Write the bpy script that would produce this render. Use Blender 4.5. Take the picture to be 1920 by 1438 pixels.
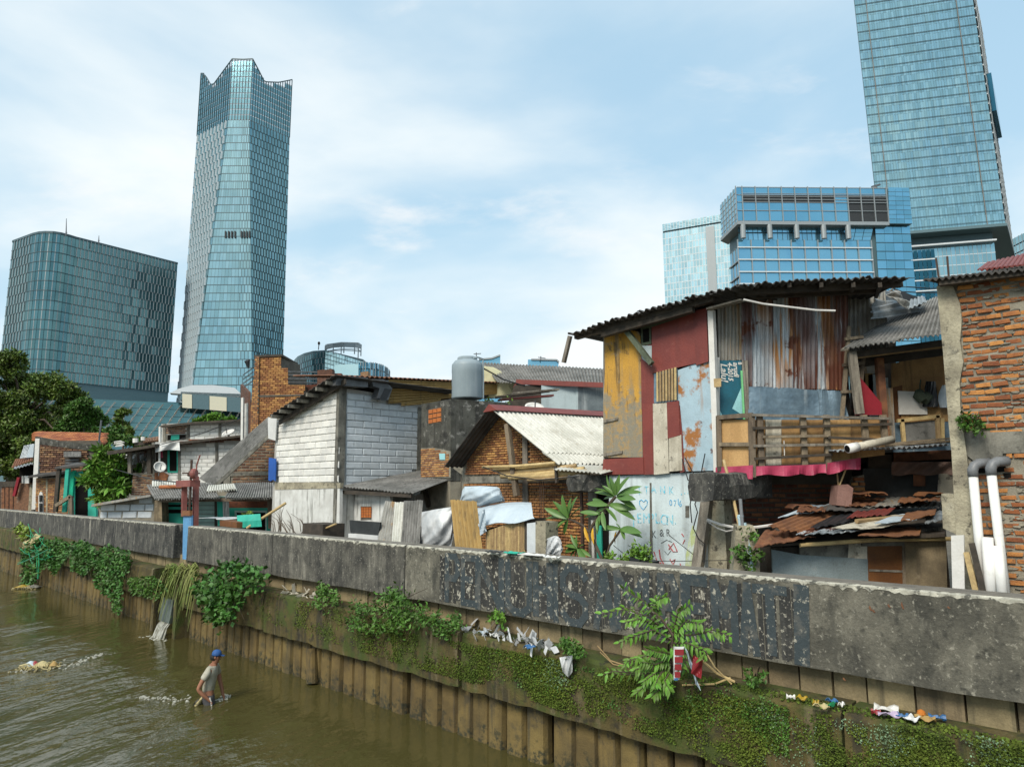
import bpy, math, random
import numpy as np
from mathutils import Vector, Matrix

R = random.Random(7)
NR = np.random.default_rng(7)
for o in list(bpy.data.objects):
    bpy.data.objects.remove(o)
sc = bpy.context.scene
col = sc.collection

# ------------------------------------------------------------------ camera, sky, sun, exposure
FPX, CX, CY = 1300.0, 960.0, 719.0                 # focal length and centre in the photo's 1920 px
PITCH, ROLL, ZC = math.radians(8.4), math.radians(-0.3), 4.25
CF = np.array([0, math.cos(PITCH), math.sin(PITCH)])
_u = np.array([0, -math.sin(PITCH), math.cos(PITCH)]); _r = np.array([1., 0, 0])
CR = math.cos(ROLL) * _r + math.sin(ROLL) * _u
CU = math.cos(ROLL) * _u - math.sin(ROLL) * _r
CAM = np.array([0, 0, ZC])
cam = bpy.data.objects.new('camera', bpy.data.cameras.new('camera')); col.objects.link(cam)
cam.data.sensor_width = 36; cam.data.lens = 36 * FPX / 1920
cam.data.clip_start = .1; cam.data.clip_end = 12000
cam.matrix_world = Matrix(((CR[0], CU[0], -CF[0], 0), (CR[1], CU[1], -CF[1], 0), (CR[2], CU[2], -CF[2], ZC), (0, 0, 0, 1)))
sc.camera = cam

SUN_AZ, SUN_EL = math.radians(-150), math.radians(42)
world = bpy.data.worlds.new('World'); sc.world = world; world.use_nodes = True
nt = world.node_tree; N = nt.nodes; L = nt.links; N.clear()
def nd(t, **k):
    n = N.new(t)
    for a, b in k.items(): setattr(n, a, b)
    return n
wo = nd('ShaderNodeOutputWorld'); bg = nd('ShaderNodeBackground'); bg.inputs[1].default_value = .095
sky = nd('ShaderNodeTexSky'); sky.sky_type = 'NISHITA'; sky.sun_disc = False
sky.sun_elevation = SUN_EL; sky.sun_rotation = SUN_AZ; sky.air_density = 1.2; sky.dust_density = 2.5; sky.ozone_density = 1.2
tc = nd('ShaderNodeTexCoord'); sep = nd('ShaderNodeSeparateXYZ'); L.new(tc.outputs['Generated'], sep.inputs[0])
def mth(op, a, b=None):
    n = nd('ShaderNodeMath', operation=op)
    for i, q in enumerate((a, b)):
        if q is None: continue
        if isinstance(q, (int, float)): n.inputs[i].default_value = q
        else: L.new(q, n.inputs[i])
    return n.outputs[0]
zz = mth('ADD', mth('MAXIMUM', sep.outputs[2], 0.0), .28)
cmb = nd('ShaderNodeCombineXYZ')
L.new(mth('DIVIDE', sep.outputs[0], zz), cmb.inputs[0]); L.new(mth('DIVIDE', sep.outputs[1], zz), cmb.inputs[1])
def wnoise(scale, detail, off, dist=0., rough=.55, sx=1.):
    mp = nd('ShaderNodeMapping'); mp.inputs['Location'].default_value = off; mp.inputs['Rotation'].default_value = (0, 0, .5); mp.inputs['Scale'].default_value = (sx, 1, 1)
    L.new(cmb.outputs[0], mp.inputs[0])
    n = nd('ShaderNodeTexNoise'); n.inputs['Scale'].default_value = scale; n.inputs['Detail'].default_value = detail
    n.inputs['Roughness'].default_value = rough; n.inputs['Distortion'].default_value = dist
    L.new(mp.outputs[0], n.inputs['Vector']); return n.outputs['Fac']
def wmap(v, a, b, c=0., d=1.):
    n = nd('ShaderNodeMapRange', interpolation_type='SMOOTHSTEP')
    for i, q in zip((1, 2, 3, 4), (a, b, c, d)): n.inputs[i].default_value = q
    L.new(v, n.inputs[0]); return n.outputs[0]
def wmix(f, a, b):
    n = nd('ShaderNodeMix', data_type='RGBA')
    if isinstance(f, float): n.inputs[0].default_value = f
    else: L.new(f, n.inputs[0])
    for i, q in ((6, a), (7, b)):
        if isinstance(q, tuple): n.inputs[i].default_value = q + (1,)
        else: L.new(q, n.inputs[i])
    return n.outputs[2]
SKY_MUL = 1.0
hz = wmix(wmap(sep.outputs[2], .0, .55, 1., .45), sky.outputs[0], (4.4, 5.6, 5.75))            # thin bright veil, thicker to the horizon
hz = wmix(.6, hz, (2.75, 4.4, 5.8))
m1 = wmap(wnoise(1.15, 7, (6.4, 6.4, 0), .35, .5, .8), .38, .68, 0., .95)
c1 = wmix(m1, hz, (6.1, 6.4, 6.4))
m2 = wmap(wnoise(3.2, 8, (1.7, 5.2, 0), .2, .6, .6), .54, .76, 0., .7)
c2 = wmix(m2, c1, (6.3, 6.25, 6.15))
L.new(c2, bg.inputs[0]); L.new(bg.outputs[0], wo.inputs[0])

sl = bpy.data.lights.new('sun', 'SUN'); sl.energy = 2.1; sl.angle = math.radians(22); sl.color = (1, .93, .82)
so = bpy.data.objects.new('sun', sl); col.objects.link(so)
sd = Vector((math.sin(SUN_AZ) * math.cos(SUN_EL), math.cos(SUN_AZ) * math.cos(SUN_EL), math.sin(SUN_EL)))
so.rotation_euler = (-sd).to_track_quat('-Z', 'Y').to_euler()
sc.view_settings.view_transform = 'Standard'; sc.view_settings.look = 'None'
sc.view_settings.gamma = 1; sc.view_settings.use_curve_mapping = False; sc.view_settings.exposure = .8
sc.render.engine = 'CYCLES'; sc.cycles.max_bounces = 5; sc.cycles.diffuse_bounces = 3; sc.cycles.use_denoising = True

# ------------------------------------------------------------------ measuring: the canal runs along D (to the far left), T points inland
A0 = math.radians(46.4)
D = np.array([-math.sin(A0), math.cos(A0), 0]); T = np.array([math.cos(A0), math.sin(A0), 0]); UP = np.array([0, 0, 1.])
RZ = math.atan2(D[1], D[0])
def W(s, t, z): return D * s + T * t + UP * z
def ray(x, y): return CF + CR * ((x - CX) / FPX) - CU * ((y - CY) / FPX)
def P(x, y, t): d = ray(x, y); return CAM + d * (t / (d @ T))
def PY(x, y, Y): d = ray(x, y); return CAM + d * (Y / d[1])
def PZ(x, y, z): d = ray(x, y); return CAM + d * ((z - ZC) / d[2])
def PS(x, y, s): d = ray(x, y); return CAM + d * (s / (d @ D))
def st(p): return float(p @ D), float(p @ T), float(p[2])
def V(*a): return np.array(a, float)
def nrm(v): return v / (np.linalg.norm(v) + 1e-12)

# ------------------------------------------------------------------ mesh building
class MB:
    def __init__(s): s.v = []; s.f = []; s.n = 0
    def add(s, vs, fs):
        vs = np.asarray(vs, float).reshape(-1, 3); s.v.append(vs)
        n = s.n
        s.f.extend([[i + n for i in q] for q in fs]); s.n += len(vs); return s
    def bulk(s, vs, fs):
        s.v.append(vs); s.f.extend((fs + s.n).tolist()); s.n += len(vs); return s
    def hexa(s, a, b):                       # a, b: four corners each
        return s.add(list(a) + list(b), [(3, 2, 1, 0), (4, 5, 6, 7), (0, 1, 5, 4), (1, 2, 6, 5), (2, 3, 7, 6), (3, 0, 4, 7)])
    def box(s, p0, p1, w, h, up=UP):         # bar from p0 to p1, w across, h along up
        d = nrm(p1 - p0); x = np.cross(d, up)
        if np.linalg.norm(x) < 1e-4: x = np.cross(d, V(1, 0, 0))
        x = nrm(x); y = nrm(np.cross(x, d))
        q = [(-w / 2, -h / 2), (w / 2, -h / 2), (w / 2, h / 2), (-w / 2, h / 2)]
        return s.hexa([p0 + x * a + y * b for a, b in q], [p1 + x * a + y * b for a, b in q])
    def slab(s, s0, s1, t0, t1, z0, z1):     # box in canal axes
        return s.hexa([W(s0, t0, z0), W(s1, t0, z0), W(s1, t1, z0), W(s0, t1, z0)], [W(s0, t0, z1), W(s1, t0, z1), W(s1, t1, z1), W(s0, t1, z1)])
    def prism(s, pts, vec):
        n = len(pts); pts = [np.asarray(p, float) for p in pts]
        return s.add(pts + [p + vec for p in pts], [list(range(n))[::-1], [i + n for i in range(n)]] + [(i, (i + 1) % n, (i + 1) % n + n, i + n) for i in range(n)])
    def tube(s, path, r, n=8, cap=True):
        path = [np.asarray(p, float) for p in path]; m = len(path)
        rr = r if hasattr(r, '__len__') else [r] * m
        vs = []; x = None
        for i, p in enumerate(path):
            d = nrm(path[min(i + 1, m - 1)] - path[max(i - 1, 0)])
            if x is None: x = np.cross(d, V(.13, .31, .94))
            x = nrm(x - d * (x @ d)); y = np.cross(d, x)
            for k in range(n):
                a = 2 * math.pi * k / n; vs.append(p + (x * math.cos(a) + y * math.sin(a)) * rr[i])
        fs = [(i * n + k, i * n + (k + 1) % n, (i + 1) * n + (k + 1) % n, (i + 1) * n + k) for i in range(m - 1) for k in range(n)]
        if cap: fs += [list(range(n))[::-1], [(m - 1) * n + k for k in range(n)]]
        return s.add(vs, fs)
    def lathe(s, c, prof, n=24, ax=UP, ex=None):
        x = nrm(np.cross(ax, V(.3, .9, .1))) if ex is None else ex; y = np.cross(ax, x); vs = []
        for r, z in prof:
            for k in range(n):
                a = 2 * math.pi * k / n; vs.append(c + (x * math.cos(a) + y * math.sin(a)) * r + ax * z)
        m = len(prof)
        fs = [(i * n + k, i * n + (k + 1) % n, (i + 1) * n + (k + 1) % n, (i + 1) * n + k) for i in range(m - 1) for k in range(n)]
        fs += [list(range(n))[::-1], [(m - 1) * n + k for k in range(n)]]
        return s.add(vs, fs)
    def sheet(s, fn, nu, nv, th):            # surface fn(u,v) with thickness th
        g = np.array([[fn(i / nu, j / nv) for j in range(nv + 1)] for i in range(nu + 1)], float)
        du = np.gradient(g, axis=0); dv = np.gradient(g, axis=1)
        nn = np.cross(du, dv); nn /= np.linalg.norm(nn, axis=2, keepdims=True) + 1e-12
        a = g.reshape(-1, 3); b = (g + nn * th).reshape(-1, 3); k = len(a); w = nv + 1
        f = []
        for i in range(nu):
            for j in range(nv):
                q = (i * w + j, (i + 1) * w + j, (i + 1) * w + j + 1, i * w + j + 1)
                f.append(q[::-1]); f.append([e + k for e in q])
        def edge(e):
            for p, q in zip(e[:-1], e[1:]): f.append((p, q, q + k, p + k))
        edge([j for j in range(w)]); edge([nu * w + j for j in range(w)][::-1])
        edge([i * w for i in range(nu + 1)][::-1]); edge([i * w + nv for i in range(nu + 1)])
        return s.add(np.vstack([a, b]), f)
    def corr(s, a, b, c, d, n, amp=.02, th=.006, wob=0., nv=2, rag=0., seed=1, sag=0.):   # a->b crosses the waves, a->d runs along them
        rg = random.Random(seed); a, b, c, d = [np.asarray(p, float) for p in (a, b, c, d)]
        nn = nrm(np.cross(b - a, d - a)); lv = nrm(d - a)
        ph = [rg.uniform(0, 6.28) for _ in range(6)]; nu = n * 6
        jag = [rg.uniform(-1, 1) for _ in range(nu + 2)]
        def fn(u, v):
            p = (a * (1 - u) + b * u) * (1 - v) + (d * (1 - u) + c * u) * v
            w = amp * math.sin(2 * math.pi * u * n) + wob * (math.sin(u * 5 + ph[0]) * math.sin(v * 4 + ph[1]) + .6 * math.sin(u * 11 + ph[2] + v * 3)) - sag * math.sin(math.pi * v)
            k = jag[int(u * nu)]
            return p + nn * w + lv * (rag * k * (1 if v < .5 else -1) * abs(2 * v - 1))
        return s.sheet(fn, nu, nv, th)

ORG = {}
def _mesh(name, mb, mat, org, smooth=False):
    me = bpy.data.meshes.new(name)
    vs = (np.vstack(mb.v) - org) if mb.v else np.zeros((0, 3))
    me.from_pydata(vs.tolist(), [], mb.f)
    for m in (mat if isinstance(mat, (list, tuple)) else [mat]): me.materials.append(m)
    if smooth: me.polygons.foreach_set('use_smooth', [True] * len(me.polygons))
    me.update(); return me
def tag(o, label=None, cat=None, group=None, kind=None):
    for k, v in (('label', label), ('category', cat), ('group', group), ('kind', kind)):
        if v: o[k] = v
    return o
def root(name, loc, label, cat, group=None):
    o = bpy.data.objects.new(name, None); col.objects.link(o); o.location = [float(q) for q in loc]; o.empty_display_size = .2
    ORG[o.name] = np.asarray(loc, float); return tag(o, label, cat, group)
def part(name, mb, mat, par, label=None, kind=None, smooth=False):
    org = ORG[par.name]
    o = bpy.data.objects.new(name, _mesh(name, mb, mat, org, smooth)); col.objects.link(o); o.parent = par
    ORG[o.name] = org; return tag(o, label, None, None, kind)
def single(name, mb, mat, label=None, cat=None, group=None, kind=None, loc=None, smooth=False):
    if loc is None:
        a = np.vstack(mb.v); loc = V((a[:, 0].min() + a[:, 0].max()) / 2, (a[:, 1].min() + a[:, 1].max()) / 2, a[:, 2].min())
    o = bpy.data.objects.new(name, _mesh(name, mb, mat, np.asarray(loc, float), smooth)); col.objects.link(o); o.location = [float(q) for q in loc]
    ORG[o.name] = np.asarray(loc, float); return tag(o, label, cat, group, kind)
def piece(name, me, par, loc, rz=0., tilt=0., scale=(1, 1, 1)):          # a repeat that shares mesh data
    o = bpy.data.objects.new(name, me); col.objects.link(o); o.parent = par
    o.location = [float(q) for q in (np.asarray(loc) - ORG[par.name])]; o.rotation_euler = (0, tilt, rz); o.scale = scale; return o
def copy_tree(o, loc=None, par=None):
    c = o.copy(); col.objects.link(c)
    if par is not None: c.parent = par
    if loc is not None: c.location = [float(q) for q in loc]
    for ch in o.children: copy_tree(ch, None, c)
    return c
def panel(mb, px, t, th=.03): return mb.prism([P(x, y, t) for x, y in px], T * th)
def panelY(mb, px, Y, th=.03): return mb.prism([PY(x, y, Y) for x, y in px], V(0, th, 0))
def rc(x0, y0, x1, y1): return [(x0, y1), (x1, y1), (x1, y0), (x0, y0)]
def inpoly(x, y, pl):
    c = False; j = len(pl) - 1
    for i in range(len(pl)):
        (xi, yi), (xj, yj) = pl[i], pl[j]
        if (yi > y) != (yj > y) and x < (xj - xi) * (y - yi) / (yj - yi) + xi: c = not c
        j = i
    return c

# ------------------------------------------------------------------ materials
def lin(h):
    h = h.lstrip('#'); r = [int(h[i:i + 2], 16) / 255 for i in (0, 2, 4)]
    return tuple(q / 12.92 if q <= .04045 else ((q + .055) / 1.055) ** 2.4 for q in r)
def mat(name, c1, c2=None, sc_=2.5, rough=.85, streak=None, spots=None, spots2=None, band=None, bump=.25, bsc=30., var=.0, island=0., metal=0., spec=.4, fine=.25, stretch=1., sub=0., sstr=.07):
    m = bpy.data.materials.new(name); m.use_nodes = True
    t = m.node_tree; n = t.nodes; l = t.links; b = n['Principled BSDF']
    b.inputs['Roughness'].default_value = rough; b.inputs['Metallic'].default_value = metal; b.inputs['Specular IOR Level'].default_value = spec
    def new(k, **kw):
        q = n.new(k)
        for a, v in kw.items(): setattr(q, a, v)
        return q
    tcn = new('ShaderNodeTexCoord'); oi = new('ShaderNodeObjectInfo')
    ad = new('ShaderNodeVectorMath', operation='ADD'); l.new(tcn.outputs['Object'], ad.inputs[0])
    mm = new('ShaderNodeMath', operation='MULTIPLY'); l.new(oi.outputs['Random'], mm.inputs[0]); mm.inputs[1].default_value = 40.
    l.new(mm.outputs[0], ad.inputs[1])
    def noise(scale, detail=6, zs=1., off=0., rg=.6, xs=1.):
        mp = new('ShaderNodeMapping'); mp.inputs['Scale'].default_value = (xs, xs, zs); mp.inputs['Location'].default_value = (off, off * 1.3, off * .7)
        l.new(ad.outputs[0], mp.inputs[0])
        q = new('ShaderNodeTexNoise'); q.inputs['Scale'].default_value = scale; q.inputs['Detail'].default_value = detail; q.inputs['Roughness'].default_value = rg
        l.new(mp.outputs[0], q.inputs['Vector']); return q.outputs['Fac']
    def mr(v, a, bb, c=0., d=1.):
        q = new('ShaderNodeMapRange', interpolation_type='SMOOTHSTEP')
        for i, e in zip((1, 2, 3, 4), (a, bb, c, d)): q.inputs[i].default_value = e
        l.new(v, q.inputs[0]); return q.outputs[0]
    def mx(f, a, bb, bt='MIX'):
        q = new('ShaderNodeMix', data_type='RGBA', blend_type=bt)
        if isinstance(f, float): q.inputs[0].default_value = f
        else: l.new(f, q.inputs[0])
        for i, e in ((6, a), (7, bb)):
            if isinstance(e, tuple): q.inputs[i].default_value = e + (1,)
            else: l.new(e, q.inputs[i])
        return q.outputs[2]
    def mul(a, bb):
        q = new('ShaderNodeMath', operation='MULTIPLY')
        for i, e in ((0, a), (1, bb)):
            if isinstance(e, float): q.inputs[i].default_value = e
            else: l.new(e, q.inputs[i])
        return q.outputs[0]
    c = mx(mr(noise(sc_, 7, stretch), .34, .66), c1, c2 or tuple(q * .72 for q in c1))
    if streak:                                # (colour, amount, scale, low, high)
        for k, (sc2, am, ss, lo, hi) in enumerate(streak if isinstance(streak, list) else [streak]):
            sz = sstr
            f = mul(mr(noise(ss, 6, sz, 3.1 + 5 * k), lo, hi), mr(noise(ss * .35, 3, .5, 9.2 + k), .3, .6))
            c = mx(mul(f, float(am)), c, sc2)
    for k, sp in enumerate((spots, spots2)):  # (colour, amount, scale, low, high)
        if sp: c = mx(mul(mr(noise(sp[2], 8, 1., 7.7 + 4 * k, .66), sp[3], sp[4]), float(sp[1])), c, sp[0])
    if band:                                  # list of (z0, z1, colour, amount) in object space
        sx = new('ShaderNodeSeparateXYZ'); l.new(tcn.outputs['Object'], sx.inputs[0])
        for z0, z1, bc, am in band:
            q = new('ShaderNodeMath', operation='ADD'); l.new(sx.outputs[2], q.inputs[0])
            l.new(mr(noise(6., 6, 1., 2.2), .2, .8, -abs(z1 - z0), abs(z1 - z0)), q.inputs[1])
            c = mx(mul(mr(q.outputs[0], z0, z1), mr(noise(14., 6, 1., 5.5), .35, .6, 1. - am, 1.)), c, bc)
    if fine: c = mx(mr(noise(bsc * 1.7, 4, 1., 1.1), .25, .75, 0., fine), c, (.02, .018, .015), 'MIX')
    if var or island:
        hs = new('ShaderNodeHueSaturation')
        if island:
            ge = new('ShaderNodeNewGeometry'); src = ge.outputs['Random Per Island']; a = island
        else: src = oi.outputs['Random']; a = var
        l.new(mr(src, 0., 1., 1 - a, 1 + a), hs.inputs['Value'])
        l.new(mr(mul(src, 7.3), 0., 7.3, .5 - a * .03, .5 + a * .03), hs.inputs['Hue'])
        l.new(c, hs.inputs['Color']); c = hs.outputs[0]
    l.new(c, b.inputs['Base Color'])
    if bump:
        bp = new('ShaderNodeBump'); bp.inputs['Strength'].default_value = bump; bp.inputs['Distance'].default_value = .02
        l.new(noise(bsc, 6, 1., 4.), bp.inputs['Height']); l.new(bp.outputs[0], b.inputs['Normal'])
    if sub: b.inputs['Subsurface Weight'].default_value = sub
    return m
def paint(name, h, **k):
    c = lin(h); k.setdefault('fine', .2); return mat(name, c, tuple(q * .8 for q in c), **k)
RUST = (.16, .05, .015); DARK = (.02, .019, .017); MOSS = (.05, .075, .012)
M = {}
M['concrete'] = mat('old_concrete', (.25, .24, .20), (.13, .125, .105), spots=(DARK, .8, 5, .52, .7), streak=((.06, .06, .05), .7, 5, .45, .65))
M['pillar'] = mat('rough_render', (.46, .42, .30), (.24, .215, .155), spots=(DARK, .85, 7, .55, .66), spots2=((.45, .42, .32), .6, 3, .55, .7), bump=.8, bsc=22)
M['mortar'] = mat('mortar', (.33, .30, .23), (.18, .165, .13), bump=.6, bsc=45, spots=(DARK, .5, 9, .55, .7))
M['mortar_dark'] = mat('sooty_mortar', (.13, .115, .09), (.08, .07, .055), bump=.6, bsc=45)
M['brick'] = mat('orange_brick', (.42, .165, .05), (.31, .115, .04), sc_=9, var=.38, bump=.5, bsc=60, spots=((.10, .05, .03), .8, 8, .55, .7))
M['brick_tan'] = mat('tan_brick', (.42, .21, .075), (.32, .135, .05), sc_=7, var=.35, bump=.4, spots=((.09, .05, .03), .6, 4, .55, .7))
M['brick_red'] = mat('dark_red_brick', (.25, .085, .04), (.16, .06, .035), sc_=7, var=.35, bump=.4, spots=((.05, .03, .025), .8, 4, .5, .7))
M['brick_brown'] = mat('weathered_brown_brick', (.24, .12, .065), (.14, .075, .045), sc_=7, var=.45, bump=.4, spots=((.33, .28, .22), .6, 4, .56, .7))
M['block'] = mat('pale_block', (.72, .71, .66), (.62, .62, .59), sc_=5, var=.09, bump=.25, spots=((.28, .27, .23), .45, 2.2, .6, .78), fine=.08)
M['block_cool'] = mat('grey_and_shaded_block', (.60, .64, .66), (.52, .56, .58), sc_=5, var=.09, bump=.25, spots=((.28, .27, .23), .4, 2.2, .6, .78), fine=.08)  # cool tone stands for shade on the block house's right wall; grey elsewhere
M['grout'] = mat('grey_grout', (.50, .50, .47), (.38, .37, .34), bump=.5)
M['plaster'] = mat('stained_plaster', (.66, .67, .64), (.52, .52, .49), spots=((.30, .28, .24), .6, 2.6, .55, .72), streak=((.08, .075, .06), .85, 6, .52, .64), fine=.1)
M['asbestos'] = mat('grey_fibre_cement', (.24, .235, .22), (.13, .13, .12), sc_=1.6, spots=(DARK, .7, 9, .55, .7), spots2=((.38, .37, .34), .4, 3, .55, .7), streak=((.05, .05, .045), .5, 7, .5, .65))
M['asbestos_dark'] = mat('dark_fibre_cement', (.085, .08, .075), (.045, .043, .04), sc_=2, spots=((.2, .19, .17), .5, 5, .58, .7))
M['roof_white'] = mat('pale_corrugated_sheet', (.68, .68, .62), (.52, .52, .46), sc_=1.6, spots=((.12, .11, .08), .7, 10, .62, .74), spots2=((.36, .3, .2), .5, 3, .58, .72), streak=((.3, .27, .2), .5, 6, .52, .68), rough=.6)
M['galv'] = mat('galvanised_sheet', (.36, .40, .42), (.22, .25, .27), sc_=3, metal=.35, rough=.5, streak=((.55, .6, .62), .6, 7, .5, .62), spots=(RUST, .8, 3, .6, .75))
M['galv_rust'] = mat('rusted_galvanised_sheet', (.40, .45, .48), (.26, .30, .33), sc_=2.5, metal=.15, rough=.55, stretch=.3,
                     streak=[((.66, .72, .76), .8, 9, .47, .58), ((.42, .19, .045), .95, 3.0, .50, .57), ((.11, .032, .015), 1., 2.2, .495, .535)], spots=((.13, .04, .018), 1., 1.5, .56, .60))
M['galv_dull'] = mat('dull_grey_sheet', (.38, .37, .33), (.27, .265, .24), sc_=3, metal=.2, rough=.6, streak=[((.36, .20, .06), .8, 7, .55, .65), ((.12, .11, .1), .7, 9, .5, .62)])
M['blue_sheet'] = mat('dented_blue_grey_sheet', (.20, .29, .36), (.13, .20, .26), sc_=3, metal=.3, rough=.45, streak=((.5, .58, .62), .5, 6, .55, .66), bump=.6, bsc=6)
M['rust'] = mat('brown_rusty_sheet', (.24, .10, .045), (.13, .055, .03), sc_=4, spots=((.38, .2, .08), .6, 5, .55, .7), spots2=(DARK, .5, 8, .6, .72), rough=.8)
M['rust_orange'] = mat('orange_rusty_sheet', (.27, .115, .045), (.16, .07, .035), sc_=4, spots=((.08, .04, .03), .6, 7, .56, .7), rough=.8)
M['wood'] = mat('weathered_wood', (.24, .19, .13), (.13, .10, .07), sc_=6, stretch=.2, streak=((.06, .05, .035), .7, 14, .5, .65), var=.2, bump=.5)
M['wood_grey'] = mat('grey_weathered_wood', (.30, .27, .22), (.17, .15, .12), sc_=6, stretch=.25, streak=((.07, .06, .05), .7, 14, .5, .65), var=.15, bump=.5)
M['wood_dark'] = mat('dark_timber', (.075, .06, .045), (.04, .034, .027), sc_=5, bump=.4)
M['ply'] = mat('plywood', (.58, .36, .15), (.44, .26, .10), sc_=3, stretch=.3, streak=((.22, .12, .05), .5, 9, .52, .68), spots=((.6, .42, .22), .5, 3, .56, .7), rough=.7)
M['ply_dark'] = mat('stained_plywood', (.44, .26, .10), (.28, .155, .06), sc_=3, streak=((.1, .06, .03), .6, 7, .5, .66), rough=.75)
M['ply_brown'] = mat('red_brown_board', (.19, .075, .022), (.14, .055, .018), sc_=3, rough=.55, streak=((.09, .035, .015), .5, 8, .5, .66))
M['ply_mould'] = mat('mouldy_board', (.30, .235, .14), (.17, .135, .085), sc_=3, streak=((.08, .065, .045), .7, 6, .48, .64), spots=((.4, .33, .22), .5, 4, .56, .7))
M['bamboo'] = mat('dry_bamboo', (.50, .36, .17), (.36, .25, .12), sc_=5, rough=.5, var=.25, spots=((.13, .10, .06), .6, 6, .57, .7))
M['maroon'] = mat('maroon_painted_sheet', (.21, .045, .034), (.165, .036, .03), sc_=2, rough=.55, spots=((.30, .12, .09), .35, 6, .57, .72), streak=((.12, .03, .025), .5, 5, .5, .66), fine=.1)
M['yellow'] = mat('peeling_yellow_board', (.58, .32, .05), (.50, .28, .055), sc_=2, band=[(3.8, 3.3, (.25, .23, .175), .45)], spots=((.27, .245, .185), .9, 1.5, .56, .64), spots2=((.10, .075, .04), .8, 5, .57, .66), streak=[((.24, .21, .15), .8, 4.5, .52, .62), ((.07, .055, .035), .8, 8, .53, .63)])
M['blue_rust'] = mat('pale_blue_rusty_sheet', (.38, .52, .60), (.32, .43, .49), sc_=3, spots=((.33, .135, .035), 1., 1.9, .53, .61), spots2=((.10, .035, .018), .9, 2.7, .6, .67), streak=((.36, .17, .05), .9, 4, .54, .66), rough=.55, fine=.12)
M['white_board'] = mat('mouldy_white_board', (.62, .58, .47), (.46, .42, .33), spots=((.14, .125, .1), .85, 6, .55, .66), streak=((.2, .18, .13), .6, 6, .5, .66))
M['blue_plaster'] = mat('pale_blue_wash', (.60, .70, .72), (.50, .58, .60), sc_=1.6, spots=((.30, .34, .34), .7, 2.2, .52, .72), spots2=((.56, .6, .34), .5, 1.1, .57, .72), streak=((.32, .36, .36), .7, 6, .5, .66), fine=.08)
M['white'] = mat('white_paint', (.70, .69, .65), (.60, .59, .55), rough=.5, spots=((.2, .19, .17), .6, 7, .64, .74), fine=.05)
M['pvc'] = mat('white_pvc', (.78, .78, .75), (.70, .70, .67), rough=.35, spots=((.4, .38, .33), .4, 4, .6, .75), bump=.03, fine=.05)
M['pvc_grey'] = mat('grey_pvc', (.20, .21, .22), (.15, .155, .16), rough=.45, bump=.05)
M['pvc_blue'] = mat('light_blue_pvc', (.42, .58, .64), (.36, .5, .56), rough=.45, bump=.05)
M['tank'] = mat('grey_plastic_tank', (.27, .33, .36), (.235, .29, .315), sc_=1.2, rough=.5, bump=.06, streak=((.38, .43, .45), .4, 6, .5, .66), fine=.08)
M['black'] = mat('black_plastic', (.025, .028, .032), (.02, .022, .025), rough=.4, bump=.1)
M['blackcloth'] = mat('black_tarp', (.035, .04, .04), (.02, .022, .022), rough=.55, bump=.4, bsc=12, spots=((.16, .1, .05), .6, 3, .6, .72))
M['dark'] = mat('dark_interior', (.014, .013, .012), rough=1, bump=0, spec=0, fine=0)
M['tarp'] = mat('pale_blue_tarp', (.50, .58, .63), (.42, .50, .56), sc_=3, rough=.5, bump=.5, bsc=9, fine=.06, spots=((.4, .43, .45), .5, 3, .6, .75))
M['plastic'] = mat('white_plastic_film', (.60, .61, .61), (.44, .46, .47), sc_=4, rough=.35, bump=.7, bsc=10, fine=.06, spots=((.3, .3, .3), .5, 4, .58, .7))
M['cloth'] = mat('off_white_cloth', (.64, .65, .63), (.54, .55, .54), rough=.9, bump=.3, fine=.08)
M['pink'] = paint('pink_vinyl', '#b03e5c', rough=.45, bump=.2, bsc=8)
M['red'] = paint('red_cloth', '#8e1c2c', rough=.8, bump=.2)
M['redpaint'] = mat('faded_red_steel', (.30, .10, .08), (.22, .07, .06), rough=.6, spots=((.12, .05, .04), .5, 6, .57, .7))
M['bluepaint'] = mat('blue_steel', (.12, .33, .58), (.10, .27, .5), rough=.6, spots=((.08, .1, .12), .6, 5, .57, .7), streak=((.3, .45, .6), .5, 6, .52, .66))
M['turq'] = paint('turquoise_paint', '#2fae97', rough=.7, spots=((.1, .2, .17), .5, 4, .58, .72))
M['turq_bright'] = paint('bright_turquoise_paint', '#12c79c', rough=.6)
M['mint'] = paint('pale_mint_wall', '#a9c9c0', rough=.8, streak=((.25, .3, .28), .4, 5, .52, .66))
M['bluetarp'] = paint('blue_tarp', '#1c55a8', rough=.5, bump=.4, bsc=10)
M['teal'] = mat('teal_banner', (.012, .085, .115), (.01, .12, .18), sc_=1.2, rough=.5, bump=.1)
M['cyan'] = paint('light_cyan_print', '#9fd6dc', rough=.5)
M['green'] = paint('mint_green_stick', '#7fd08f', rough=.6)
M['greenwood'] = mat('green_stained_beam', (.11, .135, .09), (.07, .09, .06), sc_=5, streak=((.25, .27, .2), .5, 9, .55, .66), bump=.4)
M['cream'] = paint('cream_wall', '#cdc8a2', rough=.85)
M['bluewall'] = mat('pale_blue_wall', (.45, .54, .56), (.38, .46, .48), rough=.8, streak=((.3, .36, .37), .5, 5, .5, .66))
M['tile'] = mat('terracotta_tile', (.45, .16, .06), (.32, .105, .045), sc_=6, island=.3, bump=.3, spots=((.1, .06, .04), .5, 6, .57, .7))
M['terracotta'] = mat('terracotta_vent', (.5, .165, .04), (.42, .12, .03), sc_=6, bump=.3)
M['gold'] = paint('mustard_sheet', '#a88a52', rough=.7, streak=((.14, .10, .05), .6, 9, .5, .64))
M['skin'] = mat('tan_skin', (.28, .125, .07), (.24, .105, .06), rough=.6, bump=.05, fine=0)
M['shirt'] = mat('grey_olive_shirt', (.40, .38, .31), (.29, .27, .20), sc_=5, rough=.9, spots=((.16, .14, .09), .7, 4, .5, .7), fine=.1)
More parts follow.
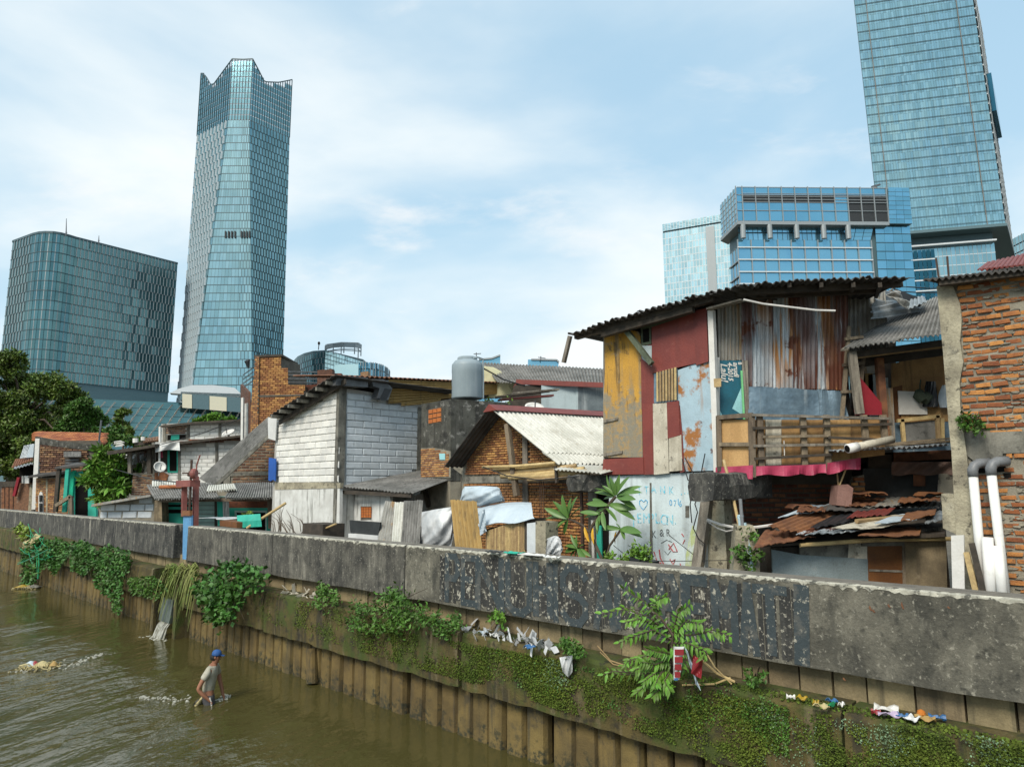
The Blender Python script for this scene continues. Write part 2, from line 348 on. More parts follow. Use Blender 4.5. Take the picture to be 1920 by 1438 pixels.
M['shorts'] = mat('dark_grey_shorts', (.075, .075, .08), (.05, .05, .055), rough=.9)
M['cap'] = mat('blue_cap', (.02, .085, .26), (.018, .07, .22), rough=.7, fine=0)
M['hair'] = mat('black_hair', (.012, .011, .01), rough=.7, fine=0)
M['sack'] = mat('woven_sack', (.52, .44, .22), (.42, .35, .18), rough=.8, bump=.5)
M['steel'] = mat('grey_steel', (.16, .17, .18), (.1, .105, .11), rough=.5, metal=.5)
M['rod'] = mat('rusty_rod', (.09, .05, .035), (.06, .035, .025), rough=.8)
M['cable'] = mat('black_cable', (.02, .02, .02), rough=.6, bump=0, fine=0)
M['cable_white'] = mat('white_cable', (.62, .6, .56), rough=.5, bump=0, fine=0)
def leafmat(name, a, b, island=.45, rough=.5): return mat(name, a, b, sc_=1.3, rough=rough, island=island, bump=0, fine=0, spec=.35)
M['leaf_dark'] = leafmat('dark_foliage', (.062, .108, .016), (.10, .14, .018))
M['leaf_mid'] = leafmat('green_foliage', (.05, .115, .018), (.075, .15, .022))
M['leaf_bright'] = leafmat('bright_foliage', (.085, .19, .02), (.12, .22, .028))
M['leaf_yellow'] = leafmat('yellow_green_foliage', (.17, .22, .02), (.12, .18, .02))
M['leaf_ivy'] = leafmat('ivy_leaves', (.035, .105, .018), (.06, .14, .022))
M['leaf_big'] = leafmat('plumeria_leaf', (.095, .18, .042), (.07, .145, .035), .3, .4)
M['leaf_gold'] = leafmat('yellowed_leaf', (.55, .34, .02), (.45, .22, .02), .3)
M['moss'] = leafmat('moss_tufts', (.10, .135, .016), (.06, .095, .012), .3, .9)
M['grassy'] = leafmat('reed_blades', (.11, .16, .03), (.17, .18, .05), .4, .7)
M['bark'] = mat('bark', (.12, .09, .065), (.07, .055, .04), bump=.8, bsc=20)
M['stem'] = mat('brown_stem', (.10, .075, .05), (.065, .05, .035), bump=.3)
# ------------------------------------------------------------------ water and ground
def water_mat():
    m = bpy.data.materials.new('murky_water'); m.use_nodes = True; n = m.node_tree.nodes; l = m.node_tree.links; b = n['Principled BSDF']
    b.inputs['Roughness'].default_value = .07; b.inputs['IOR'].default_value = 1.4; b.inputs['Specular IOR Level'].default_value = .75
    g = n.new('ShaderNodeNewGeometry')
    mp = n.new('ShaderNodeMapping'); mp.inputs['Rotation'].default_value = (0, 0, -RZ - .55); l.new(g.outputs['Position'], mp.inputs[0])
    def noise(sx, sy, sc_, det, off=0.):
        q = n.new('ShaderNodeMapping'); q.inputs['Scale'].default_value = (sx, sy, 1); q.inputs['Location'].default_value = (off, off, 0); l.new(mp.outputs[0], q.inputs[0])
        t = n.new('ShaderNodeTexNoise'); t.inputs['Scale'].default_value = sc_; t.inputs['Detail'].default_value = det; l.new(q.outputs[0], t.inputs['Vector']); return t.outputs['Fac']
    def math_(op, a, bb):
        q = n.new('ShaderNodeMath'); q.operation = op
        for i, e in ((0, a), (1, bb)):
            if isinstance(e, (int, float)): q.inputs[i].default_value = e
            else: l.new(e, q.inputs[i])
        return q.outputs[0]
    # mid-stream riffles run stronger than the slack water by the wall
    dt = n.new('ShaderNodeVectorMath'); dt.operation = 'DOT_PRODUCT'; l.new(g.outputs['Position'], dt.inputs[0]); dt.inputs[1].default_value = tuple(T)
    r = n.new('ShaderNodeMapRange'); r.interpolation_type = 'SMOOTHSTEP'
    for i, e in zip((1, 2, 3, 4), (8.0, 3.5, .12, 1.)): r.inputs[i].default_value = e
    l.new(dt.outputs['Value'], r.inputs[0])
    h = math_('ADD', math_('MULTIPLY', noise(1, .35, 1.1, 3), 1.3), math_('ADD', math_('MULTIPLY', noise(1, .5, 4.5, 3, 3), .3), math_('MULTIPLY', noise(1, .7, 13, 2, 7), .07)))
    patch = n.new('ShaderNodeMapRange'); patch.interpolation_type = 'SMOOTHSTEP'
    for i, e in zip((1, 2, 3, 4), (.38, .62, .10, 1.)): patch.inputs[i].default_value = e
    l.new(noise(1, .5, .2, 3, 11), patch.inputs[0])
    bp = n.new('ShaderNodeBump'); bp.inputs['Distance'].default_value = .4
    l.new(math_('MULTIPLY', r.outputs[0], patch.outputs[0]), bp.inputs['Strength']); l.new(h, bp.inputs['Height']); l.new(bp.outputs[0], b.inputs['Normal'])
    cr = n.new('ShaderNodeMix'); cr.data_type = 'RGBA'; l.new(noise(1, .3, .5, 4, 2), cr.inputs[0])
    cr.inputs[6].default_value = (.054, .049, .016, 1); cr.inputs[7].default_value = (.074, .065, .023, 1); l.new(cr.outputs[2], b.inputs['Base Color'])
    return m
M['water'] = water_mat()
mb = MB(); mb.slab(-60, 900, -70, 8.85, -.02, 0.0)
single('water', mb, M['water'], 'murky brown canal water with pale ripples', kind='structure')
M['earth'] = mat('earth', (.13, .11, .08), (.09, .075, .05), bump=.5)
mb = MB(); mb.hexa([V(-6000, -6000, -3), V(6000, -6000, -3), V(6000, 6000, -3), V(-6000, 6000, -3)], [V(-6000, -6000, -1.5), V(6000, -6000, -1.5), V(6000, 6000, -1.5), V(-6000, 6000, -1.5)])
single('ground', mb, M['earth'], 'wide dark ground under the river and the city', kind='structure')
mb = MB(); mb.slab(-400, 4000, 9.1, 4000, -1.4, 2.3)
single('bank_ground', mb, M['earth'], 'bare earth bank behind the canal wall', kind='structure')

# ------------------------------------------------------------------ canal wall
M['parapet'] = mat('sooty_parapet_concrete', (.125, .12, .10), (.062, .06, .052), sc_=1.3, bump=.7, bsc=28, rough=.95,
                   sstr=.16, streak=[((.27, .255, .21), .6, 9, .46, .70), ((.025, .026, .025), .7, 5, .44, .68), ((.38, .36, .30), .5, 3, .56, .72)], spots=((.02, .021, .02), .7, 3, .46, .68), spots2=((.40, .38, .32), .6, 22, .57, .68))
M['parapet_dark'] = mat('black_stained_parapet', (.10, .098, .086), (.05, .05, .046), sc_=1.3, bump=.7, bsc=28, rough=.95,
                        sstr=.18, streak=[((.24, .23, .20), .6, 10, .47, .70), ((.022, .024, .025), .8, 5, .44, .66), ((.40, .38, .32), .8, 4, .57, .66)], spots=((.018, .019, .02), .8, 3, .46, .66), spots2=((.33, .32, .27), .7, 24, .57, .67))
M['parapet_pale'] = mat('grey_parapet_concrete', (.175, .165, .13), (.08, .077, .062), sc_=1.6, bump=.8, bsc=26, rough=.95, sstr=.3, streak=[((.045, .045, .038), .85, 4, .46, .66), ((.36, .34, .27), .5, 6, .55, .7)], spots=((.035, .036, .03), .8, 8, .5, .68), spots2=((.40, .38, .31), .6, 18, .56, .68))
M['lime'] = mat('lime_crust', (.62, .60, .50), (.36, .35, .29), sc_=8, bump=.7, bsc=30, spots=((.07, .07, .06), .9, 9, .5, .6))
M['cap_top'] = mat('dusty_parapet_top', (.22, .205, .175), (.15, .14, .12), sc_=3, bump=.5, spots=((.06, .055, .05), .6, 6, .55, .7))
M['beam'] = mat('mossy_beam_concrete', (.12, .092, .03), (.06, .048, .016), sc_=1.8, bump=.8, bsc=30, rough=.95,
                spots=(MOSS, .9, 1.6, .46, .62), spots2=((.025, .022, .015), .8, 4.5, .52, .66), streak=[((.20, .165, .10), .6, 5, .5, .64), ((.03, .028, .018), .8, 6, .5, .62)])
M['pile'] = mat('stained_shaded_sheet_pile', (.185, .13, .044), (.11, .078, .028), sc_=2, bump=.5, bsc=40, var=.12, streak=[((.06, .05, .03), .75, 5, .5, .64)], spots=((.05, .045, .03), .7, 2.2, .56, .7),
                band=[(.32, -.02, (.03, .032, .018), 1.), (.62, .95, (.05, .042, .025), .8)])  # upper band paints the ledge beam's shadow onto the pile tops
M['infill'] = mat('tan_infill_block', (.30, .235, .13), (.17, .135, .075), sc_=2, bump=.5, var=.2, streak=((.05, .045, .03), .7, 4, .53, .66), spots=((.05, .06, .03), .6, 3, .56, .7))
wall = root('canal_wall', W(10, 8.9, 0), 'long dark concrete canal wall with parapet, mossy ledge and sheet piles', 'canal wall')
def parapet(s0, s1, m, tf=8.66, z0=2.11, z1=3.1):
    mb = MB(); g = .012
    def prof(s):
        return [W(s, tf, z0), W(s, tf, z1 - .02), W(s, tf + .02, z1), W(s, tf + .40, z1 + .005), W(s, tf + .42, z1 - .02), W(s, tf + .42, z0)]
    n = max(2, int((s1 - s0) / .6)); prev = None; vs = []
    for i in range(n + 1):
        s = s0 + g + (s1 - s0 - 2 * g) * i / n; o = T * R.uniform(-.003, .003)
        vs += [p + o + UP * (R.uniform(-.012, .012) if k in (0, 5) else 0) for k, p in enumerate(prof(s))]
    fs = [(i * 6 + k, i * 6 + (k + 1) % 6, i * 6 + 6 + (k + 1) % 6, i * 6 + 6 + k) for i in range(n) for k in range(6)] + [[5, 4, 3, 2, 1, 0], [n * 6 + k for k in range(6)]]
    mb.add(vs, fs); p = part('parapet_panel', mb, m, wall)
    # ragged lime crust along the front arris and a dusty top
    mb = MB(); k = max(4, int((s1 - s0) / .05)); a = []; lo = [.018 + .03 * R.random() * R.random() * 2 for _ in range(k + 1)]
    q = [s0 + .03 + (s1 - s0 - .06) * i / k for i in range(k + 1)]
    vs = []
    for s, h in zip(q, lo): vs += [W(s, tf - .005, z1 - h), W(s, tf - .005, z1 - .004), W(s, tf + .03 + h * .6, z1 + .010), W(s, tf + .03, z1 - h)]
    fs = [(i * 4 + j, i * 4 + (j + 1) % 4, i * 4 + 4 + (j + 1) % 4, i * 4 + 4 + j) for i in range(k) for j in range(4)] + [[3, 2, 1, 0], [k * 4 + j for j in range(4)]]
    mb.add(vs, fs); part('lime_edge', mb, M['lime'], p)
    mb = MB(); mb.slab(s0 + .03, s1 - .03, tf + .075, tf + .415, z1 - .01, z1 + .011); part('parapet_top', mb, M['cap_top'], p)
for s0, s1, m in [(-3, 11.17, 'parapet_pale'), (11.17, 16.5, 'parapet'), (16.5, 21.75, 'parapet'), (22.72, 33, 'parapet_dark'), (33, 46, 'parapet_dark'), (46, 62, 'parapet'), (62, 90, 'parapet')]:
    parapet(s0, s1, M[m])
mb = MB(); mb.slab(-3, 90, 9.02, 9.2, 1.2, 2.3); part('backing_wall', mb, M['mortar_dark'], wall)
s = -2.6
while s < 30:                                           # tan blocks set back under the parapet
    w = R.uniform(.34, .5) if s < 8 else R.uniform(.5, .9)
    mb = MB(); a = R.uniform(-.015, .015)
    mb.slab(s + .012, s + w - .012, 8.87 + a, 9.01, 1.74, 2.2); part('infill_block', mb, M['infill'], wall); s += w
mb = MB(); mb.slab(30.1, 90, 8.79, 9.01, 1.74, 2.2); part('infill_strip', mb, M['infill'], wall)
# ledge beam, three pours
for s0, s1 in ((-3, 2.95), (2.97, 9.18), (9.26, 16.2), (16.25, 21.2), (23.4, 29.4), (29.45, 41), (41.05, 90)):
    mb = MB(); n = max(3, int((s1 - s0) / .25)); vs = []
    for i in range(n + 1):
        s = s0 + .008 + (s1 - s0 - .016) * i / n; r1, r2, r3 = (R.uniform(-.02, .02) for _ in range(3))
        up = .35 * min(1, max(0, (s - 26) / 8)) if s > 26 else 0
        vs += [W(s, 8.36 + r1, .86 + r2 + up), W(s, 8.34 + r1, 1.3 + up), W(s, 8.36 + r3, 1.72 + r2 + up * 1.2), W(s, 8.40, 1.765 + up * 1.2), W(s, 9.0, 1.775 + up * 1.2), W(s, 9.0, .85 + up)]
    fs = [(i * 6 + k, i * 6 + (k + 1) % 6, i * 6 + 6 + (k + 1) % 6, i * 6 + 6 + k) for i in range(n) for k in range(6)] + [[5, 4, 3, 2, 1, 0], [n * 6 + k for k in range(6)]]
    mb.add(vs, fs); part('ledge_beam', mb, M['beam'], wall)
# concrete sheet piles
def pile_mesh(k):
    w = .355; mb = MB(); rg = random.Random(k)
    pr = [(-w / 2, .1), (-w / 2 + .03, .02), (-w / 2 + .075, 0), (w / 2 - .075, 0), (w / 2 - .03, .02), (w / 2, .1), (w / 2, .2), (-w / 2, .2)]
    vs = []
    zs = (-1.2, 0.1, .45, .8, 1.2)
    for z in zs:
        o = rg.uniform(-.008, .008); vs += [(a + o, b, z) for a, b in pr]
    fs = [(i * 8 + (q + 1) % 8, i * 8 + q, i * 8 + 8 + q, i * 8 + 8 + (q + 1) % 8) for i in range(len(zs) - 1) for q in range(8)] + [list(range(8)), [32 + q for q in range(8)][::-1]]
    mb.add([(a, -b, c) for a, b, c in vs], fs); me = _mesh('sheet_pile', mb, M['pile'], V(0, 0, 0)); return me
PM = [pile_mesh(k) for k in range(5)]
s = -1.0; k = 0
while s < 62:
    w = R.uniform(.36, .42) * (1 if s < 30 else 1.3); k += 1
    gap = R.choice([.008, .012, .02, .03, .06]); gap += {9: .22, 20: .12, 28: .1}.get(k, 0)
    if not 21.2 < s < 22.6:
        piece('sheet_pile', R.choice(PM), wall, W(s + w / 2, 8.56 + R.uniform(-.02, .03), R.uniform(-.02, .01)), RZ, R.uniform(-.015, .015), (w / .365, 1, 1))
    s += w + gap
mb = MB(); mb.slab(-3, 90, 8.80, 8.86, -1.3, 1.2); part('pile_backing', mb, M['dark'], wall)
mb = MB(); mb.tube([P(585, 1215, 8.52), P(586, 1280, 8.5)], .13, 12); part('drain_pipe', mb, M['pile'], wall)

mb = MB(); sa, sb_ = P(1513, 1170, 8.66) @ D, P(828, 1100, 8.66) @ D; s = sa; za = zc = 0
while s < sb_:
    za = .6 * za + R.uniform(-.05, .05); zc = .6 * zc + R.uniform(-.03, .03); w = R.uniform(.03, .07); q = (s - sa) / (sb_ - sa)
    if R.random() > (.30 if q < .4 else .08): mb.slab(s, s + w - (.012 if R.random() < .3 else 0), 8.6555, 8.67, 2.2 + za, 2.99 + zc)
    s += w
M['black_wash'] = mat('worn_black_wash', (.022, .023, .022), (.036, .036, .034), sc_=2, bump=.6, bsc=28, sstr=.15, streak=((.10, .10, .09), .7, 6, .5, .68), spots=((.42, .40, .33), .95, 7, .575, .64), spots2=((.40, .38, .31), .9, 18, .56, .64), fine=.1)
part('black_wash', mb, M['black_wash'], wall)
for x, y, h in ((1630, 1135, 10), (1636, 1142, 6), (1690, 1128, 14), (1665, 1132, 7), (1581, 1270, 6), (1777, 1136, 5)):
    part('paint_dab', MB().prism([P(x + a, y + b, 8.652) for a, b in ((0, 0), (2, h * .3), (5, h), (2, h * .9), (-1, h * .4))], T * .01), M['rust_orange'], wall)
# black brushed lettering on the parapet
M['letter'] = mat('faded_black_paint', (.034, .048, .054), (.044, .058, .064), sc_=2, bump=.6, bsc=28, spots=((.40, .38, .31), .9, 13, .565, .65), spots2=((.10, .10, .09), .7, 4, .52, .64), fine=.1)
GL = {'P': [[(0, 0), (0, 1), (.75, 1), (1, .85), (1, .62), (.75, .5), (0, .5)]], 'E': [[(1, 0), (0, 0), (0, 1), (1, 1)], [(0, .52), (.8, .52)]], 'N': [[(0, 0), (0, 1), (1, 0), (1, 1)]],
      'U': [[(0, 1), (0, .12), (.3, 0), (.7, 0), (1, .12), (1, 1)]], 'H': [[(0, 0), (0, 1)], [(1, 0), (1, 1)], [(0, .5), (1, .5)]], 'I': [[(.5, 0), (.5, 1)]],
      'S': [[(1, .84), (.75, 1), (.25, 1), (0, .84), (0, .65), (.25, .53), (.75, .47), (1, .35), (1, .15), (.75, 0), (.25, 0), (0, .15)]],
      'A': [[(0, 0), (.5, 1), (1, 0)], [(.2, .38), (.8, .38)]], 'M': [[(0, 0), (0, 1), (.5, .5), (1, 1), (1, 0)]], 'T': [[(.5, 0), (.5, 1)], [(0, .97), (1, .97)]]}
for ch, x0, x1, ww in [('P', 838, 858, .10), ('E', 868, 888, .10), ('N', 896, 940, .12), ('U', 952, 992, .11), ('H', 1004, 1030, .11), ('I', 1036, 1046, .09), ('S', 1055, 1096, .10), ('A', 1116, 1148, .10), ('M', 1156, 1210, .10),
                       ('P', 1238, 1264, .10), ('E', 1284, 1318, .13), ('M', 1338, 1374, .09), ('A', 1388, 1412, .09), ('T', 1416, 1468, .10), ('I', 1488, 1510, .16)]:
    sa = P(x0, 1040 + (x0 - 800) * .1, 8.65) @ D; sb = P(x1, 1040 + (x1 - 800) * .1, 8.65) @ D
    mb = MB(); zb, zt = 2.2 + R.uniform(-.03, .03), 2.98
    for sk, ln in enumerate(GL[ch]):
        q = [W(sa + (sb - sa) * a, 8.6545 - .0006 * sk, zb + (zt - zb) * b) for a, b in ln]
        if ch == 'I' and x0 > 1480: q = [q[0] + D * .02, q[-1] - D * .02]
        for i, (u, v) in enumerate(zip(q[:-1], q[1:])):
            d = nrm(v - u); mb.box(u - d * ww * .45 - T * .0005 * i, v + d * ww * .45 - T * .0005 * i, ww * 1.15, .008, up=T)
    part('painted_letter', mb, M['letter'], wall)

# ------------------------------------------------------------------ drain flap, sluice gate
mb = MB(); dr = root('drain_outfall', W(21.9, 8.5, 0), 'rusty green drain outfall spilling water under the sluice gate', 'drain')
for s0, s1 in ((21.05, 21.25), (22.75, 22.95)): mb.slab(s0, s1, 8.2, 8.8, -.5, 1.5)
part('side_wall', mb, M['beam'], dr)
mb = MB(); mb.hexa([W(21.3, 8.12, .42), W(22.1, 8.12, .42), W(22.1, 8.4, .40), W(21.3, 8.4, .40)], [W(21.3, 8.2, 1.05), W(22.1, 8.2, 1.05), W(22.1, 8.5, 1.05), W(21.3, 8.5, 1.05)])
M['slime'] = mat('green_slime_steel', (.055, .075, .06), (.035, .045, .04), rough=.4, streak=((.16, .18, .15), .6, 9, .5, .62)); part('flap', mb, M['slime'], dr)
M['foam'] = mat('white_water', (.50, .50, .44), (.30, .29, .23), sc_=8, rough=.3, bump=.5, fine=.1)
mb = MB()
for k in range(16):
    a = 21.35 + .7 * R.random(); o = R.uniform(0, .12); mb.tube([W(a, 8.18 - o * .2, .42), W(a, 8.1 - o * .5, .3), W(a + R.uniform(-.03, .03), 8.03 - o, -.02)], [.012, .016, .022 + .01 * R.random()], 5)
for k in range(34): mb.lathe(W(21.7 + R.gauss(0, .28), 7.95 + R.gauss(0, .12), -.012), [(.001, 0), (.045, .006), (.03, .018), (.001, .024)], 6)
single('spilling_water', mb, M['foam'], 'thin white water falling from the drain into the canal', kind='stuff')
sg = root('sluice_gate', W(22.4, 8.85, 2.0), 'faded red sluice gate frame with blue gate leaf in the wall gap', 'sluice gate')
gp = {}
for nm, x0, x1, y0 in (('post', 341, 349, 906), ('post', 361, 372, 893)):
    mb = MB(); t0 = 8.84 if x0 < 350 else 9.25; a = P((x0 + x1) / 2, 968 if x0 < 350 else 985, t0); b = P((x0 + x1) / 2 + 1, y0, t0)
    w = (x1 - x0) / 1300 * (a[1]) * .95
    for o in (-1, 1):
        mb.box(a + D * o * w * .36, b + D * o * w * .36, .04, .13, up=T)
    mb.box(a + T * .03, b + T * .03, w * .7, .03, up=T)
    part(nm, mb, M['redpaint'], sg)
mb = MB(); mb.box(P(339, 907, 8.78), P(366, 906, 8.78), .3, .2, up=UP); part('top_beam', mb, M['redpaint'], sg)
mb = MB(); mb.tube([P(355, 962, 8.78), P(359.5, 862, 8.78)], .035, 8); part('screw_stem', mb, M['rod'], sg)
mb = MB(); c = P(358, 893, 8.78); mb.lathe(c, [(.09, 0), (.12, .05), (.07, .16), (.03, .18)], 12)
for k in range(16):
    a = k * math.pi / 8; b = a + math.pi / 8; q = lambda w: c + UP * .1 + (D * math.cos(w) + T * math.sin(w)) * .24
    mb.tube([q(a), q(b)], .02, 6)
mb.tube([c + UP * .1 - D * .24, c + UP * .1 + D * .24], .016, 6); part('handwheel', mb, M['rod'], sg)
mb = MB(); c = P(368, 888, 8.76)
mb.lathe(c - D * .02, [(.13, 0), (.16, .05), (.16, .12), (.1, .17)], 14, ax=nrm(D - T)); mb.tube([c + UP * .1, c + UP * .25, c + UP * .42 - D * .1, c + UP * .55 - D * .2], .022, 6); part('gearbox', mb, M['redpaint'], sg)
mb = MB(); mb.prism([P(x, y, 8.74) for x, y in ((342, 1048), (357, 1050), (358.5, 966), (343.5, 965))], T * .06); part('gate_leaf', mb, M['bluepaint'], sg)
mb = MB(); mb.box(P(343, 962, 8.72), P(358, 962, 8.72), .08, .16, up=UP); part('leaf_crossbar', mb, M['rust_orange'], sg)
# ------------------------------------------------------------------ skyline
def glass(name, c, c2, isl=.22, rough=.1, metal=.8): return mat(name, c, c2, sc_=.05, rough=rough, metal=metal, island=isl, bump=0, fine=0, spec=.5)
M['g_teal'] = glass('dark_teal_glass', (.105, .22, .235), (.08, .17, .19), .12)
M['g_tower'] = glass('teal_blue_glass', (.19, .36, .41), (.15, .30, .345), .10)
M['g_mid'] = glass('blue_glass', (.19, .43, .56), (.15, .37, .50), .1)
M['g_right'] = glass('pale_teal_glass', (.30, .48, .51), (.25, .42, .47), .12)
M['g_pale'] = glass('very_pale_glass', (.52, .70, .69), (.44, .63, .66), .14, .15)
M['g_dark'] = glass('deep_blue_glass', (.035, .14, .2), (.025, .11, .16), .3)
M['g_blue'] = glass('light_blue_glass', (.22, .46, .58), (.18, .40, .54), .1)
M['mull_dark'] = mat('dark_mullion', (.055, .10, .115), (.045, .085, .10), rough=.5, bump=0, fine=0)
M['mull_grey'] = mat('grey_mullion', (.30, .33, .34), (.26, .29, .30), rough=.5, metal=.3, bump=0, fine=0)
M['mull_white'] = mat('pale_mullion', (.62, .66, .68), (.55, .6, .62), rough=.5, bump=0, fine=0)
M['louvre'] = mat('dark_louvre', (.03, .035, .038), (.022, .026, .03), rough=.7, bump=0, fine=0)
M['rail'] = mat('dull_copper_rail', (.22, .19, .16), (.18, .16, .14), bump=0, fine=0)
M['core'] = mat('grey_blue_cladding', (.10, .17, .19), (.08, .14, .16), rough=.5, bump=0, fine=0)
def vplane(a, b):
    n = nrm(np.cross(b - a, UP)); return lambda x, y, off=0.: (lambda d: CAM + d * (((a - CAM) @ n + off) / (d @ n)))(ray(x, y))
def outward(a, b):
    n = nrm(np.cross(b - a, UP)); return n if n @ (CAM - a) > 0 else -n
def facade(pm, fm, bm, a0, b0, a1, b1, nf, nc, fw=.3, fd=.3, bw=.4, bd=.15, mx=.06, my=.08, tilt=.03, stag=False, fr=(0, 1), every=1):
    n = nrm(np.cross(b0 - a0, a1 - a0)); n = n if n @ (CAM - a0) > 0 else -n
    q = lambda u, v: (a0 * (1 - u) + b0 * u) * (1 - v) + (a1 * (1 - u) + b1 * u) * v
    e = nrm(b0 - a0); pv = []; 
    for i in range(nf):
        so = (.5 if i % 2 else 0) if stag else 0
        for j in range(nc + (1 if so else 0)):
            u0, u1 = max(0, (j - so) / nc), min(1, (j + 1 - so) / nc); du = (u1 - u0) * mx; v0, v1 = (i + my) / nf, (i + 1 - my) / nf
            t = [NR.uniform(-tilt, tilt) for _ in range(2)]
            pv.append([q(u0 + du, v0) + n * (.12 + t[0]), q(u1 - du, v0) + n * (.12 - t[0] + t[1] * .3), q(u1 - du, v1) + n * (.12 - t[0]), q(u0 + du, v1) + n * (.12 + t[0] - t[1] * .3)])
            if fm is not None and u0 > .001:
                a, b = q(u0, i / nf), q(u0, (i + 1) / nf); w = e * fw / 2
                fm.hexa([a - w, a + w, a + w + n * fd, a - w + n * fd], [b - w, b + w, b + w + n * fd, b - w + n * fd])
        if bm is not None and i % every == 0:
            a, b = q(0, i / nf), q(1, i / nf); h = UP * bw / 2
            bm.hexa([a - h, b - h, b - h + n * bd, a - h + n * bd], [a + h, b + h, b + h + n * bd, a + h + n * bd])
    pv = np.array(pv).reshape(-1, 3); k = len(pv) // 4
    f = np.arange(k * 4).reshape(-1, 4)
    nn = np.cross(pv[1] - pv[0], pv[3] - pv[0])
    pm.bulk(pv, f if nn @ n > 0 else f[:, ::-1])
def down(p, z): return V(p[0], p[1], z)
def radial(p, d, dx=0.): return p + nrm(V(p[0], p[1], 0)) * d + V(dx, 0, 0)
def core(pts, z0, z1, mb=None, low=True):
    if low: z0 = min(z0, 2.2)
    mb = mb or MB(); mb.prism([down(p, z0) for p in pts], UP * (z1 - z0)); return mb

# rounded office block, far left
zt, zb = 138., 59.6
tp = [PZ(x, y, zt) for x, y in ((24, 454), (62, 440), (74, 437.2), (86, 436.4), (100, 436.8), (114, 438.8), (128, 442.5), (142, 446.8), (333, 495))]
back = [radial(tp[-1], 50, -3), radial(tp[0], 50, 3)]
ob = root('office_block', down(tp[4], 0), 'broad dark teal glass office block with one rounded corner, far left', 'office building')
cin = [p + (np.mean(tp + back, axis=0) - p) * .006 for p in tp + back]
part('core', core(cin, 2, zt - .5), M['core'], ob)
pm, fm, bm = MB(), MB(), MB()
for k in range(len(tp) - 1):
    nc = {0: 7, len(tp) - 2: 29}.get(k, 2)
    facade(pm, fm, bm, down(tp[k], zb), down(tp[k + 1], zb), tp[k], tp[k + 1], 15, nc, .35, .45 if nc > 2 else .2, .35, .3, .05, .05, .02 if nc > 2 else .01, nc > 2)
part('window_panes', pm, M['g_teal'], ob, kind='stuff'); part('fins', fm, M['mull_grey'], ob, kind='stuff'); part('floor_bands', bm, M['mull_dark'], ob, kind='stuff')
mb = MB()
for a, b in zip(tp[:-1], tp[1:]): mb.box(a + UP * .2, b + UP * .2, .8, 1.2)
part('roof_coping', mb, M['mull_dark'], ob)
pl = vplane(tp[-2], tp[-1])
for x, y0, y1 in ((124, 443, 410), (185, 458, 442)):
    mb = MB(); p = pl(x, y0, 6.); q = pl(x + .5, y1, 6.); mb.tube([p, p * .5 + q * .5, q], [.32, .22, .12], 6); mb.tube([p + UP * 2 - V(.6, 0, 0), p + UP * 2 + V(.6, 0, 0)], .12, 5); part('antenna', mb, M['steel'], ob)
for k in range(0):
    x = 152 + k * 18.4 + R.uniform(-2, 2); mb = MB(); c = pl(x, 450 + (x - 142) * .252, 5.); mb.prism([c - V(1.5, 0, 0), c + V(1.5, 0, 0), c + V(1.5, 2.5, 0), c + V(-1.5, 2.5, 0)], UP * R.uniform(.8, 2)); part('rooftop_unit', mb, M['mull_grey'], ob)
for x in (164, 202, 253, 301):
    mb = MB(); c = pl(x, 745, -4.); mb.lathe(down(c, 44), [(1.9, 0), (1.9, 18)], 14); a = down(c, 46); mb.hexa([a + V(-7, 0, 0), a + V(-1, 0, 0), a + V(-1, 3, 0), a + V(-7, 3, 0)], [a + V(-7, 0, 6), a + V(-1, 0, 6), a + V(-1, 3, 6), a + V(-7, 3, 6)])
    part('column', mb, M['white'], ob)
# podium with white triangular fins
a, b = PY(60, 760, 352), PY(462, 775, 400); zp = 51.0
pod = root('podium_building', down((a + b) / 2, 0), 'low teal podium with diagonal rows of white fins below the towers', 'podium')
nn = outward(a, b); part('body', MB().prism([down(a, 2), down(b, 2), down(b, 2) - nn * 40, down(a, 2) - nn * 40], UP * (zp - 2)), M['g_teal'], pod)
fmesh = MB(); fmesh.add([(0, 0, 0), (.28, -.9, .25), (4.0, -.1, 4.9), (3.3, -.9, 5.1), (.5, 0, -.2)], [(0, 1, 3), (1, 4, 2, 3), (0, 3, 2), (0, 2, 4), (0, 4, 1)])
fme = _mesh('fin', fmesh, M['white'], V(0, 0, 0)); e = nrm(b - a); ln = np.linalg.norm(b - a); rz = math.atan2(e[1], e[0])
for j in range(5):
    for i in range(27):
        u = (i + (j % 2) * .5) * 4.6 + 1
        if u < ln - 4: piece('fin', fme, pod, down(a + e * u + nn * .1, zp - 6.2 - j * 4.1), rz)
mb = MB()
for j in range(8): mb.hexa([down(a, zp - 4 * j) + nn * .05, down(b, zp - 4 * j) + nn * .05, down(b, zp - 4 * j) + nn * .25, down(a, zp - 4 * j) + nn * .25], [down(a, zp - 4 * j + .25) + nn * .05, down(b, zp - 4 * j + .25) + nn * .05, down(b, zp - 4 * j + .25) + nn * .25, down(a, zp - 4 * j + .25) + nn * .25])
part('bands', mb, M['mull_dark'], pod, kind='stuff')
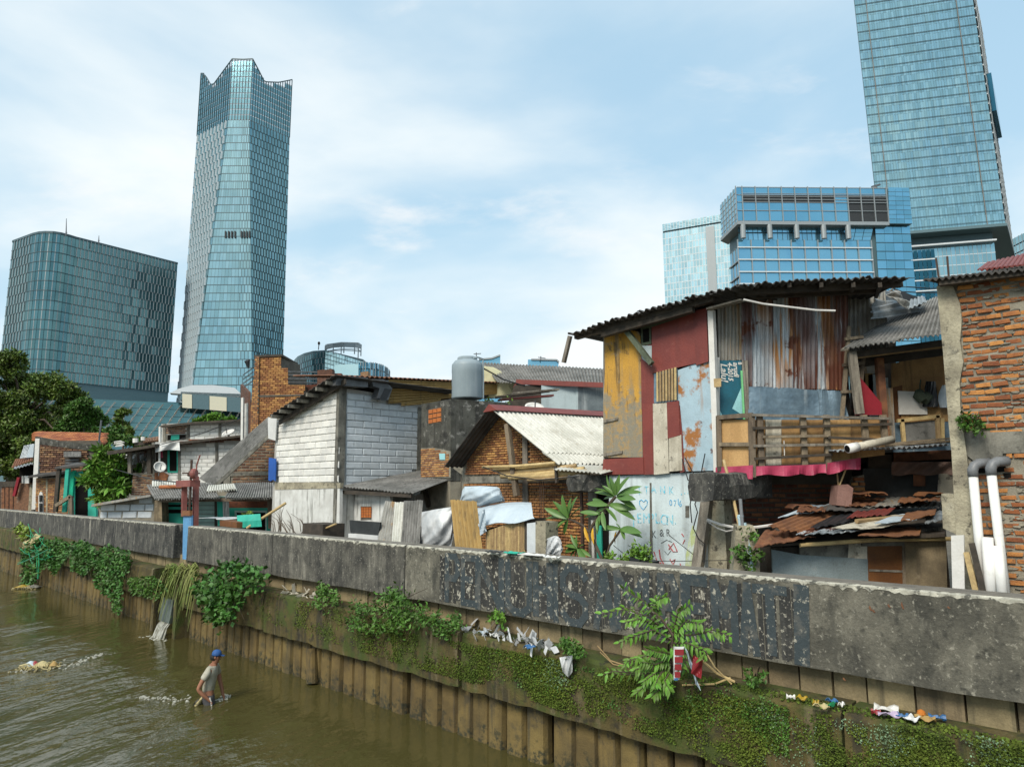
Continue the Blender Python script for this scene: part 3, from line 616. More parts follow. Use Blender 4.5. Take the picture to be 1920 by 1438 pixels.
# striped block on the podium
a, b = PY(337, 764, 372), PY(470, 778, 384); nn = outward(a, b); h = UP * 8.6
sb = root('striped_annexe', down(a, 51.1), 'low podium annexe with alternate cream and dark cladding panels', 'annexe')
part('body', MB().prism([down(a, 51.1), down(b, 51.1), down(b, 51.1) - nn * 12, down(a, 51.1) - nn * 12], UP * (a[2] - 51.1) + h), M['core'], sb)
pl = vplane(a, b); M['cream_panel'] = mat('cream_panel', (.66, .62, .46), (.6, .58, .46), bump=0, fine=0)
for x0, x1, m in ((342, 360, 'cream_panel'), (361, 392, 'core'), (393, 425, 'cream_panel'), (426, 470, 'core')):
    mb = MB(); d = (b[2] - a[2]) / (470 - 337)
    mb.prism([pl(x0, 764 + (x0 - 337) * .08), pl(x1, 764 + (x1 - 337) * .08), pl(x1, 738 + (x1 - 337) * .08), pl(x0, 738 + (x0 - 337) * .08)], nn * .4); part('panel', mb, M[m], sb)
mb = MB(); mb.prism([pl(318, 737), pl(460, 746), pl(440, 727), pl(400, 722), pl(360, 722), pl(334, 729)], -nn * 8); part('roof', mb, M['mull_white'], sb)

# tall tapering tower with a crown
zb = 48.; LV = dict(L=(334, 735, 375, 178, 418), C1=(361, 735, 436, 172, 398), C2=(473, 735, 467, 172, 398), R=(529, 735, 545, 190, 420))
tw = {}
for k, (x0, y0, x1, y1, Y) in LV.items(): tw[k] = (PY(x0, y0, Y), PY(x1, y1, Y + 1))
zt = 228.; 
for k in tw:
    a, b = tw[k]; a, b = a + (b - a) * ((zb - a[2]) / (b[2] - a[2])), a + (b - a) * ((zt - a[2]) / (b[2] - a[2])); tw[k] = (a, b)
tr = root('crowned_tower', down(tw['C1'][0], 0), 'tallest slender teal tower tapering up to a jagged open crown', 'skyscraper')
bk = [radial(tw['R'][0], 50, -2), radial(tw['L'][0], 50, 2)]; bkt = [radial(tw['R'][1], 40, -2), radial(tw['L'][1], 40, 2)]
lo = [tw['L'][0], tw['C1'][0], tw['C2'][0], tw['R'][0]] + bk; hi = [tw['L'][1], tw['C1'][1], tw['C2'][1], tw['R'][1]] + bkt
ce = np.mean(lo, axis=0); ch = np.mean(hi, axis=0); lo2 = [p + (ce - p) * .05 for p in lo]; hi2 = [p + (ch - p) * .05 for p in hi]
part('core', MB().add(lo2 + hi2, [list(range(6))[::-1], [i + 6 for i in range(6)]] + [(i, (i + 1) % 6, (i + 1) % 6 + 6, i + 6) for i in range(6)]), M['core'], tr)
pm, fm, bm, pm2, fm2 = MB(), MB(), MB(), MB(), MB()
facade(pm, fm, bm, tw['L'][0], tw['C1'][0], tw['L'][1], tw['C1'][1], 36, 9, .5, 1.0, .35, .2, .05, .05, .05, True)
mid = [tw['C1'][i] + (tw['C2'][i] - tw['C1'][i]) * (.74 if i == 0 else .60) for i in (0, 1)]
facade(pm2, fm2, bm, tw['C1'][0], mid[0], tw['C1'][1], mid[1], 36, 9, .16, .12, .4, .2, .03, .05, .02)
facade(pm2, fm2, bm, mid[0], tw['C2'][0], mid[1], tw['C2'][1], 36, 4, .3, .2, .4, .2, .05, .05, .03, True)
facade(pm, fm2, bm, tw['C2'][0], tw['R'][0], tw['C2'][1], tw['R'][1], 36, 13, .45, .45, .3, .2, .06, .05, .04, True)
facade(pm, fm, bm, tw['R'][0], bk[0], tw['R'][1], bkt[0], 36, 10, .4, .6, .3, .2)
part('window_panes', pm, M['g_tower'], tr, kind='stuff'); part('centre_panes', pm2, M['g_right'], tr, 'smooth paler panes of the centre face', kind='stuff')
part('fins', fm, M['mull_white'], tr, kind='stuff'); part('mullions', fm2, M['mull_dark'], tr, kind='stuff'); part('floor_bands', bm, M['mull_dark'], tr, kind='stuff')  # pale fins carry the left face's sun glints in their colour
def crown(a, b, crest, n, Y0, Y1, bars, gl):
    x0, x1 = crest[0][0], crest[-1][0]; nn = outward(a, b); tops = []
    for i in range(n + 1):
        u = i / n; x = x0 + (x1 - x0) * u; y = np.interp(x, [c[0] for c in crest], [c[1] for c in crest]); p = a + (b - a) * u; q = PY(x, y, p[1]); q = V(p[0], p[1], max(q[2], p[2] + 2)); tops.append((p, q))
        bars.box(p, q, .3, .6, up=nn)
    for (p, q), (p2, q2) in zip(tops[:-1], tops[1:]):
        z = p[2]
        while z < min(q[2], q2[2]) - 1:
            bars.box(down(p, z), down(p2, z), .18, .25)
            if z < p[2] + (q[2] - p[2]) * .9: gl.prism([down(p, z + .3), down(p2, z + .3), down(p2, z + 3.2), down(p, z + 3.2)], -nn * .1)
            z += 3.6
        bars.box(q, q2, .5, .6)
bars, gl = MB(), MB()
crown(tw['L'][1], tw['C1'][1], [(376, 138), (386, 142), (398, 158), (404, 160), (441, 111)], 15, 0, 0, bars, gl)
crown(tw['C1'][1], tw['C2'][1], [(441, 111), (455, 112), (468, 111)], 7, 0, 0, bars, gl)
crown(tw['C2'][1], tw['R'][1], [(468, 111), (480, 132), (492, 154), (520, 155), (546, 150)], 17, 0, 0, bars, gl)
crown(bkt[1], tw['L'][1], [(390, 158), (384, 146), (376, 138)], 8, 0, 0, bars, gl)
part('crown_frame', bars, M['mull_dark'], tr, kind='stuff'); part('crown_glass', gl, M['g_tower'], tr, kind='stuff')
pl = vplane(tw['C1'][0], tw['C2'][0])
for x in (422, 428, 434, 440, 452, 457, 462, 467):
    mb = MB(); a = vplane(tw['C1'][0] + (tw['C1'][1] - tw['C1'][0]) * .53, tw['C2'][0] + (tw['C2'][1] - tw['C2'][0]) * .53); nn = outward(tw['C1'][0], tw['C2'][0])
    mb.prism([a(x, 447, ) + nn * .5, a(x + 2.6, 447) + nn * .5, a(x + 2.8, 434) + nn * .5, a(x + .2, 434) + nn * .5], nn * .3); part('vent_slot', mb, M['louvre'], tr)
mb = MB(); nn = outward(tw['C1'][0], tw['C2'][0]); a = vplane(tw['C1'][0] + nn * .6, tw['C2'][0] + nn * .6)

# far low blocks in the gap
fb = root('round_topped_block', PY(610, 760, 520), 'distant teal block with curved flank and open round roof frame', 'office building')
zt = PY(608, 656, 520)[2]
cv = [PY(x, 700, Y) for x, Y in ((550, 560), (556, 545), (568, 532), (585, 523), (608, 520), (680, 560))]
cv = [down(p, 40) for p in cv]; part('core', core([p + V(0, 1, 0) for p in cv] + [cv[-1] + V(0, 30, 0), cv[0] + V(0, 30, 0)], 20, zt), M['core'], fb)
pm, fm, bm = MB(), MB(), MB()
for k in range(4): facade(pm, fm, bm, cv[k], cv[k + 1], down(cv[k], zt - 1 - (4 - k) * 1.0), down(cv[k + 1], zt - 1 - (3 - k) * 1.0), 14, 4, .4, .4, .5, .2, stag=True)
part('window_panes', pm, M['g_teal'], fb, kind='stuff'); part('fins', fm, M['mull_grey'], fb, kind='stuff'); part('floor_bands', bm, M['mull_dark'], fb, kind='stuff')
pm, fm, bm = MB(), MB(), MB(); facade(pm, fm, bm, cv[4], cv[5], down(cv[4], zt), down(cv[5], zt - 2), 20, 14, .2, .2, .2, .1)
part('plain_panes', pm, M['g_pale'], fb, kind='stuff'); part('plain_mullions', fm, M['mull_grey'], fb, kind='stuff')
mb = MB(); ring = [PY(x, y, Y) for x, y, Y in ((610, 652, 525), (625, 648, 520), (645, 647, 518), (665, 648, 522), (677, 650, 530), (672, 646, 545), (640, 645, 548), (612, 649, 540))]
for a, b in zip(ring, ring[1:] + ring[:1]): mb.box(a, b, 1., 3.); mb.box(a - UP * 4, b - UP * 4, .5, .6); mb.tube([down(a, zt - 3), a], .45, 5)
part('roof_frame', mb, M['mull_grey'], fb)
mb = MB(); mb.tube([PY(597, 656, 525), PY(598, 645, 525)], .35, 5); mb.lathe(PY(598, 645, 525), [(.3, -1), (1., .2), (.9, 1.2), (.2, 2)], 8); part('warning_lamp', mb, M['rod'], fb)
cb = root('curved_low_block', PY(700, 760, 470), 'distant low blue block with curved front right of the round topped one', 'office building')
cv = [down(PY(x, 700, Y), 50) for x, Y in ((672, 470), (690, 468), (708, 472), (720, 480), (728, 492), (731, 506))]; pm, fm, bm = MB(), MB(), MB(); zt = PY(672, 679, 470)[2]
part('core', core([p + V(0, 1, 0) for p in cv] + [cv[-1] + V(0, 20, 0), cv[0] + V(0, 40, 0)], 30, zt - 4), M['core'], cb)
for k in range(5): facade(pm, fm, bm, cv[k], cv[k + 1], down(cv[k], zt - k * .2), down(cv[k + 1], zt - k * .2), 8, 4, .5, .5, .4, .2)
part('window_panes', pm, M['g_mid'], cb, kind='stuff'); part('fins', fm, M['mull_grey'], cb, kind='stuff')
part('lift_house', MB().prism([PY(627, 712, 462), PY(672, 712, 462), PY(672, 682, 462), PY(627, 684, 462)], V(0, 15, 0)), M['g_pale'], cb)
for nm, pxs, Y, lab in (('pale_block', ((528, 720), (550, 720), (550, 680), (528, 681)), 640, 'tiny pale blue block peeping beside the brick stair tower'),
                        ('blue_roof', ((898, 690), (938, 690), (938, 666), (922, 672), (898, 674)), 420, 'distant sky blue roof with a pointed fin behind the water tank'),
                        ('blue_roof', ((990, 690), (1046, 690), (1048, 679), (1044, 675), (996, 674)), 420, 'distant sky blue flat roof above the long grey roof')):
    r_ = root(nm, PY(pxs[0][0], pxs[0][1], Y), lab, 'distant building'); part('body', MB().prism([down(PY(pxs[0][0], 700, Y), 2), down(PY(pxs[1][0], 700, Y), 2)] + [PY(x, y, Y) for x, y in pxs[1:]] + [PY(pxs[0][0], pxs[-1][1], Y)], V(0, 20, 0)), M['g_blue'], r_)
    mb = MB(); q = [PY(x, y, Y - 1) for x, y in pxs[2:]]; 
    for u, v in zip(q[:-1], q[1:]): mb.box(u, v, 1.2, .9)
    part('roof_edge', mb, M['mull_grey'], r_)
    if nm == 'blue_roof':
        mb = MB(); x = 893 if pxs[0][0] < 900 else 1014
        mb.tube([PY(x, 676, Y - 4), PY(x, 661 if x < 900 else 668, Y - 4)], .3, 5); mb.tube([PY(x - 5, 664 if x < 900 else 670, Y - 4), PY(x + 9, 663 if x < 900 else 672, Y - 4)], .25, 5); part('antenna', mb, M['steel'], r_)

# blue office with an overhanging top, right
zt = 91.; A = PZ(1381, 350, zt); B = PZ(1704, 352.5, zt); Cc = PZ(1350.5, 385, zt); pl = vplane(A, B); nn = outward(A, B); pls = vplane(Cc, A); ns = outward(Cc, A)
mo = root('overhanging_office', down(A, 0), 'blue glass office whose boxed top storeys overhang a recessed row of columns', 'office building')
A2 = down(pl(1388, 500), 0); 
def zof(y, x=1388): return pl(x, y)[2]
z1, z2 = zof(418, 1383), zof(447)
shp = lambda o, o2=0.: [A - nn * o + nrm(B - A) * o2, B - nn * o, B - nn * 40, Cc - nn * 40 - ns * o2, Cc + nrm(A - Cc) * 0 - ns * o2]
part('core', core([A - nn * 2.2 - ns * 2.5, B - nn * 2.2, B - nn * 15, Cc - ns * 2.5], 0, z1), M['core'], mo)
part('upper_core', core([A - nn * .3 - ns * .3, B - nn * .3, B - nn * 15, Cc - ns * .3], z1, zt - .2, low=False), M['core'], mo)
mb = MB(); q = [down(p, z1 - .6) for p in (A + nn * .5 + ns * .5, pl(1664, 400) + nn * .5, pl(1664, 400) - nn * 3, A - nn * 3 - ns * 3, Cc - nn * 3 - ns * 3, Cc + ns * .5)]; mb.prism(q, UP * 1.0); part('overhang_soffit', mb, M['mull_grey'], mo)
def pane(p, a, b, z0, z1, off, m, n_, g=.12):
    e = nrm(b - a); mb = MB(); t = R.uniform(-.03, .03)
    a, b = a + e * g, b - e * g; mb.hexa([down(a, z0 + g) + n_ * off, down(b, z0 + g) + n_ * (off + t), down(b, z0 + g) + n_ * (off - .15), down(a, z0 + g) + n_ * (off - .15)], [down(a, z1 - g) + n_ * off, down(b, z1 - g) + n_ * (off + t), down(b, z1 - g) + n_ * (off - .15), down(a, z1 - g) + n_ * (off - .15)]); part('window_pane', mb, m, p)
cx = [1381 + 24.72 * k - (13 if k else 0) for k in range(13)][:12] + [1664]
zr = [z1 + .5, z1 + (zt - z1) * .33, z1 + (zt - z1) * .56, z1 + (zt - z1) * .76, zt - .3]
for i in range(12):
    for j in range(4):
        a, b = down(pl(cx[i], 400), 0), down(pl(cx[i + 1], 400), 0)
        lv = (j == 2 and 1 <= i <= 7) or (j in (0, 1, 2) and i >= 9)
        pane(mo, a, b, zr[j], zr[j + 1], .15 if not lv else .05, M['g_mid'] if not lv else M['louvre'], nn)
mb = MB(); mw = MB()
for i in range(13): p = down(pl(cx[i], 400), 0); mb.box(down(p, z1) + nn * .3, down(p, zt) + nn * .3, .22, .4, up=nn)
for i in range(1, 12):
    for j in range(4):
        if j == 2: 
            for q in range(4): mb.box(down(pl(cx[i], 400), zr[2] + q * .9) + nn * .25, down(pl(cx[i + 1] if i < 11 else 1664, 400), zr[2] + q * .9) + nn * .25, .1, .15)
for z in zr[1:]: mb.box(down(A, z) + nn * .25, down(pl(1664, 400), z) + nn * .25, .2, .15)
part('upper_mullions', mb, M['mull_grey'], mo)
# recessed row, columns
for x in (1393, 1443, 1493.5, 1544, 1590): part('column', MB().lathe(down(pl(x, 430), z2), [(.75, 0), (.75, z1 - z2 - .6)], 12), M['mull_grey'], mo)
pm, fm, bm = MB(), MB(), MB(); facade(pm, fm, bm, down(pl(1388, 430), z2) - nn * 2.0, down(pl(1592, 430), z2) - nn * 2.0, down(pl(1388, 430), z1) - nn * 2.0, down(pl(1592, 430), z1) - nn * 2.0, 2, 22, .12, .1, .2, .1)
part('recessed_panes', pm, M['g_blue'], mo, kind='stuff'); part('recessed_mullions', fm, M['mull_dark'], mo, kind='stuff')
# lower grid
lx = [1388 + 25.3 * k for k in range(11)]; lz = [zof(y) for y in (700, 640, 600, 577, 553.5, 530.5, 508, 485, 462, 447)]
for i in range(10):
    for j in range(9):
        
        pane(mo, down(pl(lx[i], 500), 0), down(pl(lx[i + 1], 500), 0), lz[j], lz[j + 1], -1.2, M['g_blue'] if j < 8 else M['g_mid'], nn, .1)
mb = MB()
for x in lx: p = down(pl(x, 500), 0); mb.box(down(p, lz[0]) - nn * 1.0, down(p, z2) - nn * 1.0, .24, .4, up=nn)
part('grid_posts', mb, M['mull_grey'], mo); mb = MB()
for z in lz[:-1]: mb.box(down(pl(1387, 500), z) - nn * .8, down(pl(1641, 500), z) - nn * .8, .3, .3)
part('white_grid', mb, M['mull_white'], mo)
pm, fm, bm = MB(), MB(), MB(); facade(pm, None, bm, down(pl(1643, 500), 10) - nn * 1.3, down(B, 10) - nn * 1.3, down(pl(1643, 400), z1) - nn * 1.3, down(B, z1) - nn * 1.3, 26, 4, .2, .2, .12, .12, .012, .05)
facade(pm, None, bm, down(pl(1592, 500), z2) - nn * 1.3, down(pl(1641, 500), z2) - nn * 1.3, down(pl(1592, 400), z1) - nn * 1.3, down(pl(1641, 400), z1) - nn * 1.3, 4, 3, .2, .2, .12, .12, .03, .05)
facade(pm, None, bm, down(pl(1665, 400), z1), down(B, z1), pl(1665, 351.5), B, 8, 3, .2, .2, .12, .12, .012, .05)
part('plain_panes', pm, M['g_mid'], mo, kind='stuff'); part('joint_lines', bm, M['mull_dark'], mo, kind='stuff')
pm, fm, bm = MB(), MB(), MB(); facade(pm, fm, bm, down(Cc, z1), down(A, z1), Cc, A, 7, 6, .3, .3, .2, .2); facade(pm, fm, bm, down(Cc, 10) - ns * 2.3, down(A, 10) - ns * 2.3 - nn * 1.5, down(Cc, z2) - ns * 2.3, down(A, z2) - ns * 2.3 - nn * 1.5, 14, 5, .3, .3, .35, .6)
part('side_panes', pm, M['g_mid'], mo, kind='stuff'); part('side_mullions', fm, M['mull_grey'], mo, kind='stuff'); part('side_bands', bm, M['mull_grey'], mo, kind='stuff')
mb = MB(); p = pl(1648, 351) - nn * 2; mb.tube([p, p + UP * .8], .6, 6); mb.box(p + UP * .9 - nrm(B - A) * 1.0, p + UP * 1.7 + nrm(B - A) * 1.6, .5, .5); part('window_cradle', mb, M['steel'], mo)

# pale tower behind it
zt = 172.; A = PZ(1241.5, 421, zt); B = PZ(1365, 399.5, zt); nn = outward(A, B)
pt = root('pale_glass_tower', down(A, 0), 'pale silvery glass tower half hidden behind the overhanging blue office', 'office building')
part('core', core([A - nn, B - nn, B - nn * 40, A - nn * 40], 0, zt - .5), M['core'], pt)
pm, fm, bm = MB(), MB(), MB(); pl = vplane(A, B)
za = pl(1243, 437)[2]; facade(pm, fm, bm, down(A, 20), down(B, 20), down(A, za), down(B, za), 34, 22, .3, .25, .4, .2, .04, .04, .03)
part('window_panes', pm, M['g_pale'], pt, kind='stuff'); part('mullions', fm, M['mull_white'], pt, kind='stuff'); part('floor_bands', bm, M['mull_white'], pt, kind='stuff')
pm, fm, bm = MB(), MB(), MB(); facade(pm, fm, bm, down(A, za + 1), down(B, za + 1), A, B, 5, 22, .3, .3, .3, .3); part('crown_panes', pm, M['g_pale'], pt, kind='stuff'); part('crown_grid', fm, M['mull_white'], pt, kind='stuff')
e = nrm(B - A); w = np.linalg.norm(B - A); part('dark_strip', MB().prism([down(A, 20) + e * w * .66 + nn * .4, down(A, 20) + e * w * .79 + nn * .4, down(A, za - 1) + e * w * .79 + nn * .4, down(A, za - 1) + e * w * .66 + nn * .4], nn * .2), M['mull_grey'], pt)

# leaning-looking tall tower, far right
Yr = 300.; a0 = PY(1640, 350, Yr); a1 = PY(1601.5, 0, Yr); b0 = PY(1885, 419, Yr - 12); b1 = PY(1824, 0, Yr - 12)
zs = b0[2]; a0 = a0 + (a1 - a0) * ((zs - a0[2]) / (a1[2] - a0[2])); k = 1.22
a1, b1 = a0 + (a1 - a0) * k, b0 + (b1 - b0) * k; zt = min(a1[2], b1[2]); a1 = a0 + (a1 - a0) * ((zt - zs) / (a1[2] - zs)); b1 = b0 + (b1 - b0) * ((zt - zs) / (b1[2] - zs))
rt = root('pale_teal_skyscraper', down(a0, 0), 'huge pale teal skyscraper running out of the top of the view', 'skyscraper')
nn = outward(a0, b0); c0 = PY(1901, 476, Yr + 40); c0 = down(c0, zs); c1 = PY(1832, 0, Yr + 40); c1 = c0 + (c1 - c0) * ((zt - zs) / (c1[2] - zs)); d0, d1 = radial(a0, 60, 3), radial(a1, 60, 3)
q = lambda ps, o: [p - nn * o for p in ps]
part('core', MB().hexa(q([a0, b0, c0, d0], .6), q([a1, b1, c1, d1], .6)), M['core'], rt)
pm, fm, bm = MB(), MB(), MB(); n_ = int((zt - zs) / 4.5)
a, b = a0, b0
facade(pm, fm, bm, a0, b0, a1, b1, n_, 46, .14, .1, .17, .12, .03, .0, .03)
part('window_panes', pm, M['g_right'], rt, kind='stuff'); part('mullions', fm, M['mull_dark'], rt, kind='stuff'); part('floor_bands', bm, M['mull_dark'], rt, kind='stuff')
mb = MB()
for i in range(n_):
    for dz in (.33, .24):
        p, q2 = a0 + (a1 - a0) * ((i + dz) / n_), b0 + (b1 - b0) * ((i + dz) / n_); mb.box(p + nn * .1, q2 + nn * .1, .3, .14)
part('spandrel_lines', mb, M['mull_dark'], rt, kind='stuff')
for u in (.1, .86):
    mb = MB(); mb.box(a0 + (b0 - a0) * u + nn * .3, a1 + (b1 - a1) * u + nn * .3, .22, .3, up=nn); part('gondola_rail', mb, M['rail'], rt)
pm, fm, bm = MB(), MB(), MB(); facade(pm, fm, bm, b0, c0, b1, c1, n_, 10, .4, .5, .5, .5); part('side_panes', pm, M['g_dark'], rt, kind='stuff'); part('side_mullions', fm, M['mull_grey'], rt, kind='stuff'); part('side_bands', bm, M['mull_grey'], rt, kind='stuff')
mb = MB(); e = nrm(c0 - b0); so_ = outward(b0, c0); f = lambda u, v: (b0 * (1 - u) + c0 * u) * (1 - v) + (b1 * (1 - u) + c1 * u) * v
va, vb = [(PY(1868, y, Yr + 20)[2] - zs) / (zt - zs) for y in (243, 176)]
mb.hexa([f(.3, va) , f(.8, va), f(.8, va) + so_ * 2.4, f(.3, va) + so_ * 2.4], [f(.3, vb), f(.8, vb), f(.8, vb) + so_ * 2.4, f(.3, vb) + so_ * 2.4]); part('side_screen', mb, M['g_dark'], rt)
# lower volume set back under a soffit
part('soffit', MB().prism([down(p, zs - 1.6) for p in (a0 + nn * 1.5, b0 + nn * 1.5, c0 + V(1, 0, 0), d0)], UP * 1.3), M['core'], rt)
la, lb = down(a0 - nn * 5, 20), down(b0 - nn * 5 - nrm(b0 - a0) * 3, 20); zl = zs - 1.7
part('lower_core', MB().prism([la - nn, lb - nn, lb - nn * 40, la - nn * 40], UP * (zl - 20)), M['core'], rt)
pm, fm, bm = MB(), MB(), MB(); facade(pm, fm, bm, la, lb, down(la, zl - 5), down(lb, zl - 5), 20, 27, .2, .15, .25, .15, .04, .03, .03)
part('lower_panes', pm, M['g_right'], rt, kind='stuff'); part('lower_mullions', fm, M['mull_grey'], rt, kind='stuff'); part('lower_bands', bm, M['mull_white'], rt, kind='stuff')
part('rim_beam', MB().box(down(la, zl - 4.5) + nn * 2, down(lb, zl - 4.5) + nn * 2, 1.5, .7), M['mull_white'], rt)
pls = vplane(la + nn * 1.5, lb + nn * 1.5)
pm, fm, bm = MB(), MB(), MB(); facade(pm, fm, bm, down(pls(1700, 520), 22), down(pls(1757, 520), 22), down(pls(1700, 520), zl - 6), down(pls(1757, 520), zl - 6), 18, 7, .2, .2, .5, .4)
part('dark_bay_panes', pm, M['g_dark'], rt, kind='stuff'); part('dark_bay_bands', bm, M['mull_white'], rt, kind='stuff')
zt = PY(1905, 441, 420)[2]; A = down(PY(1893, 470, 430), 0); B = down(PY(1990, 470, 400), 0); nn = outward(A, B)
eb = root('edge_block', A, 'sliver of pale teal office block at the right edge of the view', 'office building'); part('core', core([A - nn, B - nn, B - nn * 30, A - nn * 30], 0, zt - .3), M['core'], eb)
pm, fm, bm = MB(), MB(), MB(); facade(pm, fm, bm, down(A, 10), down(B, 10), down(A, zt), down(B, zt + 5), 28, 14, .3, .2, .4, .2); part('window_panes', pm, M['g_right'], eb, kind='stuff'); part('mullions', fm, M['mull_grey'], eb, kind='stuff')
# ------------------------------------------------------------------ walls laid brick by brick
class Pl:
    def __init__(s, k, v):
        s.k, s.v = k, v
        s.e, s.n = {'t': (-D, -T), 'Y': (V(1, 0, 0), V(0, -1, 0)), 's': (T, -D)}[k]
        s.rz = math.atan2(s.e[1], s.e[0])
    def hit(s, x, y, off=0.):
        if s.k == 't': return P(x, y, s.v - off)
        if s.k == 's': return PS(x, y, s.v - off)
        return PY(x, y, s.v - off)
    def uz(s, x, y): p = s.hit(x, y); return float(p @ s.e), float(p[2])
    def at(s, u, z, off=0.):
        o = {'t': T * s.v, 's': D * s.v, 'Y': V(0, s.v, 0)}[s.k]
        return o + s.e * u + UP * z + s.n * off
def brick_meshes(m, l, h, dp, k=4, jit=.06):
    out = []
    for i in range(k):
        rg = random.Random(i * 7 + 1); mb = MB(); j = lambda a: a * (1 + rg.uniform(-jit, jit))
        c = min(h, l) * .12
        fr = [(-j(l / 2) + c, -dp, -j(h / 2) + c), (j(l / 2) - c, -dp, -j(h / 2) + c), (j(l / 2) - c, -dp, j(h / 2) - c), (-j(l / 2) + c, -dp, j(h / 2) - c)]
        md = [(-j(l / 2), -dp + c, -j(h / 2)), (j(l / 2), -dp + c, -j(h / 2)), (j(l / 2), -dp + c, j(h / 2)), (-j(l / 2), -dp + c, j(h / 2))]
        bk = [(a, .03, b) for a, _, b in md]
        mb.add(fr + md + bk, [(0, 1, 2, 3)] + [(q + 4, (q + 1) % 4 + 4, (q + 1) % 4, q) for q in range(4)] + [(q + 8, (q + 1) % 4 + 8, (q + 1) % 4 + 4, q + 4) for q in range(4)])
        out.append(_mesh('brick', mb, m, V(0, 0, 0)))
    return out
def lay(par, pl, poly, l, h, jl, jh, m, proud=.012, limit=290, name='brick', jit=.06, tilt=.02, miss=0., holes=(), stuff=None, skew=0., rnd=.006):
    """Lay courses inside the photo outline poly; past the limit the rest becomes one stuff part."""
    pz = [pl.uz(x, y) for x, y in poly]; hz_ = [[pl.uz(x, y) for x, y in hh] for hh in holes]
    u0, u1 = min(a for a, _ in pz), max(a for a, _ in pz); z0, z1 = min(b for _, b in pz), max(b for _, b in pz)
    ms = brick_meshes(m, l, h, proud, jit=jit); n = 0; rest = MB(); row = 0; z = z0 + h / 2; cells = []
    while z < z1:
        cr = []
        for (ua, za), (ub, zb) in zip(pz, pz[1:] + pz[:1]):
            if (za > z) != (zb > z): cr.append(ua + (ub - ua) * (z - za) / (zb - za))
        cr.sort()
        for sa, sb_ in zip(cr[::2], cr[1::2]):
            u = u0 - (l + jl) * (.5 if row % 2 else 0) + R.uniform(-.3, .3) * jl - l / 2
            while u < sb_:
                a, b = max(u, sa), min(u + l, sb_); c = (a + b) / 2
                if b - a > .22 * l and not any(inpoly(c, z, hh) for hh in hz_) and R.random() > miss: cells.append((c, z, (b - a) / l))
                u += l + jl
        z += h + jh; row += 1
    if len(cells) > limit:
        cells.sort(key=lambda c: np.linalg.norm(pl.at(c[0], c[1]) - CAM))
    for u, z, k in cells:
        off = R.uniform(-rnd, rnd)
        if n < limit: piece(name, R.choice(ms), par, pl.at(u, z, off), pl.rz, R.uniform(-tilt, tilt), (k, 1, 1)); n += 1
        else:
            a = [pl.at(u + q * l * k / 2, z + w * h / 2, proud + off) for q, w in ((-1, -1), (1, -1), (1, 1), (-1, 1))]; rest.hexa([p - pl.n * (proud + .02) for p in a], a)
    if rest.n: part(stuff or 'small_' + name + 's', rest, m, par, kind='stuff')
    return n
def slabpx(pl, poly, th, off=0.): return MB().prism([pl.hit(x, y, off) for x, y in poly], -pl.n * th)
def barpx(pl, a, b, w, h, off=0.): return MB().box(pl.hit(*a, off), pl.hit(*b, off), w, h, up=pl.n)

# ------------------------------------------------------------------ brick house at the right edge
bh = root('brick_house', W(.8, 10.9, 2.3), 'orange brick house with bare concrete corner pillar at the right edge', 'house')
FP = Pl('t', 10.4); s2 = Pl('t', 10.32)
part('wall', MB().slab(-6, 1.95, 10.4, 14, 2.3, 6.84), M['mortar'], bh)
upper = [(1790, 535), (1806, 594), (1807, 666), (1803, 717), (1808, 812), (1938, 812), (1960, 512), (1790, 522)]
lay(bh, FP, upper, .155, .052, .024, .034, M['brick'], .022, 240, tilt=.06, jit=.22, miss=.01, rnd=.018)
part('roof_underside', MB().hexa([down(q, 6.8) for q in (PY(1840, 508, 11.25), PY(1985, 492, 10.7), PY(1995, 460, 12.3), PY(1858, 494, 12.9))], [q - UP * .07 for q in (PY(1840, 508, 11.25), PY(1985, 492, 10.7), PY(1995, 460, 12.3), PY(1858, 494, 12.9))]), M['wood_dark'], bh)
lay(bh, FP, [(1962, 812), (2500, 806), (2500, 440), (1984, 508)], .155, .052, .024, .034, M['brick'], .022, 0, tilt=.045, jit=.16, stuff='outer_bricks')
lower = [(1888, 855), (1990, 850), (1990, 1130), (1900, 1130), (1836, 1130), (1830, 1000), (1832, 890), (1836, 886), (1884, 882)]
lay(bh, Pl('t', 10.4), lower, .15, .05, .02, .034, M['brick'], .018, 60, tilt=.04, jit=.16, miss=.12, rnd=.02)
mb = MB()
for k in range(230):
    x, y = R.uniform(1800, 1960), R.uniform(525, 812) if k < 150 else R.uniform(890, 1110)
    if k >= 150 and x < 1890: x += 70
    c = P(x, y, 10.385); a = R.uniform(.02, .07); b = R.uniform(.008, .02); mb.prism([c - D * a * math.cos(q) * R.uniform(.6, 1.2) + UP * b * math.sin(q) * R.uniform(.6, 1.3) - T * R.uniform(.0, .012) for q in (0, 1, 2.1, 3.1, 4.2, 5.2)], T * .03)
part('mortar_smears', mb, M['mortar'], bh, kind='stuff')
pts = [(1756, 537), (1774, 534), (1787, 537), (1800, 570), (1803, 600), (1800, 640), (1806, 680), (1799, 717), (1800, 760), (1806, 807), (1812, 850), (1822, 930), (1826, 1010), (1832, 1130), (1800, 1130), (1784, 850), (1779, 800), (1768, 660)]
pm_ = slabpx(FP, pts, .5, .07); part('corner_pillar', pm_, M['pillar'], bh)
part('ring_beam', slabpx(FP, [(1800, 812), (1990, 806), (1990, 848), (1880, 850), (1880, 862), (1826, 864), (1808, 850)], .2, .035), M['concrete'], bh)
part('pipe_hole', slabpx(FP, [(1822, 862), (1884, 860), (1886, 884), (1826, 888)], .02, .012), M['dark'], bh)
part('pipe_hole', slabpx(FP, [(1881, 887), (1895, 886), (1896, 896), (1882, 897)], .02, .018), M['dark'], bh)
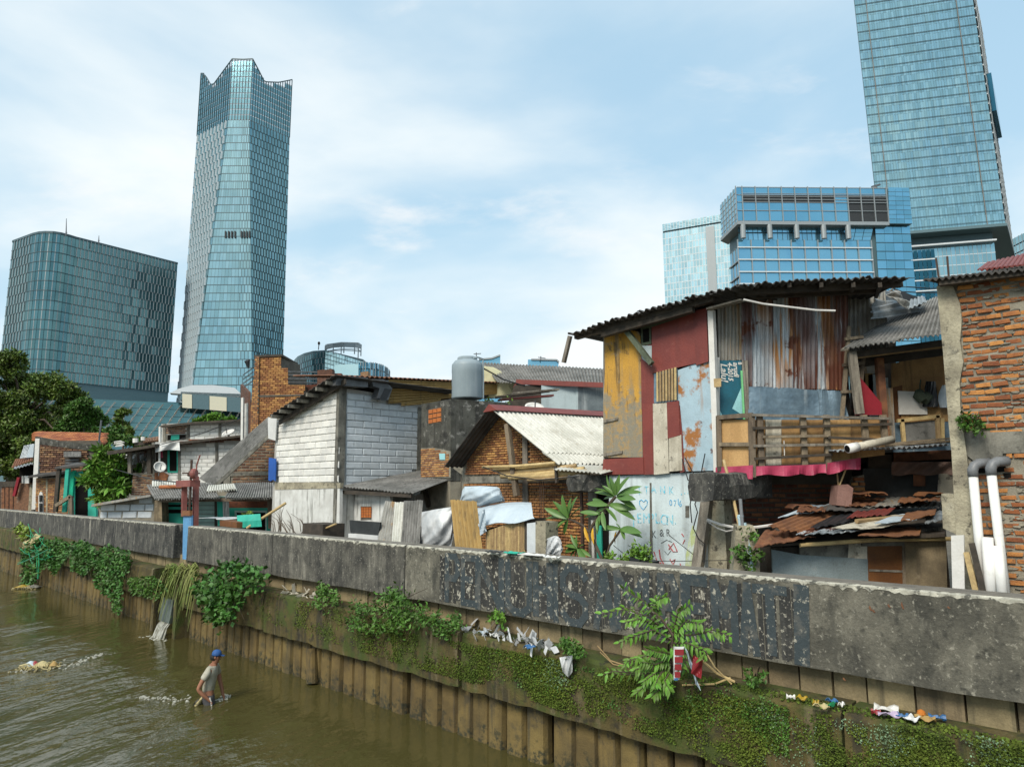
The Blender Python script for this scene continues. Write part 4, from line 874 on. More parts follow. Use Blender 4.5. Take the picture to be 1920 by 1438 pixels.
part('concrete_corbel', slabpx(FP, [(1765, 925), (1806, 928), (1812, 985), (1806, 1015), (1790, 1000), (1768, 990)], .4, .05), M['pillar'], bh)
part('wall_return', MB().slab(1.9, 2.03, 10.55, 14, 2.3, 6.8), M['mortar'], bh)
# roof: dark eave and red sheet
a, b = P(1733, 527, 10.1), P(2010, 497, 10.1)
part('roof_eave', MB().corr(a, b, b + T * 2.0 + UP * .35, a + T * 2.0 + UP * .35, 20, .018, .02), M['asbestos_dark'], bh)
part('roof_beam', MB().box(P(1762, 531, 10.2), P(2000, 502, 10.2), .1, .08), M['wood_dark'], bh)
a, b = PY(1834, 508, 11.2), PY(1990, 492, 10.6); c, d = PY(2000, 460, 12.4), PY(1852, 494, 13.); part('roof_sheet', MB().corr(a, b, c, d, 16, .02, .02), M['maroon'], bh, 'red painted roof sheet')
a, b = PY(1862, 510, 10.4), PY(1990, 492, 9.6); part('roof_sheet', MB().corr(a, b, b + V(.2, 1.8, .36), a + V(.2, 1.8, .36), 14, .02, .02), M['asbestos_dark'], bh)
for x0, y0, x1, y1 in ((1760, 530, 1755, 484), (1779, 530, 1776, 481)): part('rebar', MB().tube([P(x0, y0 + 10, 10.5), P(x0, y0 - 10, 10.5), P(x1, y1, 10.5)], .014, 6), M['rod'], bh)
for k, (x0, x1, w) in enumerate(((1824, 1845, .052), (1858, 1886, .052))):
    y0 = 884 - k * 3; t = 10.18 - k * .02; dp = root('drain_pipe', P(x1, 1118, t), ['tall white plastic pipe with grey elbow, left of the pair on brick', 'tall white plastic pipe with grey elbow, right of the pair on brick'][k], 'pipe', 'white drain pipes on the brick wall')
    a, b = P(x0, y0, t), P(x1, 1118, t); b2 = b + (b - a) * .15; part('pipe', MB().tube([a, b2], w, 14), M['pvc'], dp, smooth=True)
    q = [a - UP * .06, a + UP * .02, a + UP * .07 + D * -.02 + T * .02, a + UP * .1 - D * .06 + T * .06, a + UP * .105 - D * .16 + T * .14]
    part('elbow', MB().tube(q, w * 1.16, 14), M['pvc_grey'], dp, smooth=True)
for x0, y0, x1, w, lab in ((1851, 1007, 1858, .062, 'short fat white pipe propped between the two tall pipes'), (1871, 1023, 1880, .055, 'shortest white pipe leaning on the right tall pipe')):
    a, b = P(x0, y0, 10.08), P(x1, 1125, 10.05); single('pipe_offcut', MB().tube([a, b + (b - a) * .2], w, 14), M['pvc'], lab, 'pipe', 'white drain pipes on the brick wall', smooth=True)
Q = Pl('t', 10.02)
single('white_plank', slabpx(Q, [(1783, 1004), (1807, 1003), (1809, 1120), (1786, 1120)], .04), M['white'], 'chipped white plank standing beside the white pipes', 'plank')
for a, b, m, lab in (((1812, 1035), (1832, 1118), 'bamboo', 'pale split timber leaning between white plank and pipes'), ((1822, 1018), (1846, 1118), 'wood_dark', 'dark brown timber leaning against the tall white pipe')):
    single('leaning_timber', barpx(Q, a, b, .06, .04, .02), M[m], lab, 'timber')

# ------------------------------------------------------------------ patchwork shack
ph = root('patchwork_shack', W(6.8, 12, 2.3), 'two storey shack patched from yellow, maroon, blue and rusty sheets', 'house')
F = Pl('t', 11.0); RY = 12.0; G = Pl('Y', RY)
def pp(nm, poly, m, off=0., th=.03, pl=F, lab=None): return part(nm, slabpx(pl, poly, th, off), M[m], ph, lab)
# inner shell so the shack has depth
c1 = P(1336, 600, 11.05); gx = PY(1590, 600, RY + .15)
part('inner_shell', MB().prism([down(W(7.95, 11.08, 0), 4.5), down(W(5.7, 11.35, 0), 4.5), down(gx + V(0, .15, 0), 4.5), down(gx + V(.3, 1.6, 0), 4.5), down(W(7.95, 14.2, 0), 4.5)], UP * 2.65), M['wood_dark'], ph)
pp('panel', [(1132, 858), (1205, 857), (1203, 740), (1201, 636), (1198, 622), (1166, 617), (1133, 628), (1134, 700), (1131, 760)], 'yellow', .0, lab='peeling yellow board')
pp('panel', [(1203, 770), (1227, 770), (1225, 690), (1221, 610), (1201, 640)], 'maroon', .015)
pp('panel', [(1206, 890), (1229, 889), (1227, 757), (1204, 757)], 'maroon', .03)
pp('panel', [(1222, 700), (1306, 681), (1300, 587), (1222, 613)], 'maroon', .045, lab='large maroon sheet')
pp('panel', [(1305, 685), (1328, 678), (1324, 578), (1299, 584)], 'maroon', .06)
pp('panel', [(1220, 614), (1300, 587), (1299, 581), (1220, 606)], 'greenwood', .05)
pp('panel', [(1203, 672), (1225, 690), (1226, 648), (1203, 648)], 'bluewall', .03)
wf = pp('window_frame', [(1202, 648), (1221, 645), (1220, 608), (1201, 613)], 'greenwood', .035); part('pane', slabpx(F, [(1206, 642), (1217, 640), (1216, 615), (1205, 618)], .01, .045), M['dark'], wf)
sh = pp('shutter_frame', [(1226, 756), (1272, 752), (1270, 690), (1226, 700)], 'blue_sheet', .02)
for k in range(7):
    x = 1233 + k * 5.6; q = MB().tube([F.hit(x, 753 - k * .5, .07), F.hit(x - .4, 698 - k * 1.5, .07)], .022, 8); part('slat', q, M['bamboo'], sh)
pp('panel', [(1276, 884), (1338, 882), (1331, 672), (1271, 694), (1272, 760)], 'blue_rust', .02, lab='pale blue sheet streaked with rust')
pp('panel', [(1226, 890), (1254, 887), (1251, 755), (1224, 757)], 'white_board', .05)
pp('panel', [(1252, 822), (1275, 816), (1272, 751), (1250, 754)], 'maroon', .06)
pp('panel', [(1255, 884), (1279, 882), (1277, 815), (1254, 818)], 'white_board', .055)
pp('panel', [(1275, 886), (1283, 884), (1279, 815), (1274, 760)], 'maroon', .04)
pp('panel', [(1129, 890), (1207, 889), (1206, 857), (1131, 861)], 'maroon', .045, lab='maroon skirting sheet below the yellow board')
pp('batten', [(1131, 788), (1158, 783), (1158, 787), (1131, 793)], 'wood_grey', .03); pp('batten', [(1131, 850), (1166, 845), (1166, 850), (1131, 856)], 'wood_grey', .03)
part('corner_post', barpx(F, (1334, 583), (1346, 890), .10, .10, .08), M['white'], ph)
part('post_patch', slabpx(F, [(1339, 726), (1352, 725), (1352, 709), (1338, 710)], .01, .135), M['bamboo'], ph)
# end wall towards the left back
part('side_wall', MB().prism([P(1131, 890, 11.02), P(1131, 625, 11.02), P(1131, 625, 11.02) + T * 3, P(1131, 890, 11.02) + T * 3], -D * .03), M['galv_dull'], ph)
# lower wall with scribbles
pp('lower_wall', [(1142, 1090), (1322, 1092), (1316, 885), (1142, 893)], 'blue_plaster', -.03, .15)
pp('wall_crack', [(1219, 1066), (1224, 1066), (1221, 905), (1218, 905)], 'concrete', -.02, .02)
pp('wall_slot', [(1285, 970), (1292, 970), (1292, 948), (1285, 948)], 'concrete', -.02, .02)
def text3(s, hit, size, x, y, m, name, par, rot=0., off=.0, ext=.002, bold=0., shear=0., pl=F, sx=1.):
    cu = bpy.data.curves.new(name, 'FONT'); cu.body = s; cu.size = size; cu.extrude = ext; cu.offset = bold; cu.shear = shear
    o = bpy.data.objects.new(name, cu); col.objects.link(o)
    dg = bpy.context.evaluated_depsgraph_get(); me = bpy.data.meshes.new_from_object(o.evaluated_get(dg)); bpy.data.objects.remove(o)
    vs = np.array([v.co for v in me.vertices]); fs = [list(p.vertices) for p in me.polygons]
    ca, sa = math.cos(rot), math.sin(rot); p0 = pl.hit(x, y, off)
    u = vs[:, 0] * sx; w = vs[:, 1]
    ex, ey = pl.e * ca + UP * sa, -pl.e * sa + UP * ca
    mb = MB(); mb.add(p0 + np.outer(u, ex) + np.outer(w, ey) + np.outer(vs[:, 2], pl.n), fs); bpy.data.meshes.remove(me)
    return part(name, mb, m, par)
M['ink_blue'] = mat('blue_marker', (.02, .28, .55), (.05, .38, .62), spots=((.5, .6, .62), .8, 30, .5, .6), bump=0, fine=0)
M['ink_cyan'] = mat('faded_cyan_marker', (.10, .48, .64), (.2, .55, .68), spots=((.55, .64, .66), .9, 25, .46, .6), bump=0, fine=0)
M['ink_red'] = mat('red_paint_strokes', (.38, .05, .06), (.4, .1, .1), spots=((.5, .55, .55), .8, 25, .52, .62), bump=0, fine=0)
M['ink_black'] = mat('black_scrawl', (.06, .07, .075), (.1, .11, .115), spots=((.5, .55, .55), .7, 25, .54, .64), bump=0, fine=0)
for s_, sz, y, xs_, m in (('-ITANK...', .20, 926, (1188, 1197, 1208, 1221, 1237, 1254, 1276, 1282, 1288), 'ink_cyan'), ('0716', .15, 948, (1255, 1263, 1269, 1273), 'ink_blue'),
                       ('JEMPLON.', .26, 982, (1186, 1194, 1205, 1217, 1228, 1238, 1249, 1264), 'ink_cyan'), ('K&R', .18, 1006, (1222, 1237, 1249), 'ink_black')):
    for ch, x in zip(s_, xs_): text3(ch, F, sz, x, y + R.uniform(-2, 2), M[m], 'graffiti_letter', ph, off=-.025, sx=.8)
def scrawl(pts, m, r=.008, nm='graffiti_stroke'): return part(nm, MB().tube([F.hit(x, y, -.026) for x, y in pts], r, 5), M[m], ph)
scrawl([(1206, 956), (1199, 946), (1199, 939), (1203, 937), (1207, 941), (1211, 937), (1214, 940), (1213, 947), (1206, 956)], 'ink_blue')
for q in ([(1226, 1034), (1232, 1052), (1240, 1056)], [(1236, 1030), (1238, 1046), (1246, 1060)], [(1253, 1020), (1262, 1034), (1270, 1034), (1263, 1018), (1254, 1030)], [(1226, 1050), (1230, 1062)], [(1256, 1048), (1262, 1058), (1268, 1064)], [(1238, 1054), (1240, 1068)], [(1275, 1056), (1278, 1066)]): scrawl(q, 'ink_red', .012)
for q in ([(1246, 1033), (1252, 1040), (1258, 1032)], [(1240, 1018), (1250, 1012), (1260, 1016)]): scrawl(q, 'ink_black', .006)
M['lime_paint'] = mat('faded_lime_paint', (.44, .52, .22), (.5, .56, .34), spots=((.58, .66, .66), .95, 5, .46, .6), streak=((.58, .66, .66), .9, 7, .48, .6), bump=0)
part('paint_patch', slabpx(F, [(1284, 1075), (1312, 1078), (1310, 990), (1298, 985), (1292, 1010), (1286, 1040)], .004, -.027), M['lime_paint'], ph)
for q in ([(1260, 1052), (1266, 1048), (1262, 1060)], [(1278, 1000), (1282, 1006)], [(1284, 1012), (1280, 1020)], [(1232, 1064), (1236, 1070), (1238, 1060), (1242, 1070)]): scrawl(q, 'ink_red', .009)
# rusty right-hand face, looking at the river bend
def cp(nm, q, n, m, off=0., wob=.008, rag=.012, seed=1, lab=None, amp=.018):
    a, b, c, d = [G.hit(x, y, off) for x, y in q]; return part(nm, MB().corr(a, b, c, d, n, amp, .006, wob, 4, rag, seed), M[m], ph, lab)
cp('corrugated_sheet', [(1347, 676), (1394, 676), (1394, 560), (1345, 575)], 7, 'galv_dull', .0, seed=2)
cp('corrugated_sheet', [(1392, 724), (1452, 727), (1452, 548), (1390, 556)], 8, 'galv_rust', .02, seed=3)
cp('corrugated_sheet', [(1450, 728), (1532, 730), (1532, 545), (1450, 548)], 10, 'galv_rust', .045, seed=5, lab='corrugated sheet blotched dark rust')
cp('corrugated_sheet', [(1528, 729), (1590, 733), (1590, 543), (1530, 546)], 8, 'galv_rust', .02, seed=8)
H_ = Pl('Y', RY + .55); a, b, c, d = [H_.hit(x, y) for x, y in ((1580, 660), (1668, 660), (1660, 545), (1584, 548))]
part('corrugated_sheet', MB().corr(a, b, c, d, 9, .02, .006, .01), M['galv_dull'], ph)
def sagged(q, m, nm, off, seed, wob=.02):
    a, b, c, d = [G.hit(x, y, off) for x, y in q]; return part(nm, MB().corr(a, b, c, d, 2, .012, .006, wob, 6, .008, seed), M[m], ph)
sagged([(1402, 790), (1536, 790), (1534, 731), (1402, 724)], 'blue_sheet', 'flat_sheet', .06, 4)
sagged([(1532, 790), (1592, 790), (1580, 734), (1532, 730)], 'blue_sheet', 'flat_sheet', .035, 6)
ban = part('banner', slabpx(G, [(1349, 785), (1394, 785), (1390, 676), (1348, 676)], .01, .05), M['teal'], ph, 'teal banner turned sideways')
text3('Lalu!', G, .17, 1351, 681, M['white'], 'lettering', ban, rot=-math.pi / 2, off=.056, bold=.003, shear=.25, pl=G)
text3('4-2015', G, .115, 1364.5, 679, M['white'], 'lettering', ban, rot=-math.pi / 2, off=.056, bold=.003, shear=.25, pl=G)
text3('arudi', G, .125, 1375, 679, M['white'], 'lettering', ban, rot=-math.pi / 2, off=.056, bold=.003, shear=.25, pl=G)
text3('8', G, .09, 1384, 679, M['white'], 'lettering', ban, rot=-math.pi / 2, off=.056, bold=.003, pl=G)
part('print', slabpx(G, [(1373, 766), (1392, 778), (1391, 724)], .004, .055), M['cyan'], ban); part('print', slabpx(G, [(1350, 785), (1358, 785), (1350, 770)], .004, .055), M['cyan'], ban)
part('batten', barpx(G, (1390, 695), (1395, 786), .03, .03, .1), M['green'], ph, 'mint green stick beside the banner')
part('post', slabpx(G, [(1394, 786), (1405, 785), (1402, 676), (1392, 676)], .03, .08), M['wood_grey'], ph)
part('jamb_board', slabpx(G, [(1342, 786), (1350, 786), (1349, 670), (1340, 670)], .03, .07), M['white'], ph)
# roof of overlapping sheets
es = [(1064, 628), (1108, 614), (1152, 600), (1196, 587), (1240, 575), (1284, 563), (1330, 550), (1382, 536)]
for k, (u, v) in enumerate(zip(es[:-1], es[1:])):
    a, b = P(u[0], u[1], 10.45), P(v[0] + 6, v[1] - 1, 10.45); a = a + UP * .02 * (k % 2)
    part('roof_sheet', MB().corr(a, b, b + T * 3.2 + UP * .1, a + T * 3.2 + UP * .1, 4, .028, .012, .012, 3, .03, k), M['asbestos_dark'], ph)
es = [(1380, 536), (1440, 531), (1500, 527), (1560, 524), (1625, 522), (1702, 520)]
for k, (u, v) in enumerate(zip(es[:-1], es[1:])):
    a, b = PY(u[0], u[1], 10.95), PY(v[0] + 4, v[1], 10.95); part('roof_sheet', MB().corr(a, b, b + V(.3, 3., .15), a + V(.3, 3., .15), 5, .022, .012, .014, 3, .03, k + 20), M['asbestos_dark'], ph)
for a, b in (((1080, 632), (1340, 560)), ((1130, 628), (1300, 580))): part('rafter', barpx(Pl('t', 10.7), a, b, .1, .12), M['wood_dark'], ph)
part('rafter', MB().box(PY(1380, 548, 11.3), PY(1690, 532, 11.3), .1, .12), M['wood_dark'], ph); part('rafter', MB().box(PY(1395, 556, 11.7), PY(1640, 545, 11.7), .08, .1), M['wood_dark'], ph)
for x in (1420, 1480, 1540, 1600, 1650): part('rafter', MB().box(PY(x, 534, 11.0), PY(x - 8, 556, 12.4), .06, .08), M['wood_dark'], ph)
part('gable_infill', slabpx(F, [(1135, 630), (1335, 585), (1338, 552), (1135, 612)], .04, -.06), M['wood_dark'], ph)
part('fascia_board', barpx(Pl('t', 10.75), (1328, 580), (1392, 563), .03, .14, .0), M['wood_grey'], ph)
part('brace', barpx(Pl('t', 10.8), (1163, 605), (1222, 682), .09, .09), M['greenwood'], ph)
single('hanging_stick', MB().box(P(1069, 630, 10.5), P(1057, 680, 10.5), .07, .07), M['wood_grey'], 'short grey stick dangling from the outer end of the dark roof', 'stick')
single('bent_wire', MB().tube([PY(x, y, 10.9) for x, y in ((1394, 562), (1430, 570), (1480, 576), (1530, 582), (1566, 583))], .018, 7), M['cable_white'], 'pale bent pipe hanging below the eave over the rusty sheets', 'pipe')

# balcony
BY = 11.0; B_ = Pl('Y', BY)
bal = root('balcony', PY(1480, 890, BY), 'rickety balcony of plywood panels and wooden slats above pink vinyl', 'balcony')
def bp(nm, m, mb, lab=None): return part(nm, mb, M[m], bal, lab)
bp('floor', 'wood_dark', MB().prism([PY(1345, 884, BY + .35), PY(1412, 884, BY), PY(1612, 872, BY), PY(1612, 872, BY) + V(.2, 1.2, 0), PY(1345, 884, BY + .35) + V(.3, 1, 0)], UP * .08))
LP = lambda x, y, o=0.: PY(x, y, BY + .45 * (1412 - x) / 66 - o)
for (y0, y1) in ((786, 832), (836, 893)): bp('plywood_panel', 'ply', MB().prism([LP(1352, y1 - 1), LP(1408, y1), LP(1408, y0), LP(1352, y0 + 2)], V(.02, .03, 0)))
for a, b, w in (((1347, 780), (1349, 895), .07), ((1409, 776), (1411, 895), .09)): bp('post', 'wood', MB().box(LP(*a, .04), LP(*b, .04), w, .07, up=V(0, -1, 0)))
for a, b, w in (((1345, 783), (1411, 778), .07), ((1348, 833), (1410, 833), .06)): bp('rail', 'wood', MB().box(LP(*a, .05), LP(*b, .05), .05, w))
xs = [(1412, 1436, 'ply_dark'), (1436, 1466, 'white_board'), (1466, 1505, 'ply_dark'), (1505, 1548, 'ply_dark'), (1548, 1596, 'ply'), (1596, 1660, 'ply_dark')]
for k, (x0, x1, m) in enumerate(xs):
    bp('plywood_panel', m, slabpx(B_, [(x0, 872 - max(0, x0 - 1500) * .12), (x1 - 1, 872 - max(0, x1 - 1500) * .12), (x1 - 1, 787), (x0, 787)], .02, -.06 - .004 * (k % 2)))
for x0, y1 in ((1424, 885), (1505, 884), (1549, 880), (1619, 823), (1655, 823)): bp('post', 'wood', barpx(B_, (x0, 778), (x0 + 4, y1), .09, .06, .0))
for a, b, m in (((1409, 778), (1668, 785), 'wood_grey'), ((1411, 803), (1672, 795), 'wood_dark'), ((1430, 819), (1552, 817), 'wood'), ((1412, 836), (1586, 833), 'wood_grey'), ((1414, 860), (1560, 852), 'wood_dark'), ((1552, 820), (1640, 824), 'wood_dark'), ((1612, 822), (1668, 826), 'wood')):
    bp('rail', m, barpx(B_, a, b, .04, .045, .06 + R.uniform(0, .006)))
bp('hanging_string', 'cable_white', MB().tube([B_.hit(1470, 826, .05), B_.hit(1471, 854, .05)], .008, 5))
def cloth(fn, nu, nv, m, nm, par=None, **k):
    mb = MB().sheet(fn, nu, nv, .006)
    return part(nm, mb, m, par) if par is not None else single(nm, mb, m, **k)
def vinyl(x0, x1, y0, y1, pl, seed, bx=0.):
    def fn(u, v):
        x = x0 + (x1 - x0) * u; y = y0 + (y1 - y0) * v - bx * u * (1)
        return pl(x, y + 2 * math.sin(u * 7 + seed) * v) + V(0, .03 * math.sin(u * 12 + seed) * (v + .2), 0)
    return fn
cloth(vinyl(1342, 1412, 876, 900, lambda x, y: LP(x, y, .1), 1, 4), 16, 4, M['pink'], 'pink_vinyl', bal)
cloth(vinyl(1418, 1500, 874, 892, lambda x, y: PY(x, y, BY - .08), 3, 2), 16, 4, M['pink'], 'pink_vinyl', bal)
cloth(vinyl(1500, 1548, 872, 890, lambda x, y: PY(x, y, BY - .07), 5, 2), 12, 4, M['pink'], 'pink_vinyl', bal)
cloth(vinyl(1552, 1614, 868, 888, lambda x, y: PY(x, y, BY - .07), 7, 10), 12, 4, M['pink'], 'pink_vinyl', bal)

# undercroft: brick wall, broken beams, posts
uc = root('undercroft', PY(1480, 1000, 12.4), 'shadowy dark red brick wall under the balcony', 'wall'); U = Pl('Y', 12.4)
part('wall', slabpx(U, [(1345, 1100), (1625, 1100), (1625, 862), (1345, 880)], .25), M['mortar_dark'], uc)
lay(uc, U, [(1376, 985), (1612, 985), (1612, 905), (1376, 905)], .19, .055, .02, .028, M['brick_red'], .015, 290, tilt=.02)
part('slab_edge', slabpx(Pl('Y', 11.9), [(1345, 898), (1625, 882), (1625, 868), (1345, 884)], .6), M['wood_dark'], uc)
def rough(path, w, h, m, nm, lab, cat, seed=1, par=None):
    rg = random.Random(seed); mb = MB(); vs = []; pr = []
    n = len(path); d = nrm(path[-1] - path[0]); x = nrm(np.cross(d, UP)) if abs(d[2]) < .9 else V(1, 0, 0); y = nrm(np.cross(x, d))
    for i in range(n):
        for a, b in ((-.5, -.5), (0, -.55), (.5, -.5), (.55, 0), (.5, .5), (0, .53), (-.5, .5), (-.55, 0)):
            vs.append(path[i] + x * (a * w + rg.uniform(-.025, .025)) + y * (b * h + rg.uniform(-.025, .025)) + d * rg.uniform(-.03, .03))
    fs = [(i * 8 + k, i * 8 + (k + 1) % 8, i * 8 + 8 + (k + 1) % 8, i * 8 + 8 + k) for i in range(n - 1) for k in range(8)] + [list(range(8))[::-1], [(n - 1) * 8 + k for k in range(8)]]
    mb.add(vs, fs); return single(nm, mb, M[m], lab, cat) if par is None else part(nm, mb, M[m], par)
lin_ = lambda a, b, n=5: [a + (b - a) * i / (n - 1) for i in range(n)]
rough(lin_(PY(1316, 914, 10.5), PY(1424, 906, 11.6), 7), .42, .40, 'parapet_dark', 'broken_beam', 'broken stub of concrete beam jutting out below the pink vinyl', 'beam', 3)
rough(lin_(P(1070, 906, 10.5), P(1140, 908, 11.2), 6), .3, .3, 'parapet_dark', 'broken_beam', 'black mossy beam stub pointing left above the plumeria', 'beam', 5)
single('leaning_post', MB().box(P(1326, 935, 10.4), P(1305, 1085, 10.2), .16, .12, up=-T), M['wood_grey'], 'grey wooden post leaning under the broken beam', 'post')
single('concrete_post', MB().slab(5.30, 5.62, 10.45, 10.7, 2.3, 4.05), M['pillar'], 'stained square concrete post right of the leaning wooden post', 'post')
single('stone_pier', MB().prism([PY(x, y, 10.4) for x, y in ((1374, 1090), (1425, 1090), (1425, 1010), (1412, 985), (1380, 985))], V(.1, .5, 0)), M['pillar'], 'rubble pier overgrown by the creeper beside the blue pipes', 'pier')
# ------------------------------------------------------------------ annexe between the shack and the brick house
an = root('annexe', PY(1680, 900, 12.4), 'open fronted annexe with grey corrugated roof and plywood wall beside the brick house', 'lean-to')
N_ = Pl('Y', 12.3)
eL, eR, tR, tL = PY(1583, 654, 11.5), PY(1790, 626, 10.9), PY(1790, 545, 13.4), PY(1664, 598, 13.0)
part('roof_sheet', MB().corr(eL, eL * .48 + eR * .52, tL * .45 + tR * .55, tL, 11, .02, .012, .008, 3, .01, 3), M['asbestos'], an)
part('roof_sheet', MB().corr(eL * .49 + eR * .51 + UP * .015, eR + UP * .015, tR + UP * .015, tL * .46 + tR * .54 + UP * .015, 11, .02, .012, .008, 3, .01, 4), M['asbestos'], an)
part('verge_board', MB().box(PY(1583, 656, 11.5), PY(1664, 601, 13.), .12, .03), M['wood_grey'], an)
part('roof_pole', MB().tube([PY(1604, 669, 11.7), PY(1690, 658, 11.6), PY(1766, 649, 11.4)], .04, 8), M['bamboo'], an, 'pale bamboo pole under the eave')
part('roof_beam', MB().box(PY(1610, 682, 12.0), PY(1780, 660, 11.8), .06, .1), M['wood_dark'], an); part('roof_beam', MB().box(PY(1595, 666, 11.7), PY(1790, 640, 11.2), .06, .1), M['wood_dark'], an)
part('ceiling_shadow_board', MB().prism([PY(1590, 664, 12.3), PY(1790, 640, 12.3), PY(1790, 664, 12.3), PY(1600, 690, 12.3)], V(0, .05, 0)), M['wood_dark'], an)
for poly, m, o in (([(1673, 745), (1790, 745), (1790, 655), (1672, 682)], 'ply_dark', 0), ([(1668, 792), (1692, 792), (1692, 722), (1668, 728)], 'ply_brown', .015), ([(1690, 792), (1790, 790), (1790, 742), (1690, 744)], 'ply_dark', .02), ([(1676, 850), (1790, 850), (1790, 786), (1676, 789)], 'blue_sheet', .01)):
    part('wall_board', slabpx(N_, poly, .03, o), M[m], an)
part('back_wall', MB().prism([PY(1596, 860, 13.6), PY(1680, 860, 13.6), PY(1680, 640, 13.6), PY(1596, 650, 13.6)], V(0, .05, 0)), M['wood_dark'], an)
for x0, x1, y0, y1, m in ((1630, 1654, 780, 702, 'bluewall'), (1656, 1667, 770, 708, 'bluewall'), (1586, 1616, 704, 668, 'galv_dull'), (1622, 1646, 700, 674, 'galv_dull'), (1624, 1638, 740, 700, 'gold')):
    part('back_panel', slabpx(Pl('Y', 13.5), [(x0, y0), (x1, y0), (x1 - 2, y1), (x0 - 2, y1)], .02, .02), M[m], an)
A1 = Pl('Y', 11.6)
part('post', barpx(A1, (1597, 660), (1612, 776), .13, .08), M['wood_grey'], an, 'pale grey leaning post'); part('post', barpx(Pl('Y', 11.9), (1648, 672), (1660, 830), .12, .1), M['rust'], an, 'rust brown round post')
part('post', barpx(Pl('Y', 12.1), (1666, 728), (1671, 830), .12, .06), M['galv_dull'], an)
single('red_flag', slabpx(Pl('Y', 11.75), [(1604, 778), (1654, 778), (1653, 756), (1609, 703), (1602, 770)], .02), M['red'], 'dark red triangle of cloth hung behind the leaning grey post', 'cloth')
ld = root('ladder', PY(1582, 785, 11.5), 'homemade wooden ladder leaning between rusty sheets and the annexe', 'ladder')
LD = Pl('Y', 11.85)
for a, b in (((1592, 612), (1578, 790)), ((1620, 660), (1606, 790))): part('rail', barpx(LD, a, b, .06, .05), M['wood'], ld)
for a, b in (((1584, 636), (1618, 632)), ((1580, 685), (1620, 681)), ((1577, 735), (1612, 733))): part('rung', barpx(LD, a, b, .05, .05, .04), M['wood'], ld)
single('whiteboard', slabpx(N_, [(1686, 777), (1739, 777), (1738, 735), (1684, 733)], .02, .06), M['white'], 'plain white board leaning on the plywood wall', 'board')
mb = MB()
mb.sheet(lambda u, v: N_.hit(1745 + (u - .5) * (18 + 12 * v), 715 + 48 * v, .10 + .07 * math.sin(u * 3.14) + .015 * math.sin(u * 23 + v * 9)), 14, 10, .01)
single('plastic_bag', mb, M['black'], 'shiny black plastic bag hanging on the plywood wall', 'bag')
single('hanging_bag', MB().sheet(lambda u, v: N_.hit(1772 + (u - .5) * (10 + 16 * math.sin(v * 2.6)), 722 + 42 * v, .10 + .06 * math.sin(u * 3.14)), 8, 8, .01), M['tarp'], 'translucent pale bag tucked behind the concrete pillar', 'bag')
mb = MB(); c = N_.hit(1727, 741, .1)
mb.tube([c + V(-.02, 0, .05), c + V(-.06, -.03, -.0), c + V(.0, -.06, -.1)], [.08, .1, .09], 10); mb.tube([c + V(.07, -.0, .02), c + V(.09, -.04, -.04), c + V(.0, -.07, -.11)], [.07, .09, .08], 10); mb.tube([c + V(-.02, 0, .05), c + V(0, 0, .2), c + V(.02, 0, .28)], .012, 5)
M['olive'] = paint('olive_cloth', '#3f4a3c'); single('sun_hat', mb, M['olive'], 'olive green hat hanging in front of the white board', 'hat')
fr = root('screen_frame', N_.hit(1725, 830, .1), 'wooden frame holding grey mesh standing on the ledge', 'frame')
part('mesh_screen', slabpx(N_, [(1698, 832), (1758, 832), (1756, 788), (1696, 792)], .02, .1), M['asbestos'], fr)
for a, b in (((1682, 789), (1762, 780)), ((1691, 786), (1695, 834)), ((1757, 779), (1760, 834)), ((1766, 784), (1767, 834))): part('frame_bar', barpx(N_, a, b, .06, .05, .13), M['bamboo'], fr)
lr = root('ledge_roof', PY(1640, 860, 11.), 'small grey corrugated ledge roof with planks and a loose pipe on top', 'roof')
a, b = PY(1563, 846, 10.7), PY(1780, 834, 11.0); part('roof_sheet', MB().corr(a, b, b + V(.2, 1.2, .02), a + V(.2, 1.2, .04), 22, .018, .012, .006, 2, .008, 7), M['galv'], lr)
for k, (x0, y0, x1, y1) in enumerate(((1606, 843, 1690, 838), (1612, 839, 1790, 826), (1622, 836, 1790, 821), (1700, 834, 1790, 828))): part('plank', MB().box(PY(x0, y0, 11.3 + k * .1), PY(x1, y1, 11.4 + k * .1), .12, .03), M['wood' if k else 'white_board'], lr)
pi = root('loose_pipe', PY(1630, 838, 11.2), 'fat dirty white pipe lying slantwise on the ledge roof', 'pipe'); pa, pb = PY(1590, 841, 10.62), PY(1673, 824, 10.8); d = nrm(pb - pa)
part('tube', MB().tube([pa, pb], .062, 16), M['white_board'], pi, smooth=True); part('socket', MB().tube([pa - d * .01, pa + d * .17], .073, 16), M['pvc'], pi, smooth=True); part('bore', MB().tube([pa - d * .016, pa - d * .012], .055, 16), M['dark'], pi)
# wall under the ledge: hanging tarps and sheets
K_ = Pl('Y', 11.9)
ub = root('tarp_screen', PY(1690, 950, 11.9), 'dark patched screen of tarps and scorched sheets under the ledge roof', 'screen')
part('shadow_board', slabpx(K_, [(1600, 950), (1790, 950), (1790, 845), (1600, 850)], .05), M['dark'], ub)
part('black_tarp', MB().sheet(lambda u, v: K_.hit(1618 + 146 * u - 4 * v, 878 + (62 - 6 * u) * v, .05 + .03 * math.sin(u * 9 + v * 3) + .05 * v * v), 18, 6, .008), M['blackcloth'], ub)
part('brown_tarp', MB().sheet(lambda u, v: K_.hit(1672 + 120 * u, 866 + 24 * v + (1.5 * math.sin(u * 14)) * v, .2 + .03 * math.sin(u * 16 + v * 5)), 24, 5, .008), mat('brown_tarp', (.22, .14, .11), (.15, .1, .08), rough=.55, bump=.5, bsc=9), ub)
part('maroon_board', slabpx(K_, [(1628, 880), (1672, 880), (1672, 852), (1628, 854)], .02, .03), M['wood_dark'], ub)
